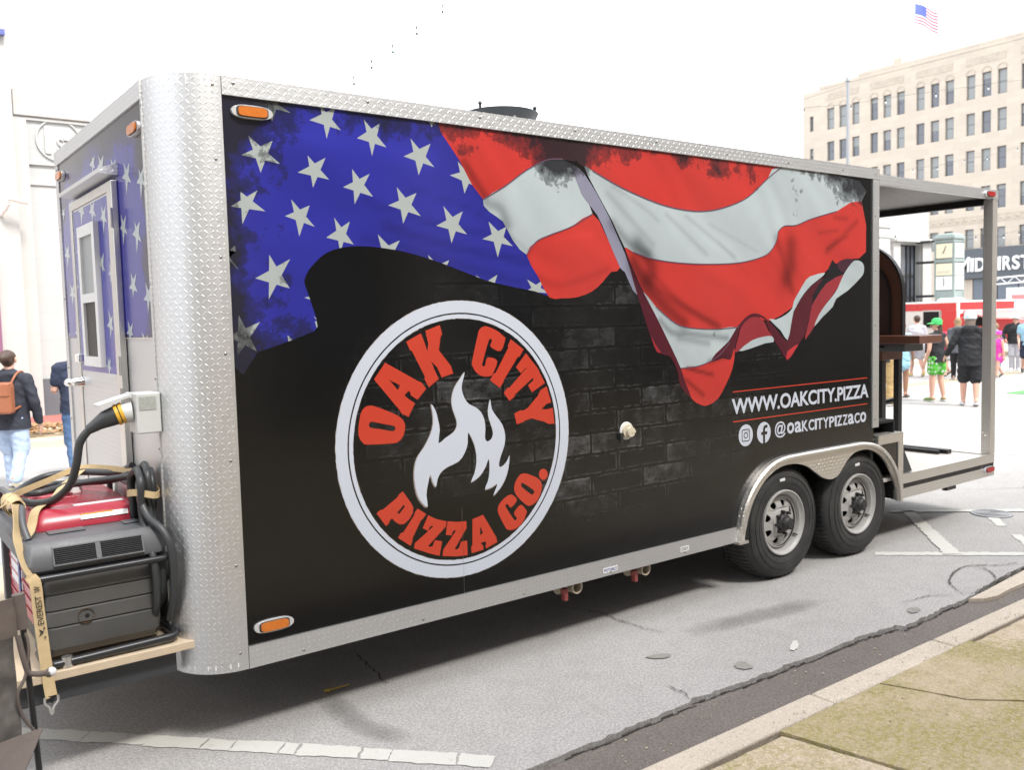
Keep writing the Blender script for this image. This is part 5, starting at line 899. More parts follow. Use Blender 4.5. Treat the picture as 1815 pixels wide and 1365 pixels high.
# --- brick block on our side of the street; from here it only shows as the reflection in the wrap
bb = thing('brick_building', 'dark brown brick block along the near pavement behind the photographer', 'building', (8, -14, 0))
mpN = lambda u, t, z: (u, -9.0-t, z)
ops = [(x, x+1.5, z, z+2.1) for x in [-13+3.4*k for k in range(14)] for z in (1.0, 4.6, 8.0)]
M['dark_brick'] = stone('brown_brick', (.085, .08, .078), .075, .23, .3, .7)
wall_with_openings(-16, 36, 0, 11.5, ops, .25, mpN).obj('facade', M['dark_brick'], bb)
MB().box(-15.9, 35.9, -20, -9.3, 0, 11.4).obj('wall', M['dark_brick'], bb)
wn = MB().box(0, 1.5, -9.24, -9.2, 0, 2.1).mesh('window'); wn.materials.append(M['glass'])
for (a, c, lo, hi) in ops:
    o = obj_from(wn, 'window', bb); o.matrix_parent_inverse = wmat(bb).inverted(); o.location = (a, 0, lo)

# brown block further along the far side of the street (left of the picture, mirrored in the front of the trailer)
b2 = thing('brick_building', 'brown brick block beyond the left edge, mirrored in the front of the trailer', 'building', (-25, 20, 0))
mpL = lambda u, t, z: (u, 16.2+t, z)
ops = [(x, x+1.4, z, z+2.0) for x in [-44+3.3*k for k in range(12)] for z in (.8, 4.4, 8.0)]
M['far_brick'] = stone('grey_brown_brick', (.37, .355, .35), .075, .23, .25, .8)
wall_with_openings(-46, -4.0, 0, 12.5, ops, .25, mpL).obj('facade', M['far_brick'], b2)
MB().box(-45.9, -4.1, 16.5, 28, 0, 12.4).obj('wall', M['far_brick'], b2)
wn = MB().box(0, 1.4, 16.4, 16.44, 0, 2.0).mesh('window'); wn.materials.append(M['blind'])
for (a, c, lo, hi) in ops:
    o = obj_from(wn, 'window', b2); o.matrix_parent_inverse = wmat(b2).inverted(); o.location = (a, 0, lo)
b3 = thing('brick_building', 'unseen tan brick block added across the street end for the trailer to mirror', 'building', (-62, 3, 0))  # unseen block added to give the trailer something to reflect
MB().box(-70, -58, -9, 16, 0, 16).obj('wall', M['far_brick'], b3)
ops = [(y, y+1.5, z, z+2.0) for y in [-8+3.2*k for k in range(7)] for z in (1, 4.6, 8.2, 11.8)]
wn = MB().box(-58, -57.95, 0, 1.5, 0, 2.0).mesh('window'); wn.materials.append(M['glass'])
for (a, c, lo, hi) in ops:
    o = obj_from(wn, 'window', b3); o.matrix_parent_inverse = wmat(b3).inverted(); o.location = (0, a, lo)

for k in range(15): MB().box(-14.3+3.4*k, -13.5+3.4*k, -8.999, -8.85, .13, 11.3).obj('pilaster', M['limestone'], bb)  # pale pilasters added to put vertical streaks in the wrap's reflection
MB().box(-16, 36, -8.999, -8.7, 10.6, 11.2).obj('cornice', M['limestone'], bb)

# ------------------------------------------------------------------ the food trailer
def boxuv(o, world=True):
    me = o.data
    uv = me.uv_layers.new(name='UVMap') if not me.uv_layers else me.uv_layers[0]
    for p in me.polygons:
        n = p.normal
        ax = max(range(3), key=lambda i: abs(n[i]))
        for li in p.loop_indices:
            c = me.vertices[me.loops[li].vertex_index].co
            uv.data[li].uv = (c.y, c.z) if ax == 0 else ((c.x, c.z) if ax == 1 else (c.x, c.y))
    return o
ZB, ZT = .344, 2.842          # bottom and top of the body
XF, XE, XP = -.25, 4.855, 6.68   # front wall, end of the closed body, end of the porch
WY = 2.32                     # far side
tl = thing('food_trailer', 'long black food trailer wrapped in a tattered stars and stripes with a round pizza logo', 'food trailer', (3.0, 1.1, 0))
# wheel arch outline
f_out = spline2([(3.201,.343),(3.223,.43),(3.259,.555),(3.329,.664),(3.419,.748),(3.527,.812),(3.656,.846),(3.846,.852),(4.145,.853),(4.462,.853),(4.639,.848),(4.799,.812),(4.941,.735),(5.055,.615),(5.118,.486),(5.138,.343)], 3)
f_in = spline2([(3.277,.343),(3.301,.435),(3.346,.547),(3.417,.645),(3.526,.732),(3.656,.782),(3.808,.786),(3.944,.755),(4.043,.700),(4.145,.645),(4.238,.626),(4.323,.647),(4.419,.728),(4.528,.785),(4.708,.787),(4.87,.720),(4.989,.61),(5.075,.475),(5.101,.343)], 3)
mY = lambda y: (lambda u, v, t: (u, y-t, v))
mL = lambda d: (lambda u, v, t: (u, -d-t, v))
arch = [(x, z-.012) for x, z in f_out if z > .43]
panel = [(0.0, .43)] + [(3.215, .43)] + arch + [(5.12, .43), (5.128, .80), (4.80, .80), (4.80, 2.78), (0, 2.78)]
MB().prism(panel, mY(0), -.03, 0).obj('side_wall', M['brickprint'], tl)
side = [c for c in tl.children][-1]
# a vertical seam between two wrap sheets below the logo
MB().box(1.118, 1.1194, -.0012, .001, .44, .88).obj('wrap_seam', M['screw'], side)
MB().box(4.40, 4.405, -.0006, .001, 1.42, 2.2).obj('wrap_seam', M['logo_black'], side)
# shell: front wall, far wall, roof, underside
MB().box(XF+.003, XF+.03, .22, 2.12, ZB, 2.79).obj('front_wall', M['tread'], tl)
frontw = tl.children[-1]; boxuv(frontw)
MB().box(0, 5.1, WY-.02, WY, ZB, 2.8).obj('far_wall', M['logo_black'], tl)
MB().box(.0, XE-.001, .02, WY-.021, 2.80, 2.836).obj('roof', M['roof_white'], tl)
MB().box(.05, 3.19, .06, WY-.06, .37, .50).box(3.19, 5.14, .32, WY-.32, .371, .52).box(5.14, 6.6, .06, WY-.06, .36, .45).obj('chassis', M['black_metal'], tl)
MB().box(3.17, 5.14, .30, .33, .35, .95).box(3.17, 3.19, .03, .30, .35, .95).box(5.125, 5.14, .03, .30, .35, .95).box(3.17, 5.14, .031, .33, .951, .97).obj('wheel_well', M['dark'], tl)
MB().box(XE-.04, XE-.01, .031, WY-.03, .52, 2.79).obj('rear_wall', M['dark_metal'], tl)
# near front corner: rounded tread plate
def corner(name, cx, cy, r, a0, a1, z0, z1, t, mat):
    n = 20; b = MB(); uvs = []
    for i in range(n+1):
        a = a0+(a1-a0)*i/n
        for rr_ in (r, r-t):
            for z in (z0, z1): b.v.append((cx+rr_*cos(a), cy+rr_*sin(a), z))
    for i in range(n):
        k = 4*i
        b.f += [(k, k+4, k+5, k+1), (k+2, k+3, k+7, k+6), (k+1, k+5, k+7, k+3), (k, k+2, k+6, k+4)]
    b.f += [(0, 1, 3, 2), (4*n, 4*n+2, 4*n+3, 4*n+1)]
    o = b.obj(name, mat, tl, 60); me = o.data; uv = me.uv_layers.new(name='UVMap')
    for p in me.polygons:
        for li in p.loop_indices:
            c = me.vertices[me.loops[li].vertex_index].co
            uv.data[li].uv = (atan2(c.y-cy, c.x-cx) % (2*pi)*r, c.z)
    return o
R_ = .235
corner('corner_panel', -.015, .227, R_, -pi/2, -pi, ZB, ZT, .02, M['tread'])
corner('corner_panel', -.015, WY-.227, R_, pi/2, pi, ZB, ZT, .02, M['tread'])
MB().box(-.0155, -.0005, -.008, .01, ZB, ZT).obj('corner_edge', M['tread'], tl); boxuv(tl.children[-1])
def trim(name, *bx, mat='tread', bevel=.003):
    for q in bx:
        o = MB().box(*q).obj(name, M[mat], tl); boxuv(o)
    return o
trim('top_trim', (.0015, 4.853, -.012, .06, 2.765, ZT))
trim('top_trim', (XF-.010, XF+.06, .229, WY-.229, 2.765, ZT-.001))
trim('bottom_trim', (.0015, 3.215, -.010, .03, ZB, .441))
trim('rear_post', (4.772, 4.853, -.0105, .06, .94, 2.7635))
trim('corner_trim', (XF-.006, XF+.01, .226, .2465, ZB, 2.764), (XF-.006, XF+.01, 2.02, 2.094, ZB, 2.764))
# rounded roof cap over the front corners
b = MB(); n = 12
poly = [(-.015+R_*cos(-pi/2-pi/2*i/n), .227+R_*sin(-pi/2-pi/2*i/n)) for i in range(n+1)]+[(-.015+R_*cos(pi-pi/2*i/n), WY-.227+R_*sin(pi-pi/2*i/n)) for i in range(n+1)]
b.prism(poly, lambda u, v, t: (u, v, t), 2.80, 2.8385).prism(poly, lambda u, v, t: (u, v, t), .36, .38).obj('front_cap', M['roof_white'], tl)
# step at the rear of the body
trim('step_trim', (4.857, 5.20, -.008, .3, .80, .87), mat='tread_lip')
trim('step_trim', (5.130, 5.20, -.0085, .05, .343, .799), mat='tread_lip')
MB().box(5.135, 5.19, .0, .30, .44, .799).obj('step_panel', plain('dark_grey_vinyl', (.030, .031, .033), .25), tl)
MB().prism([(5.21, .54), (5.21, .80), (5.38, .54)], mY(.02), -.04, .0).obj('gusset_plate', M['dark_metal'], tl)
# screws along the trims
b = MB()
for x in [.05+.62*k for k in range(8)]:
    b.sphere((x, -.013, 2.815), .007, 8, 5, (1, .5, 1)).sphere((x+.2, -.011, .365), .007, 8, 5, (1, .5, 1)) if x < 3.1 else b.sphere((x, -.013, 2.80), .007, 8, 5, (1, .5, 1))
for z in [.42, .8, 1.25, 1.7, 2.1, 2.5, 2.8]:
    b.sphere((-.035, -.007, z), .007, 8, 5, (1, .5, 1)).sphere((4.80, -.012, max(1, z)), .006, 8, 5, (1, .5, 1))
for z in [.5, .9, 1.3, 1.6, 2.0, 2.4, 2.74]:
    b.sphere((XF-.008, .236, z), .005, 8, 5, (.5, 1, 1)).sphere((XF-.008, 2.05, z), .006, 8, 5, (.5, 1, 1))
o = b.obj('screws', M['screw'], tl, 60); o['kind'] = 'stuff'
# ---- printed flag
def dens(name, poly, col, parent, mp, g=.045, shade=None, dirt=None, holes=()):
    def inside(x, y, P):
        c = False; j = len(P)-1
        for i in range(len(P)):
            if (P[i][1] > y) != (P[j][1] > y) and x < (P[j][0]-P[i][0])*(y-P[i][1])/(P[j][1]-P[i][1])+P[i][0]: c = not c
            j = i
        return c
    V = [Vector(p) for p in poly]; n = len(V)
    x0, x1 = min(p[0] for p in poly), max(p[0] for p in poly); y0, y1 = min(p[1] for p in poly), max(p[1] for p in poly)
    y = y0+g*.5; k = 0
    while y < y1:
        x = x0+g*(.25+.5*(k % 2))
        while x < x1:
            if inside(x, y, poly): V.append(Vector((x, y)))
            x += g
        y += g; k += 1
    r = delaunay_2d_cdt(V, [], [list(range(n))], 1, 1e-6)
    P, F = r[0], r[2]
    me = bpy.data.meshes.new(name); me.from_pydata([tuple(mp(p.x, p.y, 0)) for p in P], [], [tuple(f) for f in F]); me.update()
    ca = me.color_attributes.new('ink', 'FLOAT_COLOR', 'POINT'); da = me.attributes.new('dirt', 'FLOAT', 'POINT')
    X = np.array([p.x for p in P]); Y = np.array([p.y for p in P])
    S = shade(X, Y) if shade else np.ones(len(P))
    cc = np.stack([S*col[0], S*col[1], S*col[2], np.ones(len(P))], 1).ravel(); dd = [dirt(p.x, p.y) if dirt else 0 for p in P]
    me.color_attributes['ink'].data.foreach_set('color', cc); me.attributes['dirt'].data.foreach_set('value', dd)
    me.materials.append(M['vinyl'])
    return obj_from(me, name, parent)
def segd(px, py, a, b):
    vx, vy = b[0]-a[0], b[1]-a[1]; t = max(0, min(1, ((px-a[0])*vx+(py-a[1])*vy)/max(1e-9, vx*vx+vy*vy)))
    return hypot(px-a[0]-t*vx, py-a[1]-t*vy)
FOLD = [(spline2(P, 5), w, a) for P, w, a in ART['folds']]
def shade(X, Y):
    S = np.ones(len(X))
    for P, w, a in FOLD:
        D = np.full(len(X), 9.0)
        for (ax, ay), (bx_, by_) in zip(P[:-1], P[1:]):
            vx, vy = bx_-ax, by_-ay
            t = np.clip(((X-ax)*vx+(Y-ay)*vy)/max(1e-9, vx*vx+vy*vy), 0, 1)
            D = np.minimum(D, np.hypot(X-ax-t*vx, Y-ay-t*vy))
        S *= 1+a*1.6*np.exp(-(D/w)**2)
    return np.maximum(.15, S*(1+.05*np.sin(7*X+11*Y)+.045*np.sin(31*(X*.75+Y*.9)+2.5*np.sin(5*X)+1.5*np.sin(9*Y))*np.sin(4.3*X+2*Y)))
BL = [(1.80,2.64,.17,.62),(1.95,2.74,.20,.45),(1.55,2.74,.2,.26),(1.30,2.72,.16,.22),(2.35,2.72,.13,.34),(2.78,2.72,.11,.36),(3.05,2.70,.13,.40),(3.42,2.66,.13,.40),(3.9,2.74,.22,.22),(4.35,2.72,.25,.34),(4.70,2.70,.2,.65),(1.2,2.70,.15,.20),(4.76,2.4,.05,.35)]
def dirt(x, z):
    d = .95*exp(-max(0, x-.02)/.19)+(.62 if x < 1.2 else .46)*exp(-max(0, 2.765-z)/.085)
    for bx_, bz, r, a in BL: d += a*exp(-((x-bx_)**2+((z-bz)*1.3)**2)/(r*r))
    if x < .7: d += .35*exp(-abs(z-(1.66+.22*x))/.10)
    return min(1.2, d)
def clipz(P, zmax):
    out = []
    for i, a in enumerate(P):
        b_ = P[(i+1) % len(P)]
        if a[1] <= zmax: out.append(a)
        if (a[1] <= zmax) != (b_[1] <= zmax):
            t = (zmax-a[1])/(b_[1]-a[1]); out.append((a[0]+(b_[0]-a[0])*t, zmax))
    return out
def tri_clip(subj, clip):
    """convex-convex clipping"""
    def area(P): return sum(P[i][0]*P[(i+1) % len(P)][1]-P[(i+1) % len(P)][0]*P[i][1] for i in range(len(P)))
    if area(clip) < 0: clip = clip[::-1]
    out = subj
    for i in range(len(clip)):
        a, b_ = clip[i], clip[(i+1) % len(clip)]; src = out; out = []
        def side(p): return (b_[0]-a[0])*(p[1]-a[1])-(b_[1]-a[1])*(p[0]-a[0])
        for j in range(len(src)):
            p, q = src[j], src[(j+1) % len(src)]; sp, sq = side(p), side(q)
            if sp >= 0: out.append(p)
            if (sp >= 0) != (sq >= 0):
                t = sp/(sp-sq); out.append((p[0]+(q[0]-p[0])*t, p[1]+(q[1]-p[1])*t))
        if not out: return []
    return out
def star_poly(t):
    c = (sum(p[0] for p in t)/5, sum(p[1] for p in t)/5); P = []
    for i in range(5):
        # inner vertex = crossing of the chords of the pentagram
        a, b_ = t[i], t[(i+2) % 5]; c1, d1 = t[(i+1) % 5], t[(i+4) % 5]
        den = (b_[0]-a[0])*(d1[1]-c1[1])-(b_[1]-a[1])*(d1[0]-c1[0])
        s_ = ((c1[0]-a[0])*(d1[1]-c1[1])-(c1[1]-a[1])*(d1[0]-c1[0]))/den if abs(den) > 1e-9 else .38
        s_ = min(.6, max(.25, s_))
        P += [t[i], (a[0]+(b_[0]-a[0])*s_, a[1]+(b_[1]-a[1])*s_)]
    return c, P
def star(tips, clips, col, parent, mp, name='star', dirt_=None, zmax=9):
    c, P = star_poly(tips); b = MB()
    for i in range(10):
        T = [c, P[i], P[(i+1) % 10]]
        for K in clips:
            q = tri_clip(T, K)
            q = clipz(q, zmax) if q else q
            if len(q) >= 3 : b.add([mp(u, v, 0) for u, v in q], [tuple(range(len(q)))])
    if not b.f: return None
    me = bpy.data.meshes.new(name); me.from_pydata(b.v, [], b.f); me.update()
    bm = bmesh.new(); bm.from_mesh(me); bmesh.ops.remove_doubles(bm, verts=bm.verts, dist=1e-4); bm.to_mesh(me); bm.free()
    ca = me.color_attributes.new('ink', 'FLOAT_COLOR', 'POINT'); da = me.attributes.new('dirt', 'FLOAT', 'POINT')
    n = len(me.vertices); cols_ = []; ds_ = []
    for v in me.vertices: cols_ += [*col, 1]; ds_.append((dirt_ or dirt)(v.co.x, v.co.z)*.75)
    me.color_attributes['ink'].data.foreach_set('color', cols_); me.attributes['dirt'].data.foreach_set('value', ds_)
    me.materials.append(M['vinyl']); return obj_from(me, name, parent)
INK = dict(red=(.43,.032,.025), white=(.36,.41,.43), blue=(.021,.022,.235), violet=(.20,.20,.27), maroon=(.07,.009,.016), mdark=(.05,.015,.025), redd=(.31,.022,.03), redk=(.24,.025,.032), redb=(.42,.03,.035), black=(.009,.008,.010))
can = clipz(spline2(ART['canton'], 2, True), 2.772)
flagp = dens('flag_print', can, INK['blue'], tl, mL(.0003), .03, shade, dirt)
cf = [Vector((x, z, 0)) for x, z in can]
clips = [[can[i] for i in t] for t in tessellate_polygon([cf])]
for s_ in ART['stars']:
    star(s_, clips, (.32, .35, .345), flagp, mL(.0005), zmax=2.772)
for k, (c, P) in enumerate(ART['stripes']):
    P = clipz(spline2(P, 2, True), 2.772)
    if c == 'black': P = clipz(ART['stripes'][k][1], 2.772)
    dens('stripe' if c in ('red', 'white') else 'flag_fold', P, INK[c], flagp, mL(.0007+.0001*k), .017, shade, dirt)
# thin dark outlines between the stripes
def outline(pts, w, y, col=(.10, .05, .08)):
    P = spline([(x, y, z) for x, z in pts], 4); b = MB()
    for i, p in enumerate(P):
        t = (P[min(i+1, len(P)-1)]-P[max(i-1, 0)]).normalized(); nn = Vector((-t.z, 0, t.x))*w/2
        b.v += [tuple(p-nn), tuple(p+nn)]
        if i: b.f.append((2*i-2, 2*i-1, 2*i+1, 2*i))
    me = bpy.data.meshes.new('stripe_edge'); me.from_pydata(b.v, [], b.f); me.update()
    me.materials.append(M['edge_ink']); obj_from(me, 'stripe_edge', flagp)
M['edge_ink'] = plain('dark_plum_print', (.10, .055, .085), .2, 0, .1, 9)
S_ = ART['stripes']
outline(S_[4][1][1:10], .007, -.0032); outline(S_[5][1][1:14], .007, -.0032); outline(S_[1][1][0:5], .006, -.0032); outline(S_[2][1][0:5], .006, -.0032); outline(S_[6][1][1:6], .006, -.0032); outline(S_[7][1][0:4], .006, -.0032)
# ---- round logo
LX, LZ = 1.137, 1.221
def ringpoly(r, n=96, jit=0, seed=1):
    rr = random.Random(seed); return [(LX+(r+rr.uniform(-jit, jit))*cos(2*pi*k/n), LZ+(r+rr.uniform(-jit, jit))*sin(2*pi*k/n)) for k in range(n)]
logo = MB().prism(ringpoly(.691, 260, .0010), mL(.0006), 0, .0004, [ringpoly(.632)]).obj('logo', M['logo_white'], tl)
MB().prism(ringpoly(.693, 300, .0022, 3), mL(.0003), 0, .0002, [ringpoly(.602, 260, .0018, 4)]).obj('torn_edge', M['logo_grey'], logo)
MB().prism(ringpoly(.6318, 120), mL(.0006), 0, .0003, [ringpoly(.6245)]).obj('thin_ring', M['logo_black'], logo)
MB().prism(ringpoly(.6243, 200, .0006, 5), mL(.0006), 0, .0004, [ringpoly(.6035, 260, .0012, 6)]).obj('inner_ring', M['logo_white'], logo)
for ch, o_, h_ in ART['letters']:
    if ch in 'OCdot': o_ = spline2(o_, 3, True); h_ = spline2(h_, 3, True) if h_ else None
    hs = [h_] if h_ else []
    o = MB().prism(o_, mL(.0008), 0, .0004, hs).obj('letter', M['logo_red'], logo)
    MB().prism([(x+.0025, z-.0025) for x, z in o_], mL(.0004), 0, .0002, [[(x+.0025, z-.0025) for x, z in h] for h in hs]).obj('letter_shadow_print', M['logo_edge'], logo)
fl = spline2(ART['flame'], 2, True)
MB().prism(fl, mL(.0008), 0, .0004).obj('flame', M['logo_white'], logo)
MB().prism([(LX+(x-LX)*1.012-.003, LZ+(z-LZ)*1.012-.002) for x, z in fl], mL(.0004), 0, .0002).obj('flame_edge', M['logo_grey'], logo)
# ---- web address and handle
wl = place_text('WWW.OAKCITY.PIZZA', M['logo_white'], tl, 3.190, 4.731, 1.170, 1.272, lambda u, v, t: (u, -.0006-t, v), .025, .0003, .97, 'web_address')
MB().box(3.20, 4.717, -.0008, 0, 1.313, 1.320).obj('red_rule', M['logo_red'], tl); MB().box(3.20, 4.717, -.0008, 0, 1.121, 1.128).obj('red_rule', M['logo_red'], tl)
hd = place_text('@', M['logo_white'], tl, 3.625, 3.742, .975, 1.085, lambda u, v, t: (u, -.0006-t, v), .012, .0006, 1, 'social_handle')
hx = 3.757
for ch, w_, in (('o', .082), ('a', .078), ('K', .072), ('C', .070), ('I', .024), ('T', .066), ('Y', .072), ('P', .064), ('I', .024), ('Z', .066), ('Z', .066), ('a', .078), ('C', .070), ('o', .082)):
    z0, z1 = .992, 1.068
    place_text(ch, M['logo_white'], hd, hx, hx+w_*.945, z0, z1, lambda u, v, t: (u, -.0006-t, v), .022, .0006, 1, 'handle_letter'); hx += w_+.0045*.6
def circ(cx, cz, r, n=40): return [(cx+r*cos(2*pi*k/n), cz+r*sin(2*pi*k/n)) for k in range(n)]
ic = MB().prism(circ(3.325, 1.0263, .071), mL(.0004), 0, .0003).obj('camera_icon', M['logo_white'], tl)
def rrect(cx, cz, h, r, n=6):
    P = []
    for sx, sz, a0 in ((1, 1, 0), (-1, 1, pi/2), (-1, -1, pi), (1, -1, 1.5*pi)):
        P += [(cx+sx*(h-r)+r*cos(a0+pi/2*k/n), cz+sz*(h-r)+r*sin(a0+pi/2*k/n)) for k in range(n+1)]
    return P
MB().prism(rrect(3.325, 1.0263, .040, .014), mL(.0008), 0, .0002, [rrect(3.325, 1.0263, .034, .010)]).prism(circ(3.325, 1.0263, .021, 24), mL(.0008), 0, .0002, [circ(3.325, 1.0263, .0145, 24)]).prism(circ(3.347, 1.049, .0045, 12), mL(.0008), 0, .0002).obj('icon_outline', M['logo_black'], ic)
ic = MB().prism(circ(3.5095, 1.0258, .071), mL(.0004), 0, .0003).obj('letter_icon', M['logo_white'], tl)
MB().prism([(3.500, .9555), (3.522, .9555), (3.522, 1.012), (3.542, 1.012), (3.546, 1.032), (3.522, 1.032), (3.522, 1.046), (3.527, 1.056), (3.547, 1.056), (3.547, 1.075), (3.520, 1.075), (3.506, 1.066), (3.500, 1.05), (3.500, 1.032), (3.482, 1.032), (3.482, 1.012), (3.500, 1.012)], mL(.0008), 0, .0002).obj('icon_glyph', M['logo_black'], ic)
# ---- front wall print, door
FX = XF-.0005
mX = lambda d: (lambda u, v, t: (FX-d-t, u, v))
def fdirt(y, z):
    d = 1.05*exp(-max(0, 2.765-z)/.13)+1.0*exp(-max(0, y-.245)/.12)+.6*exp(-max(0, 2.05-y)/.12)+.35*exp(-((y-1.7)**2+(z-2.55)**2)/.04)
    return d
front = [(.247, 1.774), (2.03, 1.774), (2.03, 2.768), (.247, 2.768)]
fp = dens('flag_print', front, (.021, .022, .25), frontw, mX(.0005), .05, None, fdirt)
fclips = [[front[0], front[1], front[2]], [front[0], front[2], front[3]]]
for s_ in ART['front_stars']: star(s_, fclips, (.38, .42, .43), frontw, mX(.0012), zmax=2.765, dirt_=lambda x, z: 0.1)
MB().box(XF-.0028, XF-.0008, .25, .80, 1.768, 1.775).obj('print_edge', M['alu'], frontw)
door = MB().box(XF-.022, XF-.002, .80, 1.60, .62, 2.455).obj('door', M['tread'], tl); boxuv(door)
dp = [(.815, 1.60), (1.585, 1.60), (1.585, 2.445), (.815, 2.445)]
dpo = dens('door_print', dp, (.022, .023, .28), door, mX(.0225), .06, None, lambda y, z: .05)
dcl = [[dp[0], dp[1], dp[2]], [dp[0], dp[2], dp[3]]]
for s_ in ART['door_stars']: star(s_, dcl, (.40, .44, .45), door, mX(.0231), name='door_star', dirt_=lambda x, z: 0.05)
for q in ((XF-.032, XF-.001, .705, .795, .60, 2.50), (XF-.030, XF-.001, 1.602, 1.65, .60, 2.50), (XF-.031, XF-.001, .796, 1.601, 2.457, 2.50)): MB().box(*q).obj('door_frame', M['alu'], tl, bevel=.006)
dc = MB().ring_loft([[(XF-.001, y, 2.575), (XF-.085, y, 2.545), (XF-.085, y, 2.525), (XF-.02, y, 2.52), (XF-.001, y, 2.52)] for y in (.69, 1.60)]).obj('drip_cap', M['tread'], tl); boxuv(dc)
for z in (.85, 1.45, 1.60, 2.28): MB().cyl((XF-.038, .70, z), (XF-.038, .70, z+.09), .007, .007, 8).obj('hinge', M['alu'], door)
b = MB()
wy0, wy1, wz0, wz1 = 1.03, 1.41, 1.63, 2.345
for q in ((wy0, wy0+.055, wz0, wz1), (wy1-.055, wy1, wz0, wz1), (wy0+.056, wy1-.056, wz1-.055, wz1), (wy0+.056, wy1-.056, wz0, wz0+.05), (wy0+.056, wy1-.056, 1.955, 2.0)):
    b.box(XF-.047, XF-.023, *q)
dw = b.obj('door_window', M['alu_white'], door)
MB().box(XF-.034, XF-.0245, wy0+.05, wy1-.05, 1.998, wz1-.05).obj('pane', M['blind'], dw)
MB().box(XF-.034, XF-.0245, wy0+.05, wy1-.05, wz0+.045, 1.957).obj('screen', M['screen'], dw)
h = MB().cyl((XF-.02, 1.585, 1.535), (XF-.075, 1.585, 1.535), .03, .022, 14).tube(spline([(XF-.07, 1.585, 1.535), (XF-.085, 1.56, 1.537), (XF-.082, 1.46, 1.535)], 4), .011, 8).sphere((XF-.09, 1.60, 1.535), .028, 12, 8, (1, 1.2, .8)).obj('door_handle', M['chrome'], door, 50)
MB().box(XF-.06, XF-.023, 1.50, 1.585, 1.645, 1.69).obj('lock_guard', M['chrome'], door, bevel=.008)
# ---- marker lights
def marker(name, loc, lens, axis):
    P = [(.092*cos(a)*(1 if abs(cos(a)) < .98 else 1), .030*sin(a)) for a in [2*pi*k/28 for k in range(28)]]
    P = [(math.copysign(abs(cos(a))**.7, cos(a))*.089, math.copysign(abs(sin(a))**.85, sin(a))*.028) for a in [2*pi*k/28 for k in range(28)]]
    mp = (lambda u, v, t: (loc[0]+u, loc[1]-t, loc[2]+v)) if axis == 'y' else (lambda u, v, t: (loc[0]-t, loc[1]-u, loc[2]+v))
    o = MB().prism(P, mp, 0, .016).obj(name, M['bezel'], tl, bevel=.006)
    L = [(math.copysign(abs(cos(a))**.35, cos(a))*.062, math.copysign(abs(sin(a))**.5, sin(a))*.0195) for a in [2*pi*k/28 for k in range(28)]]
    MB().prism(L, mp, .0165, .025).obj('lens', lens, o, bevel=.005)
    MB().prism([(u*1.12, v*1.18) for u, v in L], mp, .0155, .0175).obj('lens_seat', M['dark_metal'], o)
    return o
marker('marker_light', (.125, -.001, 2.705), M['amber'], 'y'); marker('marker_light', (.118, -.001, .512), M['amber'], 'y')
marker('marker_light', (XF-.002, .335, 2.66), M['amber'], 'x'); marker('marker_light', (XF-.002, 1.93, 2.69), M['amber'], 'x')
# ---- roof exhaust
M['exhaust'] = plain('dark_exhaust_steel', (.022, .026, .03), .45, .3, .25, 8)
v = MB().lathe([(.13, 2.835), (.13, 2.94), (.15, 2.95), (.15, 2.97)], (2.10, .92, 0), 'z', 32).obj('roof_exhaust', M['exhaust'], tl, 40)
MB().lathe([(.10, 2.95), (.19, 3.0), (.215, 3.055), (.228, 3.07), (.242, 3.10), (.237, 3.103), (.215, 3.08), (.05, 3.02), (.0, 3.02)], (2.10, .92, 0), 'z', 40).obj('exhaust_bowl', M['exhaust'], v, 40)
b = MB()
for k in range(6):
    a = .3+k*pi/3; x, y = 2.10+.185*cos(a), .92+.185*sin(a); b.cyl((x, y, 2.93), (x, y, 3.105), .011, .011, 6).box(x-.012, x+.012, y-.03, y+.03, 2.95, 3.055)
b.obj('exhaust_bolt', M['alu'], v)
for a in (3.5, 5.6): MB().cyl((2.10+.22*cos(a), .92+.22*sin(a), 3.07), (2.10+.22*cos(a), .92+.22*sin(a), 3.14), .008, .008, 8).sphere((2.10+.22*cos(a), .92+.22*sin(a), 3.135), .013, 8, 6).obj('wing_nut', M['black_metal'], v)
# ---- water inlet, drains, stickers
w = MB().lathe([(.0, -.006), (.050, -.006), (.052, .0)], (2.262, 0, 1.158), 'y', 28).obj('water_inlet', M['alu_white'], tl, 30)
MB().cyl((2.262, -.006, 1.157), (2.262, -.018, 1.157), .041, .038, 24).cyl((2.270, -.02, 1.153), (2.270, -.038, 1.153), .030, .028, 20).box(2.24, 2.30, -.040, -.030, 1.147, 1.158).obj('inlet_cap', plain('aged_cream_plastic', (.52, .47, .36), .45, 0, .2, 30), w, 40)
MB().box(2.20, 2.222, -.018, .001, 1.11, 1.15).obj('cap_tether', M['ink_black'], w)
for x in (1.86, 2.40):
    d = MB().lathe([(.030, -.03), (.038, -.03), (.038, .12), (.030, .12), (.030, -.03)], (x+.035, .06, .308), 'y', 20).obj('drain_pipe', M['pvc'], tl, 40)
    MB().cyl((x-.045, .10, .308), (x+.035, .10, .308), .032, .032, 16).cyl((x-.06, .10, .308), (x-.04, .10, .308), .038, .038, 16).obj('valve_body', M['pvc'], d, 40)
    MB().box(x-.058, x-.032, .03, .065, .245, .315).box(x-.07, x-.025, .035, .06, .285, .315).obj('valve_handle', M['red_plastic'], d, bevel=.006)
st_ = MB().box(2.055, 2.165, -.0108, -.0098, .362, .392).obj('sticker', M['sticker'], tl)
place_text('POTABLE', M['sticker_blue'], st_, 2.062, 2.158, .368, .386, lambda u, v, t: (u, -.0113-t, v), .01, .0002)
st_ = MB().box(2.69, 2.765, -.0108, -.0098, .372, .404).obj('sticker', M['sticker'], tl)
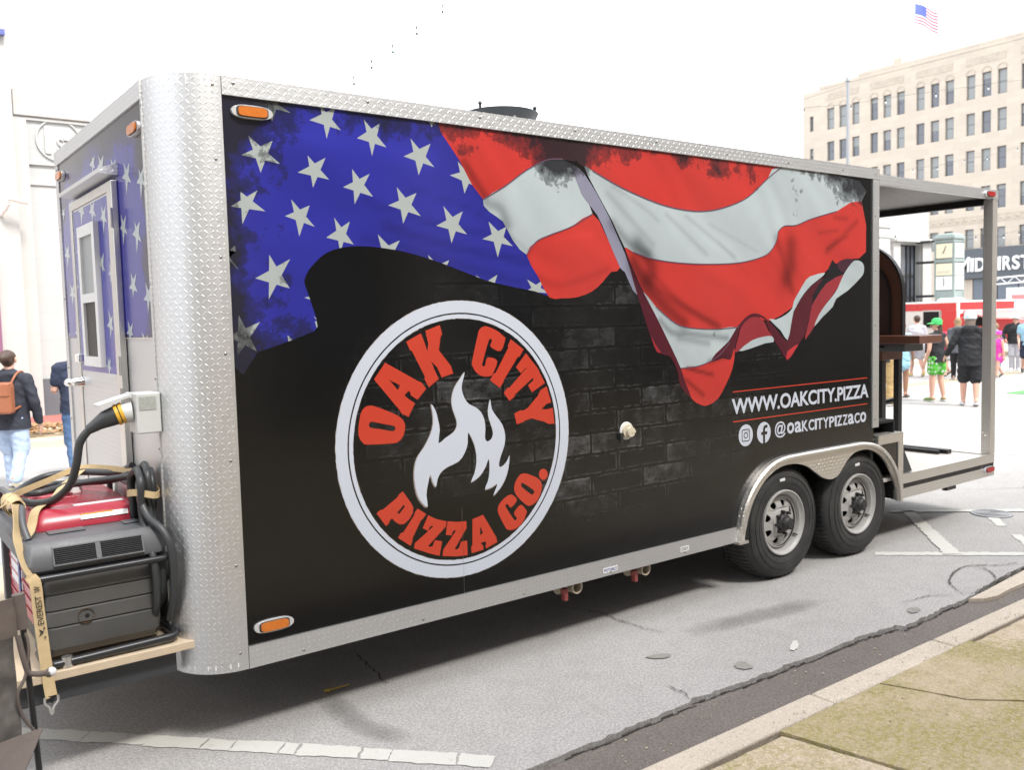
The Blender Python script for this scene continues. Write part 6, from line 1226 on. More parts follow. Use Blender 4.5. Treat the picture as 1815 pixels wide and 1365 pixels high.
place_text('GREY', M['ink_black'], st_, 2.697, 2.758, .378, .398, lambda u, v, t: (u, -.0113-t, v), .0, .0002)
# ---- fender
b = MB()
fen = f_out+f_in[::-1]
fd = b.prism(fen, mY(.0), .002, .022).obj('fender', M['tread_lip'], tl); boxuv(fd)
b = MB(); n = len(f_out)
rings = []
for i, (x, z) in enumerate(f_out):
    t = Vector((f_out[min(i+1, n-1)][0]-f_out[max(i-1, 0)][0], f_out[min(i+1, n-1)][1]-f_out[max(i-1, 0)][1])).normalized(); nx, nz = -t.y, t.x
    rings.append([(x+nx*.002, .0, z+nz*.002), (x+nx*.002, -.038, z+nz*.002), (x-nx*.010, -.048, z-nz*.010), (x-nx*.024, -.048, z-nz*.024), (x-nx*.028, -.042, z-nz*.028), (x-nx*.022, -.022, z-nz*.022)])
b.ring_loft(rings); lip = b.obj('fender_lip', M['tread_lip'], fd, 35); 
me = lip.data; uv = me.uv_layers.new(name='UVMap'); s_ = [0]
for i in range(1, n): s_.append(s_[-1]+hypot(f_out[i][0]-f_out[i-1][0], f_out[i][1]-f_out[i-1][1]))
for p in me.polygons:
    for li in p.loop_indices:
        vi = me.loops[li].vertex_index; uv.data[li].uv = (s_[min(n-1, vi//6)], (vi % 6)*.022)
MB().box(3.195, 3.285, -.05, -.001, .335, .352).obj('fender_foot', M['tread_lip'], fd); boxuv(fd.children[-1])
# ---- wheels
def wheel(cx):
    cy, cz, R1 = .02, .386, .395
    prof = [(.205, .035), (.215, .005), (.245, -.012), (.285, -.016), (.325, -.008), (.348, .008), (.362, .03), (.372, .05), (.376, .10), (.376, .16), (.370, .21), (.34, .245), (.25, .25), (.21, .235)]
    ty = MB().lathe([(r, h) for r, h in prof], (cx, cy, cz), 'y', 64).obj('wheel', M['rubber'], tl, 35)
    for v_ in ty.data.vertices:
        if v_.co.z < .003: v_.co.z = .003
    b = MB()
    for r, h, w_ in ((.340, -.003, .003), (.300, -.016, .002), (.262, -.0145, .002)): b.lathe([(r-w_, h+.002), (r-w_*.5, h-.002), (r+w_*.5, h-.002), (r+w_, h+.002)], (cx, cy, cz), 'y', 64)
    b.obj('sidewall_ring', M['rubber'], ty, 60)
    b = MB()
    for k in range(72):
        a = 2*pi*k/72
        b.box(-.005, .005, .035, .235, .373, .3795, Matrix.Translation((cx, cy, cz)) @ Matrix.Rotation(a, 4, 'Y'))
    o = b.obj('tread_blocks', M['rubber'], ty); o['kind'] = 'stuff'
    for v_ in o.data.vertices:
        if v_.co.z < .002: v_.co.z = .002
    rim = MB().lathe([(.214, .006), (.213, -.010), (.206, -.012), (.200, .0), (.192, .010), (.186, .012), (.181, .045), (.176, .048), (.168, .030), (.160, .028)], (cx, cy, cz), 'y', 48).obj('rim', M['rim'], ty, 35)
    # disc with eight hand holes
    b = MB(); out = circ(cx, cz, .162, 48); holes = []
    for k in range(8):
        a = 2*pi*(k+.5)/8+.1; c_, s__ = cos(a), sin(a); P = []
        for rr_, w_ in ((.104, .008), (.114, .018), (.132, .025), (.142, .018), (.142, -.018), (.132, -.025), (.114, -.018), (.104, -.008)):
            P.append((cx+rr_*c_-w_*s__, cz+rr_*s__+w_*c_))
        holes.append(P)
    b.prism(out, lambda u, v, t: (u, cy+t-(.020*max(0, 1-((hypot(u-cx, v-cz)-.09)/.05)**2) if hypot(u-cx, v-cz) > .09 else .020), v), .042, .050, holes+[circ(cx, cz, .085, 32)])
    b.lathe([(.085, .022), (.082, .012), (.078, .010), (.04, .010)], (cx, cy, cz), 'y', 32)
    b.obj('disc', M['rim'], rim, 40)
    MB().lathe([(.16, .07), (.05, .075), (.0, .075)], (cx, cy, cz), 'y', 24).obj('drum', M['dark'], rim)
    MB().lathe([(.060, .012), (.058, -.012), (.052, -.02), (.044, -.022), (.041, -.040), (.035, -.050), (.030, -.052), (.028, -.060), (.0, -.062)], (cx, cy, cz), 'y', 28).obj('hub', M['hub'], rim, 40)
    nut = None
    for k in range(8):
        a = 2*pi*k/8+.1
        if nut is None:
            me = MB().cyl((0, .012, 0), (0, -.014, 0), .011, .010, 6).cyl((0, -.012, 0), (0, -.024, 0), .006, .005, 6).mesh('lug_nut', 30); me.materials.append(M['hub']); nut = me
        o = obj_from(nut, 'lug_nut', rim); o.matrix_parent_inverse = wmat(rim).inverted(); o.location = (cx+.072*cos(a), cy-.002, cz+.072*sin(a))
    MB().cyl((cx+.14, cy+.04, cz-.10), (cx+.145, cy-.004, cz-.105), .006, .004, 8).obj('valve_stem', M['hub'], rim)
    MB().box(-.026, .026, -.0175, -.014, -.009, .009, Matrix.Translation((cx-.03, cy, cz+.285)) @ Matrix.Rotation(-.05, 4, 'Y')).obj('tyre_sticker', M['sticker'], ty)
    for o_ in [ty]+list(ty.children)+[q for c in ty.children for q in c.children]:
        if o_.name.startswith('lug_nut'): o_.location = (cx+(o_.location.x-cx)*1.05, o_.location.y, cz+(o_.location.z-cz)*1.05); continue
        for v_ in o_.data.vertices: v_.co.x = cx+(v_.co.x-cx)*1.05; v_.co.z = max(.003, cz+(v_.co.z-cz)*1.05)
    return ty
wheel(3.742); wheel(4.628)
# far side wheels
for cx in (3.711, 4.591):
    MB().lathe([(.0, 2.05), (.2, 2.05), (.37, 2.07), (.376, 2.10), (.376, 2.26), (.34, 2.29), (.0, 2.29)], (cx, 0, .374), 'y', 32).obj('far_wheel', M['rubber'], tl, 40)
MB().cyl((3.711, .3, .37), (3.711, 2.1, .37), .04, .04, 10).cyl((4.591, .3, .37), (4.591, 2.1, .37), .04, .04, 10).obj('axle', M['black_metal'], tl)
# ---- porch
MB().box(XE, XP-.085, .02, WY-.02, .50, .528).obj('porch_floor', M['porch_floor'], tl)
trim('porch_rail', (5.203, XP-.002, -.006, .05, .462, .535), mat='tread_lip')
MB().box(5.203, XP-.002, .0, .04, .425, .4615).obj('porch_panel', M['logo_black'], tl)
trim('porch_rail', (5.203, XP-.002, -.0055, .05, .346, .4245), mat='tread_lip')
MB().box(5.30, XP-.001, .052, .10, .35, .45).box(5.9, 6.05, .01, .05, .31, .345).obj('porch_beam', M['black_metal'], tl)
trim('porch_edge', (XP-.084, XP, .051, WY, .35, .536), mat='tread_lip')
trim('porch_post', (XP-.085, XP+.0, -.007, .07, .537, 2.728), mat='tread_lip')
MB().box(XP-.1, XP-.03, WY-.08, WY, .537, 2.75).obj('porch_post', M['black_metal'], tl)
trim('porch_roof_edge', (XE+.002, XP+.005, -.010, .03, 2.73, 2.806))
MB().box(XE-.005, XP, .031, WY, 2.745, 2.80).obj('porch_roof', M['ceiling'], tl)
MB().box(XP-.05, XP+.004, .071, WY, 2.69, 2.80).obj('porch_roof_beam', M['black_metal'], tl)
marker('marker_light', (6.52, -.010, 2.765), M['red_lens'], 'y')
o = marker('marker_light', (6.57, -.006, .41), M['red_lens'], 'y')
# ---- tongue shelf at the front
sh = MB().box(-.88, -.255, .08, 2.05, .458, .492).box(-.88, -.185, .081, .20, .4585, .4925).obj('tongue_shelf', M['plywood'], tl, bevel=.003)
MB().box(-.87, -.262, .13, .16, .36, .457).box(-.87, -.262, 1.9, 1.95, .36, .457).box(-.87, -.84, .161, 1.89, .37, .457).obj('shelf_frame', M['dark_metal'], sh)
MB().box(-1.6, -.2, .9, 1.0, .33, .43).box(-1.65, -1.55, .85, 1.05, .30, .50).obj('tow_bar', M['black_metal'], tl)
MB().cyl((-1.5, .95, .02), (-1.5, .95, .75), .03, .03, 10).obj('tongue_jack', M['black_metal'], tl)
# ---- power inlet box
bx = MB().box(XF-.10, XF-.001, .195, .325, 1.375, 1.545).obj('power_inlet', M['box_grey'], tl, bevel=.006)
MB().box(XF-.088, XF-.02, .1925, .1945, 1.475, 1.53).obj('data_plate', M['label_grey'], bx)
MB().cyl((XF-.10, .262, 1.465), (XF-.14, .27, 1.462), .044, .042, 24).obj('socket', M['box_grey'], bx, 40)
MB().box(-.13, .0, -.05, .05, -.005, .005, Matrix.Translation((XF-.11, .29, 1.535)) @ Matrix.Rotation(-.28, 4, 'Y')).cyl((XF-.10, .25, 1.535), (XF-.10, .33, 1.535), .012, .012, 8).obj('inlet_lid', M['box_grey'], bx)
# ---- small blue emblem of reflected sign is left to the renderer

# ------------------------------------------------------------------ generator on the tongue shelf
gn = thing('generator', 'red topped portable generator with dark grey louvred casing on the tongue shelf', 'generator', (-.54, .6, .495))
x0, x1, y0, y1 = -.745, -.300, .165, 1.08
# lower casing with three recessed grooves
P = [(y0+.035, .515), (y0+.006, .55)]
for z in (.640, .705, .770): P += [(y0, z-.006), (y0+.006, z), (y0-.003, z+.006)]
P += [(y0-.004, .855), (y1, .855), (y1, .515)]
b = MB()
rings = []
for x, ins in ((x0, .03), (x0+.012, .010), (x0+.03, 0), (x1-.03, 0), (x1-.012, .010), (x1, .03)):
    rings.append([(x, y+(ins if y < .5 else -ins), z+(ins*.5 if z < .6 else 0)) for y, z in P])
b.ring_loft(rings); b.obj('lower_casing', M['gen_panel'], gn, 30)
# upper casing, slanted front with the louvres
Q = [(y0-.015, .872), (y0-.03, .882), (y0-.032, .90), (y0-.004, .968), (y0+.012, .985), (y1-.02, .985), (y1, .97), (y1, .872)]
rings = []
for x, s_ in ((-.800, .55), (-.79, .85), (-.772, 1), (-.302, 1), (-.285, .85), (-.275, .55)):
    cy_, cz_ = .6, .928
    rings.append([(x, cy_+(y-cy_)*(1-(1-s_)*.05), cz_+(z-cz_)*s_) for y, z in Q])
up = MB().ring_loft(rings).obj('upper_casing', M['gen_grey'], gn, 30)
MB().box(-.775, -.30, y0-.006, y1-.05, .858, .871).obj('casing_seam', M['black_metal'], gn)
# louvre panels on the slanted face
sl = Vector((0, .028, .068)).normalized(); nrm = Vector((0, -sl.z, sl.y))
def on_slant(x, k, d): p = Vector((x, y0-.032, .90))+sl*k+nrm*d; return (p.x, p.y, p.z)
def splate(xa, xb, ka, kb, d0, d1, b):
    V = [on_slant(xa, ka, d0), on_slant(xb, ka, d0), on_slant(xb, kb, d0), on_slant(xa, kb, d0), on_slant(xa, ka, d1), on_slant(xb, ka, d1), on_slant(xb, kb, d1), on_slant(xa, kb, d1)]
    return b.add(V, [(3,2,1,0),(4,5,6,7),(0,1,5,4),(1,2,6,5),(2,3,7,6),(3,0,4,7)])
fr_ = MB()
for q in ((-.705, -.365, -.008, -.002), (-.705, -.365, .062, .068), (-.705, -.699, -.002, .062), (-.371, -.365, -.002, .062), (-.548, -.528, -.002, .062)): splate(q[0], q[1], q[2], q[3], -.002, .006, fr_)
vent = fr_.obj('vent', M['gen_grey'], gn, bevel=.001)
splate(-.699, -.548, -.002, .062, -.001, .0008, MB()).obj('vent_back', M['dark'], vent); splate(-.528, -.371, -.002, .062, -.001, .0008, MB()).obj('vent_back', M['dark'], vent)
for xa, xb in ((-.696, -.551), (-.525, -.374)):
    for k in range(8): splate(xa, xb, .0005+k*.0077, .0035+k*.0077, .001, .0055, MB()).obj('vent_slat', M['tube_black'], vent)
# red top cover
R0 = [(-.735, .40, .987), (-.315, .40, .987), (-.315, 1.05, .987), (-.735, 1.05, .987)]
def rr4(x0_, x1_, y0_, y1_, z, r, n=5):
    P = []
    for cx, cy_, a0 in ((x1_-r, y1_-r, 0), (x0_+r, y1_-r, pi/2), (x0_+r, y0_+r, pi), (x1_-r, y0_+r, 1.5*pi)):
        P += [(cx+r*cos(a0+pi/2*k/n), cy_+r*sin(a0+pi/2*k/n), z) for k in range(n+1)]
    return P
tc = MB().ring_loft([rr4(-.735, -.310, .385, 1.06, .987, .04), rr4(-.732, -.313, .39, 1.055, 1.012, .04), rr4(-.722, -.322, .41, 1.04, 1.045, .045), rr4(-.705, -.338, .435, 1.02, 1.062, .05)]).obj('top_cover', M['gen_red'], gn, 50)
for k in range(3): MB().box(-.715, -.50, .70+.09*k, .725+.09*k, 1.050, 1.068).obj('cover_rib', M['gen_red'], tc, bevel=.006)
MB().cyl((-.50, .86, 1.06), (-.50, .86, 1.085), .052, .05, 24).obj('fuel_cap', M['alu_white'], tc, 40)
lb = MB().add([(-.55, .402, 1.0325), (-.36, .402, 1.0325), (-.36, .389, 1.013), (-.55, .389, 1.013)], [(0, 1, 2, 3)])
lb.v = [(x, y-.003, z+.002) for x, y, z in lb.v]
lbo = lb.obj('warning_label', M['sticker'], tc)
bb_ = MB().add([(-.55, .4015, 1.0365), (-.42, .4015, 1.0365), (-.42, .4005, 1.0315), (-.55, .4005, 1.0315)], [(0, 1, 2, 3)]); bb_.v = [(x, y-.0042, z+.0) for x, y, z in bb_.v]; bb_.obj('label_band', M['plug_yellow'], lbo)
MB().box(-.56, -.36, .46, .50, 1.062, 1.0645).obj('data_label', M['sticker'], tc)
for q in ((-.69, -.55), (-.40, -.34)): MB().box(*q, .30, .36, .986, .993).obj('top_bracket', M['gen_grey'], gn, bevel=.003)
# left end: red side panel
sp = MB().box(-.752, -.7455, .24, .98, .60, .845).obj('side_panel', M['gen_red'], gn, bevel=.004)
for k in range(4): MB().box(-.757, -.753, .27, .95, .64+.05*k, .652+.05*k).obj('panel_rib', M['gen_red'], sp)
MB().box(-.756, -.7525, .60, .90, .70, .83).obj('side_label', M['sticker'], sp)
MB().box(-.762, -.7585, .62, .66, .62, .83).obj('side_trim', M['sticker_blue'], sp)
for q in (.17, 1.0): MB().box(-.776, -.7455, q, q+.052, .56, .86).obj('end_frame', M['gen_grey'], gn, bevel=.006)
# guard tubes
yt = y0-.045
MB().tube(spline([(-.775, .34, .852), (-.786, .20, .853), (-.776, yt+.012, .854), (-.75, yt, .855), (-.52, yt, .856), (-.31, yt, .857), (-.283, yt+.012, .857), (-.272, .20, .858), (-.285, .34, .858)], 6), .0135, 10).obj('bumper_tube', M['tube_black'], gn, 60)
MB().tube(spline([(-.75, .30, .512), (-.752, .16, .512), (-.735, .118, .512), (-.70, .110, .513), (-.50, .110, .517), (-.31, .110, .521), (-.272, .118, .522), (-.258, .16, .523), (-.262, .30, .523)], 6), .0165, 10).obj('skid_tube', M['tube_black'], gn, 60)
MB().cyl((-.682, .110, .494), (-.682, .110, .536), .020, .020, 12).obj('tube_clip', M['alu'], gn)
for q in ((-.778, .30), (-.30, .30)):
    MB().tube(spline([(q[0]+.01, .27, .985), (q[0], .31, 1.04), (q[0]+.005, .36, 1.085), (q[0]+.01, .44, 1.10), (q[0]+.01, .92, 1.10), (q[0]+.005, 1.0, 1.07), (q[0]+.01, 1.03, .99)], 5), .014, 10).obj('lift_handle', M['gen_grey'], gn, 60)
e = MB().lathe([(.030, -.006), (.030, .004), (.0245, .002), (.024, .02), (.0, .02)], (-.595, y0-.002, .668), 'y', 24).obj('exhaust_port', M['rust'], gn, 40)
MB().lathe([(.011, .008), (.008, -.004), (.0, -.004)], (-.590, y0-.001, .666), 'y', 16).obj('exhaust_tip', M['dark'], e, 40)
b = MB()
for p in ((-.76, .163, .83), (-.76, .163, .64), (-.29, .163, .70), (-.76, .163, .58)): b.lathe([(.010, -.006), (.009, -.010), (.0, -.010)], (p[0], p[1]+.01, p[2]), 'y', 8)
b.obj('casing_bolt', M['hub'], gn)
# ------------------------------------------------------------------ power cable
cb = thing('power_cable', 'thick black power cable plugged into the grey outlet box and coiled on the generator', 'cable', (-.5, .5, 1.06))
path = spline([(XF-.20, .285, 1.435), (XF-.26, .295, 1.405), (XF-.30, .31, 1.35), (XF-.315, .33, 1.26), (XF-.335, .38, 1.17), (XF-.38, .46, 1.105), (-.68, .53, 1.083), (-.73, .60, 1.085), (-.75, .72, 1.088), (-.70, .88, 1.10), (-.58, .98, 1.13), (-.44, .92, 1.14), (-.33, .72, 1.15), (-.30, .52, 1.20)], 8)
MB().tube(path, .0165, 10).obj('cable', M['cable'], cb, 60)
MB().tube(spline([(-.30, .52, 1.17), (-.36, .66, 1.125), (-.46, .82, 1.105), (-.60, .90, 1.10), (-.70, .80, 1.10), (-.66, .70, 1.10), (-.5, .74, 1.115), (-.36, .60, 1.14), (-.31, .48, 1.16)], 8), .0155, 10).obj('cable_loop', M['cable'], cb, 60)
# hanging hank between generator and wall
for k, (dx, dy, top, bot, w) in enumerate(((0, 0, 1.23, .60, .085), (.012, .03, 1.20, .66, .07), (-.016, -.022, 1.215, .56, .095), (-.006, .045, 1.19, .72, .065))):
    cx, cy_ = -.300+dx*2.2, .315+dy*.7; w *= 1.5
    P = [(cx, cy_, top), (cx-.008, cy_-w*.55, top-.05), (cx-.006, cy_-w*.5, top-.20), (cx+.006, cy_-w*1.2, top-.38), (cx+.01, cy_-w*1.0, bot+.08), (cx+.006, cy_, bot), (cx+.008, cy_+w*.9, bot+.10), (cx+.004, cy_+w*.9, top-.38), (cx-.004, cy_+w*.6, top-.20), (cx-.01, cy_+w*.55, top-.05), (cx, cy_, top)]
    MB().tube(spline(P, 6), .0155, 10).obj('cable_hank', M['cable'], cb, 60)
MB().tube(spline([(-.30, .36, 1.20), (-.34, .27, 1.12), (-.33, .20, 1.03), (-.29, .13, .97), (-.265, .10, .88), (-.262, .11, .72), (-.27, .16, .58)], 7), .0165, 10).obj('cable_tail', M['cable'], cb, 60)
pl = MB().tube([(XF-.140, .270, 1.463), (XF-.205, .284, 1.44), (XF-.23, .289, 1.425), (XF-.27, .297, 1.40)], [.043, .036, .028, .019], 16).obj('plug', M['cable'], cb, 40)
MB().tube([(XF-.132, .269, 1.465), (XF-.144, .272, 1.461)], .0455, 18).tube([(XF-.150, .2725, 1.459), (XF-.162, .275, 1.455)], .0450, 18).obj('plug_ring', M['plug_yellow'], pl, 40)
b = MB(); c_ = (-.295, .30, 1.115)
b.ribbon([(c_[0]+.062*cos(a)-.02, c_[1]+.090*sin(a), c_[2]+.010*sin(a*2)) for a in [2*pi*k/24 for k in range(25)]], (0, 0, 1), .028, .004)
tag(b.obj('cable_tie', M['webbing'], None, 60), 'tan webbing tie wrapped round the hanging hank of black cable', 'strap', 'tan straps holding the generator and cable')
# ------------------------------------------------------------------ ratchet straps
SG = 'tan straps holding the generator and cable'
s1 = thing('tie_down_strap', 'tan tie down strap with black EVEREST print hooked under the shelf edge', 'strap', (-.76, .08, .40), 0, SG)
pa = spline([(-.752, .062, .405), (-.757, .070, .46), (-.765, .083, .60), (-.772, .098, .75), (-.776, .104, .845), (-.790, .112, .875), (-.806, .135, .92), (-.812, .19, .975), (-.806, .27, 1.02), (-.797, .33, 1.085), (-.79, .40, 1.118), (-.80, .52, 1.125)], 5)
MB().ribbon(pa, [(1, .12, 0)]*26+[(.5, .9, 0)]*(len(pa)-26), .042, .003).obj('webbing', M['webbing'], s1, 50)
mt = lambda u, v, t: (-.7635+(u)*1+(v-.60)*-.034, .083-.0075+(v-.60)*.098-t, v)
def vtext(txt, za, zb, ua, ub):
    me = text_mesh(txt, 1, .01, 0); xs = [v.co.x for v in me.vertices]; ys = [v.co.y for v in me.vertices]; a, b_, c, d = min(xs), max(xs), min(ys), max(ys)
    for v in me.vertices:
        zz = za+(v.co.x-a)/(b_-a)*(zb-za); u = ub-(v.co.y-c)/(d-c)*(ub-ua); v.co = Vector(mt(u, zz, .0))
    me.materials.clear(); me.materials.append(M['ink_black']); obj_from(me, 'strap_lettering', s1)
vtext('EVEREST', .69, .80, -.012, .010); vtext('W', .815, .838, -.012, .010)
MB().add([mt(-.014, .645, 0), mt(.006, .66, 0), mt(-.012, .675, 0), mt(-.006, .66, 0)], [(0, 1, 2, 3)]).add([mt(.004, .668, 0), mt(.012, .672, 0), mt(.006, .682, 0)], [(0, 1, 2)]).add([mt(.0, .64, 0), mt(.012, .635, 0), mt(.010, .643, 0)], [(0, 1, 2)]).obj('strap_mark', M['ink_black'], s1)
MB().tube(spline([(-.775, .060, .410), (-.776, .058, .388), (-.762, .057, .368), (-.757, .056, .345), (-.752, .056, .345), (-.747, .057, .368), (-.731, .058, .388), (-.730, .060, .410)], 5), .0045, 8).obj('wire_hook', M['alu'], s1, 60)
MB().add([(-.772, .060, .412), (-.733, .060, .412), (-.752, .060, .380)], [(0, 1, 2)]).obj('hook_gap', M['dark'], s1)
s2 = thing('tie_down_strap', 'tan strap running diagonally over the red generator cover to the hank', 'strap', (-.6, .5, 1.07), 0, SG)
pb = spline([(-.775, .285, .992), (-.755, .33, 1.0), (-.735, .39, 1.02), (-.705, .45, 1.072), (-.62, .60, 1.078), (-.55, .72, 1.118), (-.50, .83, 1.125), (-.44, .90, 1.150)], 6)
MB().ribbon(pb, (.75, -.65, .15), .042, .003).obj('webbing', M['webbing'], s2, 50)
pc = spline([(-.80, .46, 1.128), (-.74, .62, 1.125), (-.60, .80, 1.135), (-.45, .92, 1.16), (-.36, .80, 1.165), (-.31, .50, 1.18)], 6)
MB().ribbon(pc, (0, .3, 1), .026, .003).obj('webbing', M['webbing'], s2, 50)
s3 = thing('tie_down_strap', 'bunched tan strap wound over the left handle of the generator', 'strap', (-.8, .4, 1.1), 0, SG)
b = MB()
for k, (a0, rr_) in enumerate(((0, .030), (.5, .034), (1.1, .038), (1.7, .033))):
    cpt = Vector((-.787, .40+.045*k, 1.10))
    b.ribbon([(cpt.x+rr_*cos(a), cpt.y+.010*sin(2*a+a0), cpt.z+rr_*sin(a)) for a in [2*pi*j/20 for j in range(21)]], (0, 1, .25*(k % 2)), .042, .003)
pd = spline([(-.81, .44, 1.115), (-.855, .46, 1.08), (-.87, .47, 1.0), (-.872, .46, .85), (-.868, .44, .70), (-.86, .40, .52)], 6)
b.ribbon(pd, (.3, 1, 0), .042, .003)
b.obj('webbing', M['webbing'], s3, 50)
# ------------------------------------------------------------------ folding chair at the left edge
ch = thing('camp_chair', 'brown canvas folding camp chair with a camouflage mesh back at the left edge', 'chair', (-1.05, -.28, 0))
pr0, pr1 = Vector((-.80, -.20, .93)), Vector((-.765, -.21, .02))
pl0, pl1 = Vector((-1.36, -.36, .95)), Vector((-1.35, -.36, .02))
MB().tube([pr0, pr0.lerp(pr1, .5), pr1], .0105, 10).obj('leg', M['black_metal'], ch, 50); MB().tube([pl0, pl1], .0105, 10).obj('leg', M['black_metal'], ch, 50)
MB().tube([(-.785, -.205, .40), (-1.10, -.62, .03)], .0095, 8).obj('leg', M['black_metal'], ch, 50); MB().tube([(-.795, -.200, .385), (-1.13, -.06, .03)], .0095, 8).obj('leg', M['black_metal'], ch, 50)
MB().tube([(-1.355, -.36, .42), (-.93, -.62, .03)], .0095, 8).obj('leg', M['black_metal'], ch, 50)
def cloth(name, A, B, C, D, mat, nu=14, nv=12, amp=.012, seed=0, th=.004):
    """quad patch A-B (top) to D-C (bottom) with soft wrinkles"""
    b = MB(); rr = random.Random(seed); ph = [rr.uniform(0, 6) for _ in range(5)]
    A, B, C, D = map(Vector, (A, B, C, D)); nrm_ = (B-A).cross(D-A).normalized()
    for side_ in (0, 1):
        for j in range(nv+1):
            for i in range(nu+1):
                u, v = i/nu, j/nv; p = A.lerp(B, u).lerp(D.lerp(C, u), v)
                w = sin(pi*min(1, max(0, u)))*.6+.4
                d = amp*w*(sin(7*u+5*v+ph[0])+.7*sin(13*v-6*u+ph[1])+.5*sin(17*u+ph[2]))
                b.v.append(tuple(p+nrm_*(d+side_*th)))
    N = (nu+1)*(nv+1)
    for j in range(nv):
        for i in range(nu):
            k = j*(nu+1)+i; q = (k, k+1, k+nu+2, k+nu+1)
            b.f += [q, tuple(N+t for t in q[::-1])]
    for i in range(nu): b.f += [(i, N+i, N+i+1, i+1), (nv*(nu+1)+i+1, N+nv*(nu+1)+i+1, N+nv*(nu+1)+i, nv*(nu+1)+i)]
    for j in range(nv): b.f += [(j*(nu+1), (j+1)*(nu+1), N+(j+1)*(nu+1), N+j*(nu+1)), ((j+1)*(nu+1)+nu, j*(nu+1)+nu, N+j*(nu+1)+nu, N+(j+1)*(nu+1)+nu)]
    return b.obj(name, mat, ch, 70)
cloth('back_band', (-1.37, -.365, .945), (-.815, -.215, .935), (-.815, -.214, .80), (-1.365, -.362, .79), M['canvas'], 18, 6, .004, 1, .006)
cloth('back_mesh', (-1.36, -.360, .789), (-.83, -.214, .80), (-.825, -.205, .44), (-1.35, -.356, .42), M['camo'], 18, 14, .012, 2)
MB().tube([(-.805, -.205, .945), (-.797, -.206, .82)], [.021, .019], 12).obj('pole_sleeve', M['canvas'], ch, 50)
cloth('seat', (-1.34, -.36, .44), (-.755, -.215, .455), (-.93, -.62, .36), (-1.40, -.70, .36), M['canvas'], 16, 12, .010, 3, .006)
MB().tube(spline([(-.815, -.215, .80), (-.80, -.225, .70), (-.785, -.225, .66), (-.735, -.245, .655), (-.72, -.25, .66)], 6), [.010]*18+[.016]*5+[.012]*2, 8).obj('arm_strap', M['canvas'], ch, 60)
MB().sphere((-.722, -.25, .658), .016, 10, 8).obj('arm_end', M['sticker'], ch, 60)
MB().tube(spline([(-.80, -.20, .83), (-.785, -.215, .76), (-.80, -.225, .66), (-.83, -.235, .60), (-.82, -.225, .52), (-.785, -.215, .45)], 6), .006, 6).obj('edge_binding', M['canvas'], ch, 60)
ch.location = (ch.location.x-.070, ch.location.y, -.045)
# ------------------------------------------------------------------ pizza oven on the porch
ov = thing('pizza_oven', 'brown enamel pizza oven with an arched front on a black stand in the porch', 'pizza oven', (6.3, 1.3, .53))
xb = 6.50
def archp(y0_, y1_, zb, zs, zt, n=20):
    c, h = (y0_+y1_)/2, (y1_-y0_)/2; P = [(y0_, zb)]
    for k in range(n+1):
        a = pi*k/n; y = c-h*math.copysign(abs(cos(a))**.85, cos(a)); P.append((y, zs+(zt-zs)*abs(sin(a))**.9))
    return P+[(y1_, zb)]
mXp = lambda u, v, t: (t, u, v)
xa = 6.28
MB().prism(archp(.735, 1.70, 1.585, 1.98, 2.34), mXp, 6.311, xb).obj('dome', M['oven'], ov, 35)
MB().prism(archp(.625, 1.80, 1.585, 1.93, 2.43), mXp, xa, xa+.030, [archp(.735, 1.69, 1.60, 1.90, 2.30)]).obj('front_rim', M['oven'], ov, 35)
MB().prism(archp(.612, 1.813, 1.584, 1.935, 2.445), mXp, xa-.012, xa+.038, [archp(.626, 1.80, 1.583, 1.93, 2.428)]).obj('front_edge', M['black_metal'], ov, 35)
dr = MB().prism(archp(.736, 1.689, 1.601, 1.90, 2.298), mXp, xa+.010, xa+.028).obj('oven_door', M['oven_dark'], ov, 35)
MB().prism(archp(.728, 1.697, 1.595, 1.905, 2.308), mXp, xa-.010, xa+.009, [archp(.745, 1.68, 1.594, 1.90, 2.288)]).obj('door_rim', M['black_metal'], dr, 35)
MB().cyl((xa-.03, 1.1, 1.75), (xa-.03, 1.55, 1.75), .012, .012, 8).obj('door_handle', M['alu'], dr)
MB().cyl((6.35, 1.5, 2.3), (6.35, 1.5, 2.68), .07, .07, 16).obj('flue', M['dark_metal'], ov, 40)
MB().box(6.12, xb, .37, 2.0, 1.512, 1.583).obj('shelf', M['oven'], ov, bevel=.008)
dw_ = MB().box(6.16, xb-.03, .53, 2.0, 1.44, 1.511).obj('drawer', M['gen_grey'], ov, bevel=.004)
MB().box(6.150, 6.159, .72, 1.0, 1.475, 1.49).obj('drawer_pull', M['dark'], dw_)
MB().box(6.16, xb, .74, 2.0, 1.36, 1.439).obj('top_rail', M['oven'], ov, bevel=.004)
for x in (6.16, 6.43):
    for y in (.74, 1.95): MB().box(x, x+.06, y, y+.05, .53, 1.359).obj('leg', M['black_metal'], ov)
MB().box(6.43, 6.50, .28, 2.0, .5295, .565).box(6.36, 6.40, .33, 2.0, .5295, .56).obj('base_rail', M['black_metal'], ov)
MB().tube([(6.46, .79, .98), (6.46, 1.35, .83)], .025, 6).tube([(6.46, .79, .58), (6.46, 1.15, .75)], .025, 6).obj('brace', M['black_metal'], ov)
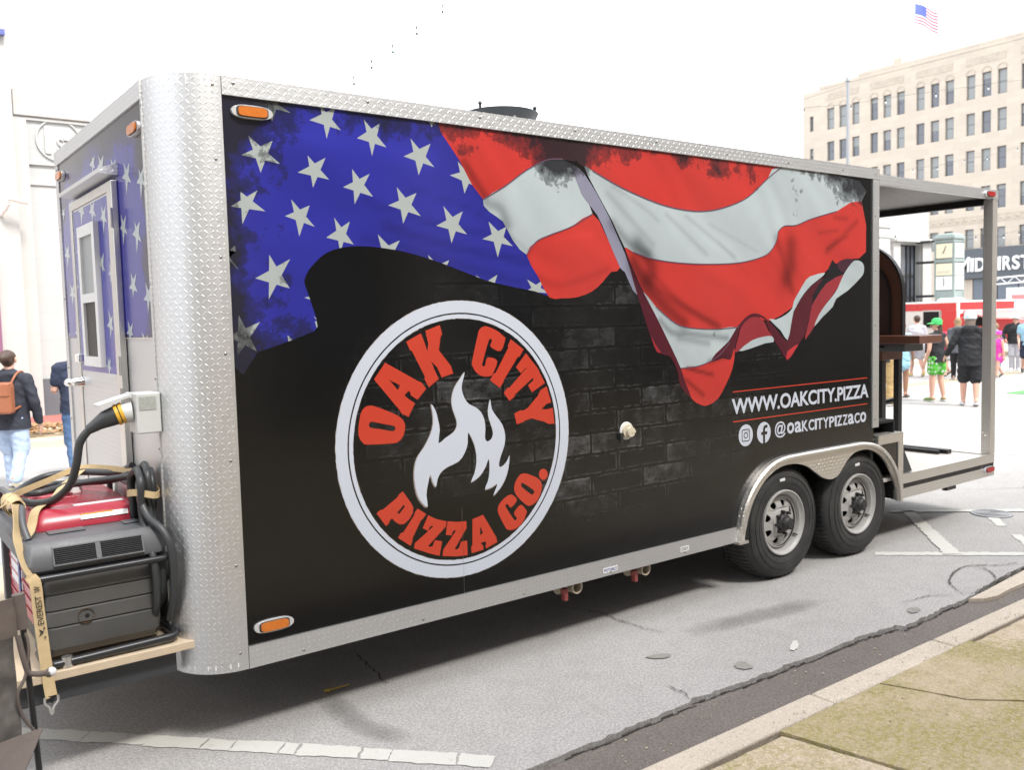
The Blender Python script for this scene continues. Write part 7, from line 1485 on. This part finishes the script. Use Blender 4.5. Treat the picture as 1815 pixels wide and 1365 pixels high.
# ------------------------------------------------------------------ string lights
def strand(P, bulbs, label, dark, sag=0):
    t = thing('string_lights', label, 'string lights', P[0], 0, 'festoon lights strung over the street')
    MB().tube(P, .0045, 5).obj('wire', M['wire'], t)
    for q in bulbs:
        q = Vector(q)
        o = MB().cyl(q+Vector((0, 0, .0)), q+Vector((0, 0, -.045 if dark else -.09)), .010 if dark else .016, .013 if dark else .022, 7).obj('socket', M['wire'], t)
        MB().cyl(q+Vector((0, 0, -.0)), q+Vector((0, 0, .03)), .004, .004, 4).sphere(q+Vector((0, 0, -.115 if dark else -.135)), .020 if dark else .034, 8, 6, (1, 1, 1.25)).cyl(q+Vector((0, 0, -.04)), q+Vector((0, 0, -.11)), .0025, .0025, 4).obj('bulb', M['bulb_dark' if dark else 'bulb'], o, 60)
    return t
bl = [(5.36,9.17,5.68),(5.6,9.02,5.93),(5.88,8.83,6.16),(6.2,8.62,6.44),(6.54,8.39,6.77)]
strand([(4.5,9.72,4.9)]+[(x, y, z+.02) for x, y, z in bl]+[(8.2,7.3,8.4),(12,5,12)], bl, 'string of small dark bulbs rising steeply over the front of the trailer', True)

for lab, pts_, extra in STR:
    strand([tuple(p) for p in extra[0]]+[(x, y, z+.03) for x, y, z in pts_]+[tuple(p) for p in extra[1]], pts_, lab, extra[2])

# ------------------------------------------------------------------ people
from mathutils import noise as mnoise
def capsule(b, p0, p1, r0, r1, n=12, m=4, sx=1.0, sy=1.0, ax=None):
    """tapered capsule; sx/sy flatten the section along the (side, depth) axes"""
    p0, p1 = Vector(p0), Vector(p1); d = (p1-p0); L = d.length; t = d.normalized() if L > 1e-6 else Vector((0, 0, 1))
    side = Vector(ax) if ax else Vector((1, 0, 0))
    if abs(t.dot(side)) > .95: side = Vector((0, 1, 0))
    a = (side-t*side.dot(t)).normalized(); c = t.cross(a); rings = []
    for k in range(m+1):
        f = pi/2*(k/m); rings.append((p0-t*r0*cos(f), r0*max(.02, sin(f))))
    for k in range(m+1):
        f = pi/2*(k/m); rings.append((p1+t*r1*sin(f), r1*max(.02, cos(f))))
    b.ring_loft([[p+a*(r*sx*cos(2*pi*j/n))+c*(r*sy*sin(2*pi*j/n)) for j in range(n)] for p, r in rings])
def remeshed(b, name, mats, parent, vox, smooth_it=6, extra=None, zcut=None):
    me = b.mesh(name); o = bpy.data.objects.new(name, me); COL.objects.link(o)
    r = o.modifiers.new('r', 'REMESH'); r.mode = 'VOXEL'; r.voxel_size = vox; r.use_smooth_shade = True
    s_ = o.modifiers.new('s', 'SMOOTH'); s_.iterations = smooth_it; s_.factor = .5
    dg = bpy.context.evaluated_depsgraph_get(); dg.update()
    m2 = bpy.data.meshes.new_from_object(o.evaluated_get(dg)); m2.name = name
    bpy.data.objects.remove(o); bpy.data.meshes.remove(me)
    if zcut is not None:
        bm = bmesh.new(); bm.from_mesh(m2); bmesh.ops.bisect_plane(bm, geom=bm.verts[:]+bm.edges[:]+bm.faces[:], plane_co=(0, 0, zcut), plane_no=(0, 0, 1), clear_inner=True); bm.to_mesh(m2); bm.free()
    if name in ('shirt', 'sweater', 'jacket', 'hoodie', 'trousers', 'shorts', 'skirt', 'dress', 'tank_top'):
        ox = rnd.uniform(0, 90); hh = parent.get('h', 1.7)
        nn_ = [v.normal.copy() for v in m2.vertices]
        for v, n_ in zip(m2.vertices, nn_):
            c_ = v.co
            d_ = mnoise.noise(Vector((c_.x*9+ox, c_.y*9, c_.z*17+c_.x*8)))*.011+mnoise.noise(Vector((c_.x*22+ox, c_.y*22, c_.z*30)))*.004
            v.co = c_+n_*d_
    if extra:
        bm = bmesh.new(); bm.from_mesh(m2); e = extra.mesh('x', 60); bm.from_mesh(e); bm.to_mesh(m2); bm.free(); bpy.data.meshes.remove(e)
    m2.shade_smooth(); m2.materials.clear(); m2.materials.append(mats)
    o = bpy.data.objects.new(name, m2); COL.objects.link(o); o.parent = parent
    return o
def person(label, loc, rz, H=1.7, skin='skin', pose=None, top=None, bottom=None, shoes=None, hair=None, cap=None, vox=.016, face=False, broad=1.0, dress=None, scale_w=1.0):
    """local frame: x right, y forward, z up; lengths scale with H. pose: joint overrides in units of H"""
    s_ = H
    J = dict(pel=(0, 0, .53), che=(0, .01, .72), neck=(0, 0, .825), head=(0, .012, .925),
             shL=(-.108*broad, 0, .792), shR=(.108*broad, 0, .792), elL=(-.135*broad, -.01, .63), elR=(.135*broad, -.01, .63), haL=(-.135*broad, .05, .485), haR=(.135*broad, .05, .485),
             hiL=(-.052, 0, .52), hiR=(.052, 0, .52), knL=(-.055, .015, .285), knR=(.055, .015, .285), anL=(-.055, -.01, .045), anR=(.055, -.01, .045), toL=(-.065, .085, .018), toR=(.065, .085, .018))
    if pose: J.update(pose)
    J = {k: Vector(v)*s_ for k, v in J.items()}
    root = thing('person', label, 'person', loc, rz, 'people walking and standing in the street')
    R_ = lambda x: x*s_
    def arm(b, S, g=0, upto=1.0, only_upper=False):
        sh, el, ha = J['sh'+S], J['el'+S], J['ha'+S]
        capsule(b, sh, el, R_(.031)+g, R_(.024)+g)
        if not only_upper: capsule(b, el, el.lerp(ha, upto), R_(.024)+g, R_(.0165)+g*.8)
    def torso(b, g=0, hem=None):
        w = broad
        capsule(b, J['pel'], J['che'].lerp(J['pel'], .45), R_(.082)+g, R_(.080)+g, 16, 5, 1.12*w, .80)
        capsule(b, J['che'].lerp(J['pel'], .45), J['che'], R_(.080)+g, R_(.090)+g, 16, 5, 1.18*w, .78)
        capsule(b, J['shL'].lerp(J['shR'], .12), J['shL'].lerp(J['shR'], .88), R_(.036)+g*.7, R_(.036)+g*.7)
        capsule(b, J['neck']-Vector((0, 0, R_(.015))), J['shL'], R_(.034), R_(.030)); capsule(b, J['neck']-Vector((0, 0, R_(.015))), J['shR'], R_(.034), R_(.030))
        capsule(b, J['che'], J['neck'], R_(.075)+g, R_(.034)+g, 14, 5, 1.25*w, .8)
    def leg(b, S, g=0, upto=1.0, thigh_only=False, flare=0):
        hi, kn, an = J['hi'+S], J['kn'+S], J['an'+S]
        capsule(b, hi, kn if not thigh_only else hi.lerp(kn, upto), R_(.056)+g, R_(.036)+g+flare)
        if not thigh_only:
            capsule(b, kn, kn.lerp(an, .35), R_(.036)+g, R_(.034)+g); capsule(b, kn.lerp(an, .35), kn.lerp(an, upto), R_(.034)+g, R_(.022)+g+flare)
    b = MB(); torso(b)
    for S in 'LR':
        arm(b, S); leg(b, S); capsule(b, J['an'+S], J['to'+S], R_(.024), R_(.018))
        capsule(b, J['an'+S], J['an'+S]+(J['an'+S]-J['to'+S])*.35-Vector((0, 0, R_(.01))), R_(.022), R_(.02))
    hd = J['head']; nk = J['neck']
    capsule(b, nk-Vector((0, 0, R_(.02))), hd-Vector((0, 0, R_(.02))), R_(.034), R_(.033))
    fw = Vector((pose or {}).get('look', (0, 1, 0))).normalized(); rt = Vector((fw.y, -fw.x, 0)).normalized()
    b.sphere(hd+Vector((0, 0, R_(.012))), R_(.0), 4, 3) if False else None
    capsule(b, hd+Vector((0, 0, R_(.018)))-fw*R_(.008), hd+Vector((0, 0, R_(.012)))+fw*R_(.012), R_(.049), R_(.045), 14, 5)
    capsule(b, hd-Vector((0, 0, R_(.015)))+fw*R_(.010), hd-Vector((0, 0, R_(.040)))+fw*R_(.022), R_(.038), R_(.026))
    ex = MB()
    capsule(ex, hd+fw*R_(.052)+Vector((0, 0, R_(.012))), hd+fw*R_(.066)-Vector((0, 0, R_(.010))), R_(.006), R_(.009), 8, 3)
    for q in (-1, 1): capsule(ex, hd+rt*q*R_(.047)+Vector((0, 0, R_(.012)))-fw*R_(.004), hd+rt*q*R_(.048)-Vector((0, 0, R_(.010))), R_(.011), R_(.008), 8, 3, 1, 1)
    # hands: palm, four fingers, thumb
    for S, q in (('L', -1), ('R', 1)):
        ha, el = J['ha'+S], J['el'+S]; d = (ha-el).normalized(); sd = Vector((q, 0, 0)); sd = (sd-d*sd.dot(d)).normalized(); up = d.cross(sd)
        capsule(b, ha, ha+d*R_(.045), R_(.018), R_(.022), 10, 3, .55, 1.15, sd)
        for i, ln in enumerate((.036, .042, .039, .030)):
            base = ha+d*R_(.055)+up*R_(.012*(i-1.5)); mid = base+d*R_(ln*.55); tip = mid+(d*.75-sd*.5).normalized()*R_(ln*.5)
            capsule(ex, base, mid, R_(.0062), R_(.0056), 6, 2); capsule(ex, mid, tip, R_(.0056), R_(.0046), 6, 2)
        tb = ha+d*R_(.02)+Vector((0, R_(.018), 0)); capsule(ex, tb, tb+(d+Vector((0, .7, 0))).normalized()*R_(.034), R_(.0075), R_(.0055), 6, 2)
    body = remeshed(b, 'body', M[skin], root, vox, 5, ex)
    if face:
        for q in (-1, 1):
            e = MB().sphere(hd+fw*R_(.050)+rt*q*R_(.020)+Vector((0, 0, R_(.012))), R_(.0075), 8, 6); e.obj('eye', M['ink_black'], None)
            bpy.data.objects[-1] if False else None
            o = COL.objects[-1]; o.parent = root
        mth = MB().box(-R_(.014), R_(.014), -R_(.002), R_(.002), -R_(.0025), R_(.0025), Matrix.Translation(hd+fw*R_(.052)-Vector((0, 0, R_(.035)))) @ Matrix.Rotation(-atan2(fw.x, fw.y), 4, 'Z'))
        mth.obj('mouth', plain('lip', (.35, .12, .10), .5), None); COL.objects[-1].parent = root
    if bottom:
        kind, mat = bottom[:2]; b = MB(); capsule(b, J['pel']-Vector((0, 0, R_(.015))), J['pel']+Vector((0, 0, R_(.03))), R_(.083), R_(.078), 16, 5, 1.10*broad, .82)
        for S in 'LR':
            if kind == 'trousers': leg(b, S, R_(.010), .97, False, R_(bottom[2] if len(bottom) > 2 else .004))
            else: leg(b, S, R_(.013), bottom[2] if len(bottom) > 2 else .8, True, R_(.016))
        if kind == 'skirt':
            b = MB(); capsule(b, J['pel']-Vector((0, 0, R_(.10))), J['pel']+Vector((0, 0, R_(.03))), R_(.100), R_(.082), 16, 5, 1.15*broad, .9)
        remeshed(b, {'trousers': 'trousers', 'shorts': 'shorts', 'skirt': 'skirt'}[kind], M[mat], root, vox, 5)
    if top:
        kind, mat = top; b = MB(); torso(b, R_(.013 if kind != 'jacket' else .018)); capsule(b, J['pel']-Vector((0, 0, R_(.09))), J['pel']+Vector((0, 0, R_(.05))), R_(.102), R_(.096), 16, 5, 1.14*broad, .86)
        if kind == 'jacket':
            capsule(b, J['pel']-Vector((0, 0, R_(.14))), J['pel']+Vector((0, 0, R_(.08))), R_(.108), R_(.097), 16, 5, 1.16*broad, .86)
        for S in 'LR':
            if kind == 'tee':
                sh, el = J['sh'+S], J['el'+S]; capsule(b, sh, sh.lerp(el, .62), R_(.042), R_(.040))
            elif kind in ('long', 'jacket'): arm(b, S, R_(.011 if kind == 'long' else .016), .93)
        if kind == 'jacket' or kind == 'hood':
            capsule(b, nk+Vector((-R_(.045), -R_(.035), R_(.0))), nk+Vector((R_(.045), -R_(.035), 0)), R_(.036), R_(.036)); capsule(b, nk+Vector((0, -R_(.05), -R_(.01))), nk+Vector((0, -R_(.055), -R_(.05))), R_(.045), R_(.03), 12, 4, 1.2, .7)
        remeshed(b, {'tee': 'shirt', 'long': 'sweater', 'jacket': 'jacket', 'tank': 'tank_top', 'hood': 'hoodie'}[kind], M[mat], root, vox, 5, None, J['pel'].z-R_(.095 if kind == 'jacket' else .05))
    if dress:
        b = MB(); torso(b, R_(.010)); capsule(b, J['pel']-Vector((0, 0, R_(.12))), J['pel'], R_(.105), R_(.088), 16, 5, 1.15, .9)
        remeshed(b, 'dress', M[dress], root, vox, 5)
    if shoes:
        for S in 'LR':
            b = MB(); an, to = J['an'+S], J['to'+S]; lo = Vector((0, 0, R_(.012)))
            capsule(b, an-lo*1.2, to+lo*.2, R_(.030), R_(.024)); hl = an+(an-to).normalized()*R_(.018)-Vector((0, 0, R_(.022))); capsule(b, hl, to, R_(.024), R_(.022))
            o = remeshed(b, 'shoe', M[shoes], root, vox*.8, 3)
            sl_ = MB(); capsule(sl_, hl-Vector((0, 0, R_(.014))), to-Vector((0, 0, R_(.012))), R_(.027), R_(.027), 12, 3, 1, .38); so = sl_.obj('sole', M['sticker'], None, 50); so.parent = o
    if hair:
        kind, mat = hair; b = MB(); up = Vector((0, 0, R_(.026)))
        capsule(b, hd+up-fw*R_(.014), hd+up+fw*R_(.006), R_(.052), R_(.048), 14, 5)
        capsule(b, hd+up*.3-fw*R_(.020), hd-up*.2-fw*R_(.020), R_(.047), R_(.042), 14, 5)
        if kind == 'bun':
            capsule(b, hd+Vector((0, 0, R_(.022)))-fw*R_(.055), hd+Vector((0, 0, R_(.018)))-fw*R_(.090), R_(.037), R_(.032)); capsule(b, hd-fw*R_(.05)+rt*R_(.02), hd-fw*R_(.055)-rt*R_(.02), R_(.018), R_(.018))
        if kind == 'long':
            capsule(b, hd-fw*R_(.025), nk-fw*R_(.038)-Vector((0, 0, R_(.04))), R_(.045), R_(.040), 12, 4, 1.1, .7)
        if kind == 'tail': capsule(b, hd-fw*R_(.055), hd-fw*R_(.075)-Vector((0, 0, R_(.08))), R_(.018), R_(.012))
        remeshed(b, 'hair', M[mat], root, vox*.8, 3)
    if cap:
        mat = cap; b = MB(); up = Vector((0, 0, R_(.034)))
        b.lathe([(R_(.060), R_(-.022)), (R_(.062), R_(.018)), (R_(.054), R_(.042)), (R_(.030), R_(.058)), (.001, R_(.061))], hd+up*.75-fw*R_(.006), 'z', 18)
        a0 = atan2(fw.y, fw.x); P = []
        for k in range(11):
            a = a0-1.0+2.0*k/10; P.append((R_(.056)*cos(a), R_(.056)*sin(a)))
        for k in range(11):
            a = a0+.8-1.6*k/10; P.append((R_(.105)*cos(a)*(1), R_(.105)*sin(a)))
        c_ = hd+up*.75
        b.prism(P, lambda u, v, t: (c_.x+u, c_.y+v, c_.z+t-.25*max(0, hypot(u, v)-R_(.056))), R_(.0), R_(.006))
        o = b.obj('cap', M[mat], None, 50); o.parent = root
    return root
M['navy_jacket'] = plain('navy_jacket_cloth', (.020, .023, .036), .75, 0, .25, 9, .2)
M['light_denim'] = plain('light_blue_denim', (.36, .45, .62), .85, 0, .14, 12, .15)
M['denim'] = plain('blue_denim', (.075, .14, .27), .85, 0, .2, 12, .15)
M['navy_tee'] = plain('navy_cotton', (.022, .030, .060), .85, 0, .2, 9)
M['white_shoe'] = plain('white_shoe', (.72, .72, .73), .6, 0, .08, 9)
M['brown_hair'] = plain('dark_brown_hair', (.060, .035, .024), .5, 0, .35, 40, .4)
M['blond_hair'] = plain('blond_hair', (.30, .20, .11), .5, 0, .3, 40, .4)
M['grey_hair'] = plain('grey_brown_hair', (.16, .12, .10), .5, 0, .3, 40, .4)
M['tan_leather'] = plain('tan_leather', (.30, .105, .050), .45, 0, .18, 12)
M['khaki'] = plain('khaki_cloth', (.42, .29, .13), .85, 0, .15, 9)
M['sky_cloth'] = plain('sky_blue_cloth', (.30, .52, .66), .85, 0, .1, 9)
M['black_cloth'] = plain('black_cloth', (.013, .014, .017), .8, 0, .25, 9, .2)
M['charcoal_cloth'] = plain('charcoal_cloth', (.085, .09, .105), .85, 0, .2, 9)
M['red_cloth'] = plain('raspberry_cloth', (.55, .035, .09), .8, 0, .12, 9)
M['pink_cloth'] = plain('hot_pink_cloth', (.75, .06, .42), .75, 0, .1, 9)
M['blue_cloth'] = plain('light_blue_scrub_cloth', (.20, .36, .62), .85, 0, .1, 9)
M['grey_cloth'] = plain('pale_grey_cloth', (.42, .42, .46), .85, 0, .1, 9)
M['green_cap'] = plain('bright_green_felt', (.06, .50, .13), .8, 0, .1, 9)
M['white_cap'] = plain('pale_blue_white_cap', (.58, .66, .68), .7, 0, .1, 9)
M['yellow_shoe'] = plain('yellow_rubber', (.62, .45, .03), .5, 0, .1, 9)
M['olive_shoe'] = plain('olive_canvas_shoe', (.13, .20, .05), .7, 0, .2, 9)
M['dark_shoe'] = plain('dark_shoe', (.05, .045, .04), .6, 0, .2, 9)
def printed_shorts():
    g = NG('green_shorts_with_white_print'); c = g.coord()
    v = g.n('TexVoronoi'); v.inputs['Scale'].default_value = 15; g.l(g.mapped(c, (1, 1, .8)), v.inputs['Vector']); v.inputs['Randomness'].default_value = .35
    f = g.ramp(v.outputs['Distance'], [(.30, 1), (.36, 0)]); f2 = g.ramp(v.outputs['Distance'], [(.12, 1), (.16, 0)])
    col = g.mix(f, (.09, .42, .05), (.68, .72, .70)); g.set(g.mix(f2, col, (.25, .33, .42)), .8, 0); return g.m
M['green_print'] = printed_shorts()
A_ = lambda d: radians(d)
walk = dict(knL=(-.055, .06, .29), anL=(-.055, .09, .05), toL=(-.062, .175, .025), knR=(.055, -.01, .285), anR=(.055, -.13, .09), toR=(.062, -.07, .022), haL=(-.14, -.02, .475), haR=(.14, .10, .49))
# left: woman with the brown backpack
p1 = person('woman in a navy jacket with a brown leather backpack walking away at the left edge', (.20, 8.02, 0), A_(-30), 1.62, 'skin', dict(walk, haR=(.165, .06, .47), elR=(.165, -.01, .63), haL=(-.16, -.02, .47), elL=(-.16, -.03, .63)), ('jacket', 'navy_jacket'), ('trousers', 'light_denim', .012), 'white_shoe', ('bun', 'brown_hair'), vox=.012, broad=1.05)
bp = thing('backpack', 'tan leather backpack on the back of the woman in the navy jacket', 'backpack', (.20, 8.02, 0), A_(-30))
o = MB().box(-.15, .13, -.31, -.165, .90, 1.24).obj('pack', M['tan_leather'], None, bevel=.035, seg=3); o.parent = bp
o2 = MB().box(-.145, .125, -.325, -.17, 1.09, 1.26).obj('flap', M['tan_leather'], None, bevel=.03, seg=3); o2.parent = bp
for q in (-1, 1):
    o3 = MB().tube(spline([(q*.09-.01, -.17, 1.22), (q*.12, -.10, 1.34), (q*.13, .05, 1.36), (q*.14, .13, 1.22), (q*.16, .02, 1.02), (q*.12-.01, -.19, .94)], 5), .014, 7).obj('shoulder_strap', M['tan_leather'], None, 60); o3.parent = bp
person('man in a navy T-shirt and blue jeans half hidden by the front of the trailer', (.95, 8.15, 0), A_(0), 1.74, 'skin', dict(elL=(-.15, .02, .64), haL=(-.13, .14, .63), knR=(.055, .05, .29), anR=(.055, .08, .05), toR=(.062, .16, .025), anL=(-.055, -.07, .06), toL=(-.06, .01, .02)), ('tee', 'navy_tee'), ('trousers', 'denim', .010), 'dark_shoe', ('short', 'brown_hair'), vox=.013, broad=1.1)
# right: the crowd seen through the porch
person('person in khaki trousers standing behind the pizza oven', (14.45, 5.62, 0), A_(-80), 1.74, 'skin', None, ('tee', 'black_cloth'), ('trousers', 'khaki', .012), 'dark_shoe', ('short', 'grey_hair'))
p3 = person('woman in a sky blue top and skirt with flip flops behind the oven stand', (16.2, 6.30, 0), A_(-70), 1.60, 'skin2', dict(haL=(-.15, .04, .47)), ('tank', 'sky_cloth'), ('skirt', 'sky_cloth'), None, ('short', 'grey_hair'))
for q in (-1, 1):
    o = MB().box(q*.095-.05, q*.095+.05, -.08, .20, .002, .03).obj('flip_flop', M['dark_shoe'], None, bevel=.01); o.parent = p3
t = thing('drink_bottle', 'white and pink drink bottle in the hand of the person in sky blue', 'bottle', (16.05, 6.52, .55))
MB().lathe([(.0, .0), (.035, .0), (.036, .13), (.02, .17), (.015, .20), (.0, .20)], (16.0, 6.45, .58), 'z', 14).obj('bottle_body', M['sticker'], t, 40)
MB().cyl((16.0, 6.45, .62), (16.0, 6.45, .67), .0375, .0375, 14).obj('bottle_label', M['pink_cloth'], t, 40)
person('person in pale grey shorts and bright yellow shoes beyond the woman in green shorts', (21.8, 9.05, 0), A_(-40), 1.66, 'skin', walk, ('tee', 'grey_cloth'), ('shorts', 'grey_cloth', .8), 'yellow_shoe', ('short', 'brown_hair'))
person('woman in a bright green cap, black tank top and green printed shorts', (15.74, 5.30, 0), A_(-15), 1.62, 'skin', dict(look=(-.9, .45, 0), anR=(.095, -.02, .045), toR=(.15, .055, .018), knR=(.08, .02, .285), anL=(-.055, .02, .045), toL=(-.06, .11, .018), elR=(.16, -.02, .64), haR=(.165, .03, .49)), ('tank', 'black_cloth'), ('shorts', 'green_print', .62), 'olive_shoe', ('long', 'brown_hair'), 'green_cap', .013)
person('person in a raspberry shirt and pale shorts striding away to the left', (22.0, 8.35, 0), A_(75), 1.50, 'skin', dict(walk, che=(0, .10, .70), neck=(0, .16, .79), head=(0, .21, .88), shL=(-.108, .13, .77), shR=(.108, .13, .77), elL=(-.14, .16, .62), elR=(.14, .16, .62), haL=(-.14, .26, .52), haR=(.14, .2, .5)), ('tee', 'red_cloth'), ('shorts', 'grey_cloth', .75), 'dark_shoe', ('short', 'blond_hair'))
person('blond woman in a charcoal hoodie and black trousers', (21.3, 7.70, 0), A_(-60), 1.58, 'skin', walk, ('jacket', 'charcoal_cloth'), ('trousers', 'black_cloth', .006), 'dark_shoe', ('long', 'blond_hair'))
person('woman with dark sunglasses facing the trailer behind the man in the black hoodie', (22.4, 8.0, 0), A_(120), 1.62, 'skin', None, ('tee', 'charcoal_cloth'), ('trousers', 'black_cloth', .006), 'dark_shoe', ('long', 'grey_hair'))
sg_ = bpy.data.objects.new('sunglasses', None); COL.objects.link(sg_); tag(sg_, 'dark sunglasses on the woman behind the black hoodie man', 'sunglasses'); sg_.location = (22.4, 8.0, 0); sg_.rotation_euler = (0, 0, A_(120))
o = MB().box(-.065, -.008, .092, .102, 1.505, 1.545).box(.008, .065, .092, .102, 1.505, 1.545).box(-.008, .008, .095, .10, 1.53, 1.54).obj('lenses', M['ink_black'], None); o.parent = sg_
person('man in a black hoodie, black shorts and pale cap walking by the porch post', (15.25, 4.42, 0), A_(-60), 1.74, 'skin', dict(walk, elL=(-.17, -.02, .66), haL=(-.22, .06, .55), knR=(.06, .02, .285), anR=(.06, -.04, .06), toR=(.065, .05, .02)), ('jacket', 'black_cloth'), ('shorts', 'black_cloth', .95), 'white_shoe', ('long', 'grey_hair'), 'white_cap', .013, broad=1.0)
person('small girl in a hot pink dress and pink cap', (22.4, 7.20, 0), A_(60), 1.20, 'skin', walk, None, None, 'dark_shoe', ('long', 'blond_hair'), 'pink_cloth', .013, dress='pink_cloth')
person('child in light blue top and trousers beside the girl in pink', (25.3, 8.62, 0), A_(-60), 1.36, 'skin', walk, ('tee', 'blue_cloth'), ('trousers', 'blue_cloth', .006), 'dark_shoe', ('short', 'blond_hair'), None, .014)
person('man in a black sweater, grey trousers and pale cap facing the trailer', (25.3, 8.08, 0), A_(110), 1.60, 'skin', dict(elR=(.19, .0, .66), haR=(.15, .08, .57), elL=(-.19, .0, .66), haL=(-.15, .08, .57), look=(.5, .8, 0)), ('long', 'black_cloth'), ('trousers', 'grey_cloth', .014), 'white_shoe', ('short', 'grey_hair'), 'white_cap', .014, True, 1.2)
person('person in dark clothes cut by the right edge of the picture', (24.3, 7.32, 0), A_(120), 1.62, 'skin', walk, ('tee', 'sky_cloth'), ('shorts', 'navy_tee', .9), 'dark_shoe', ('short', 'brown_hair'), None, .016)
person('person in a pale pink shirt and jeans far behind the pizza oven', (20.5, 8.9, 0), A_(-90), 1.66, 'skin', walk, ('tee', 'pink_awning'), ('trousers', 'denim', .006), 'white_shoe', ('short', 'brown_hair'), None, .018)
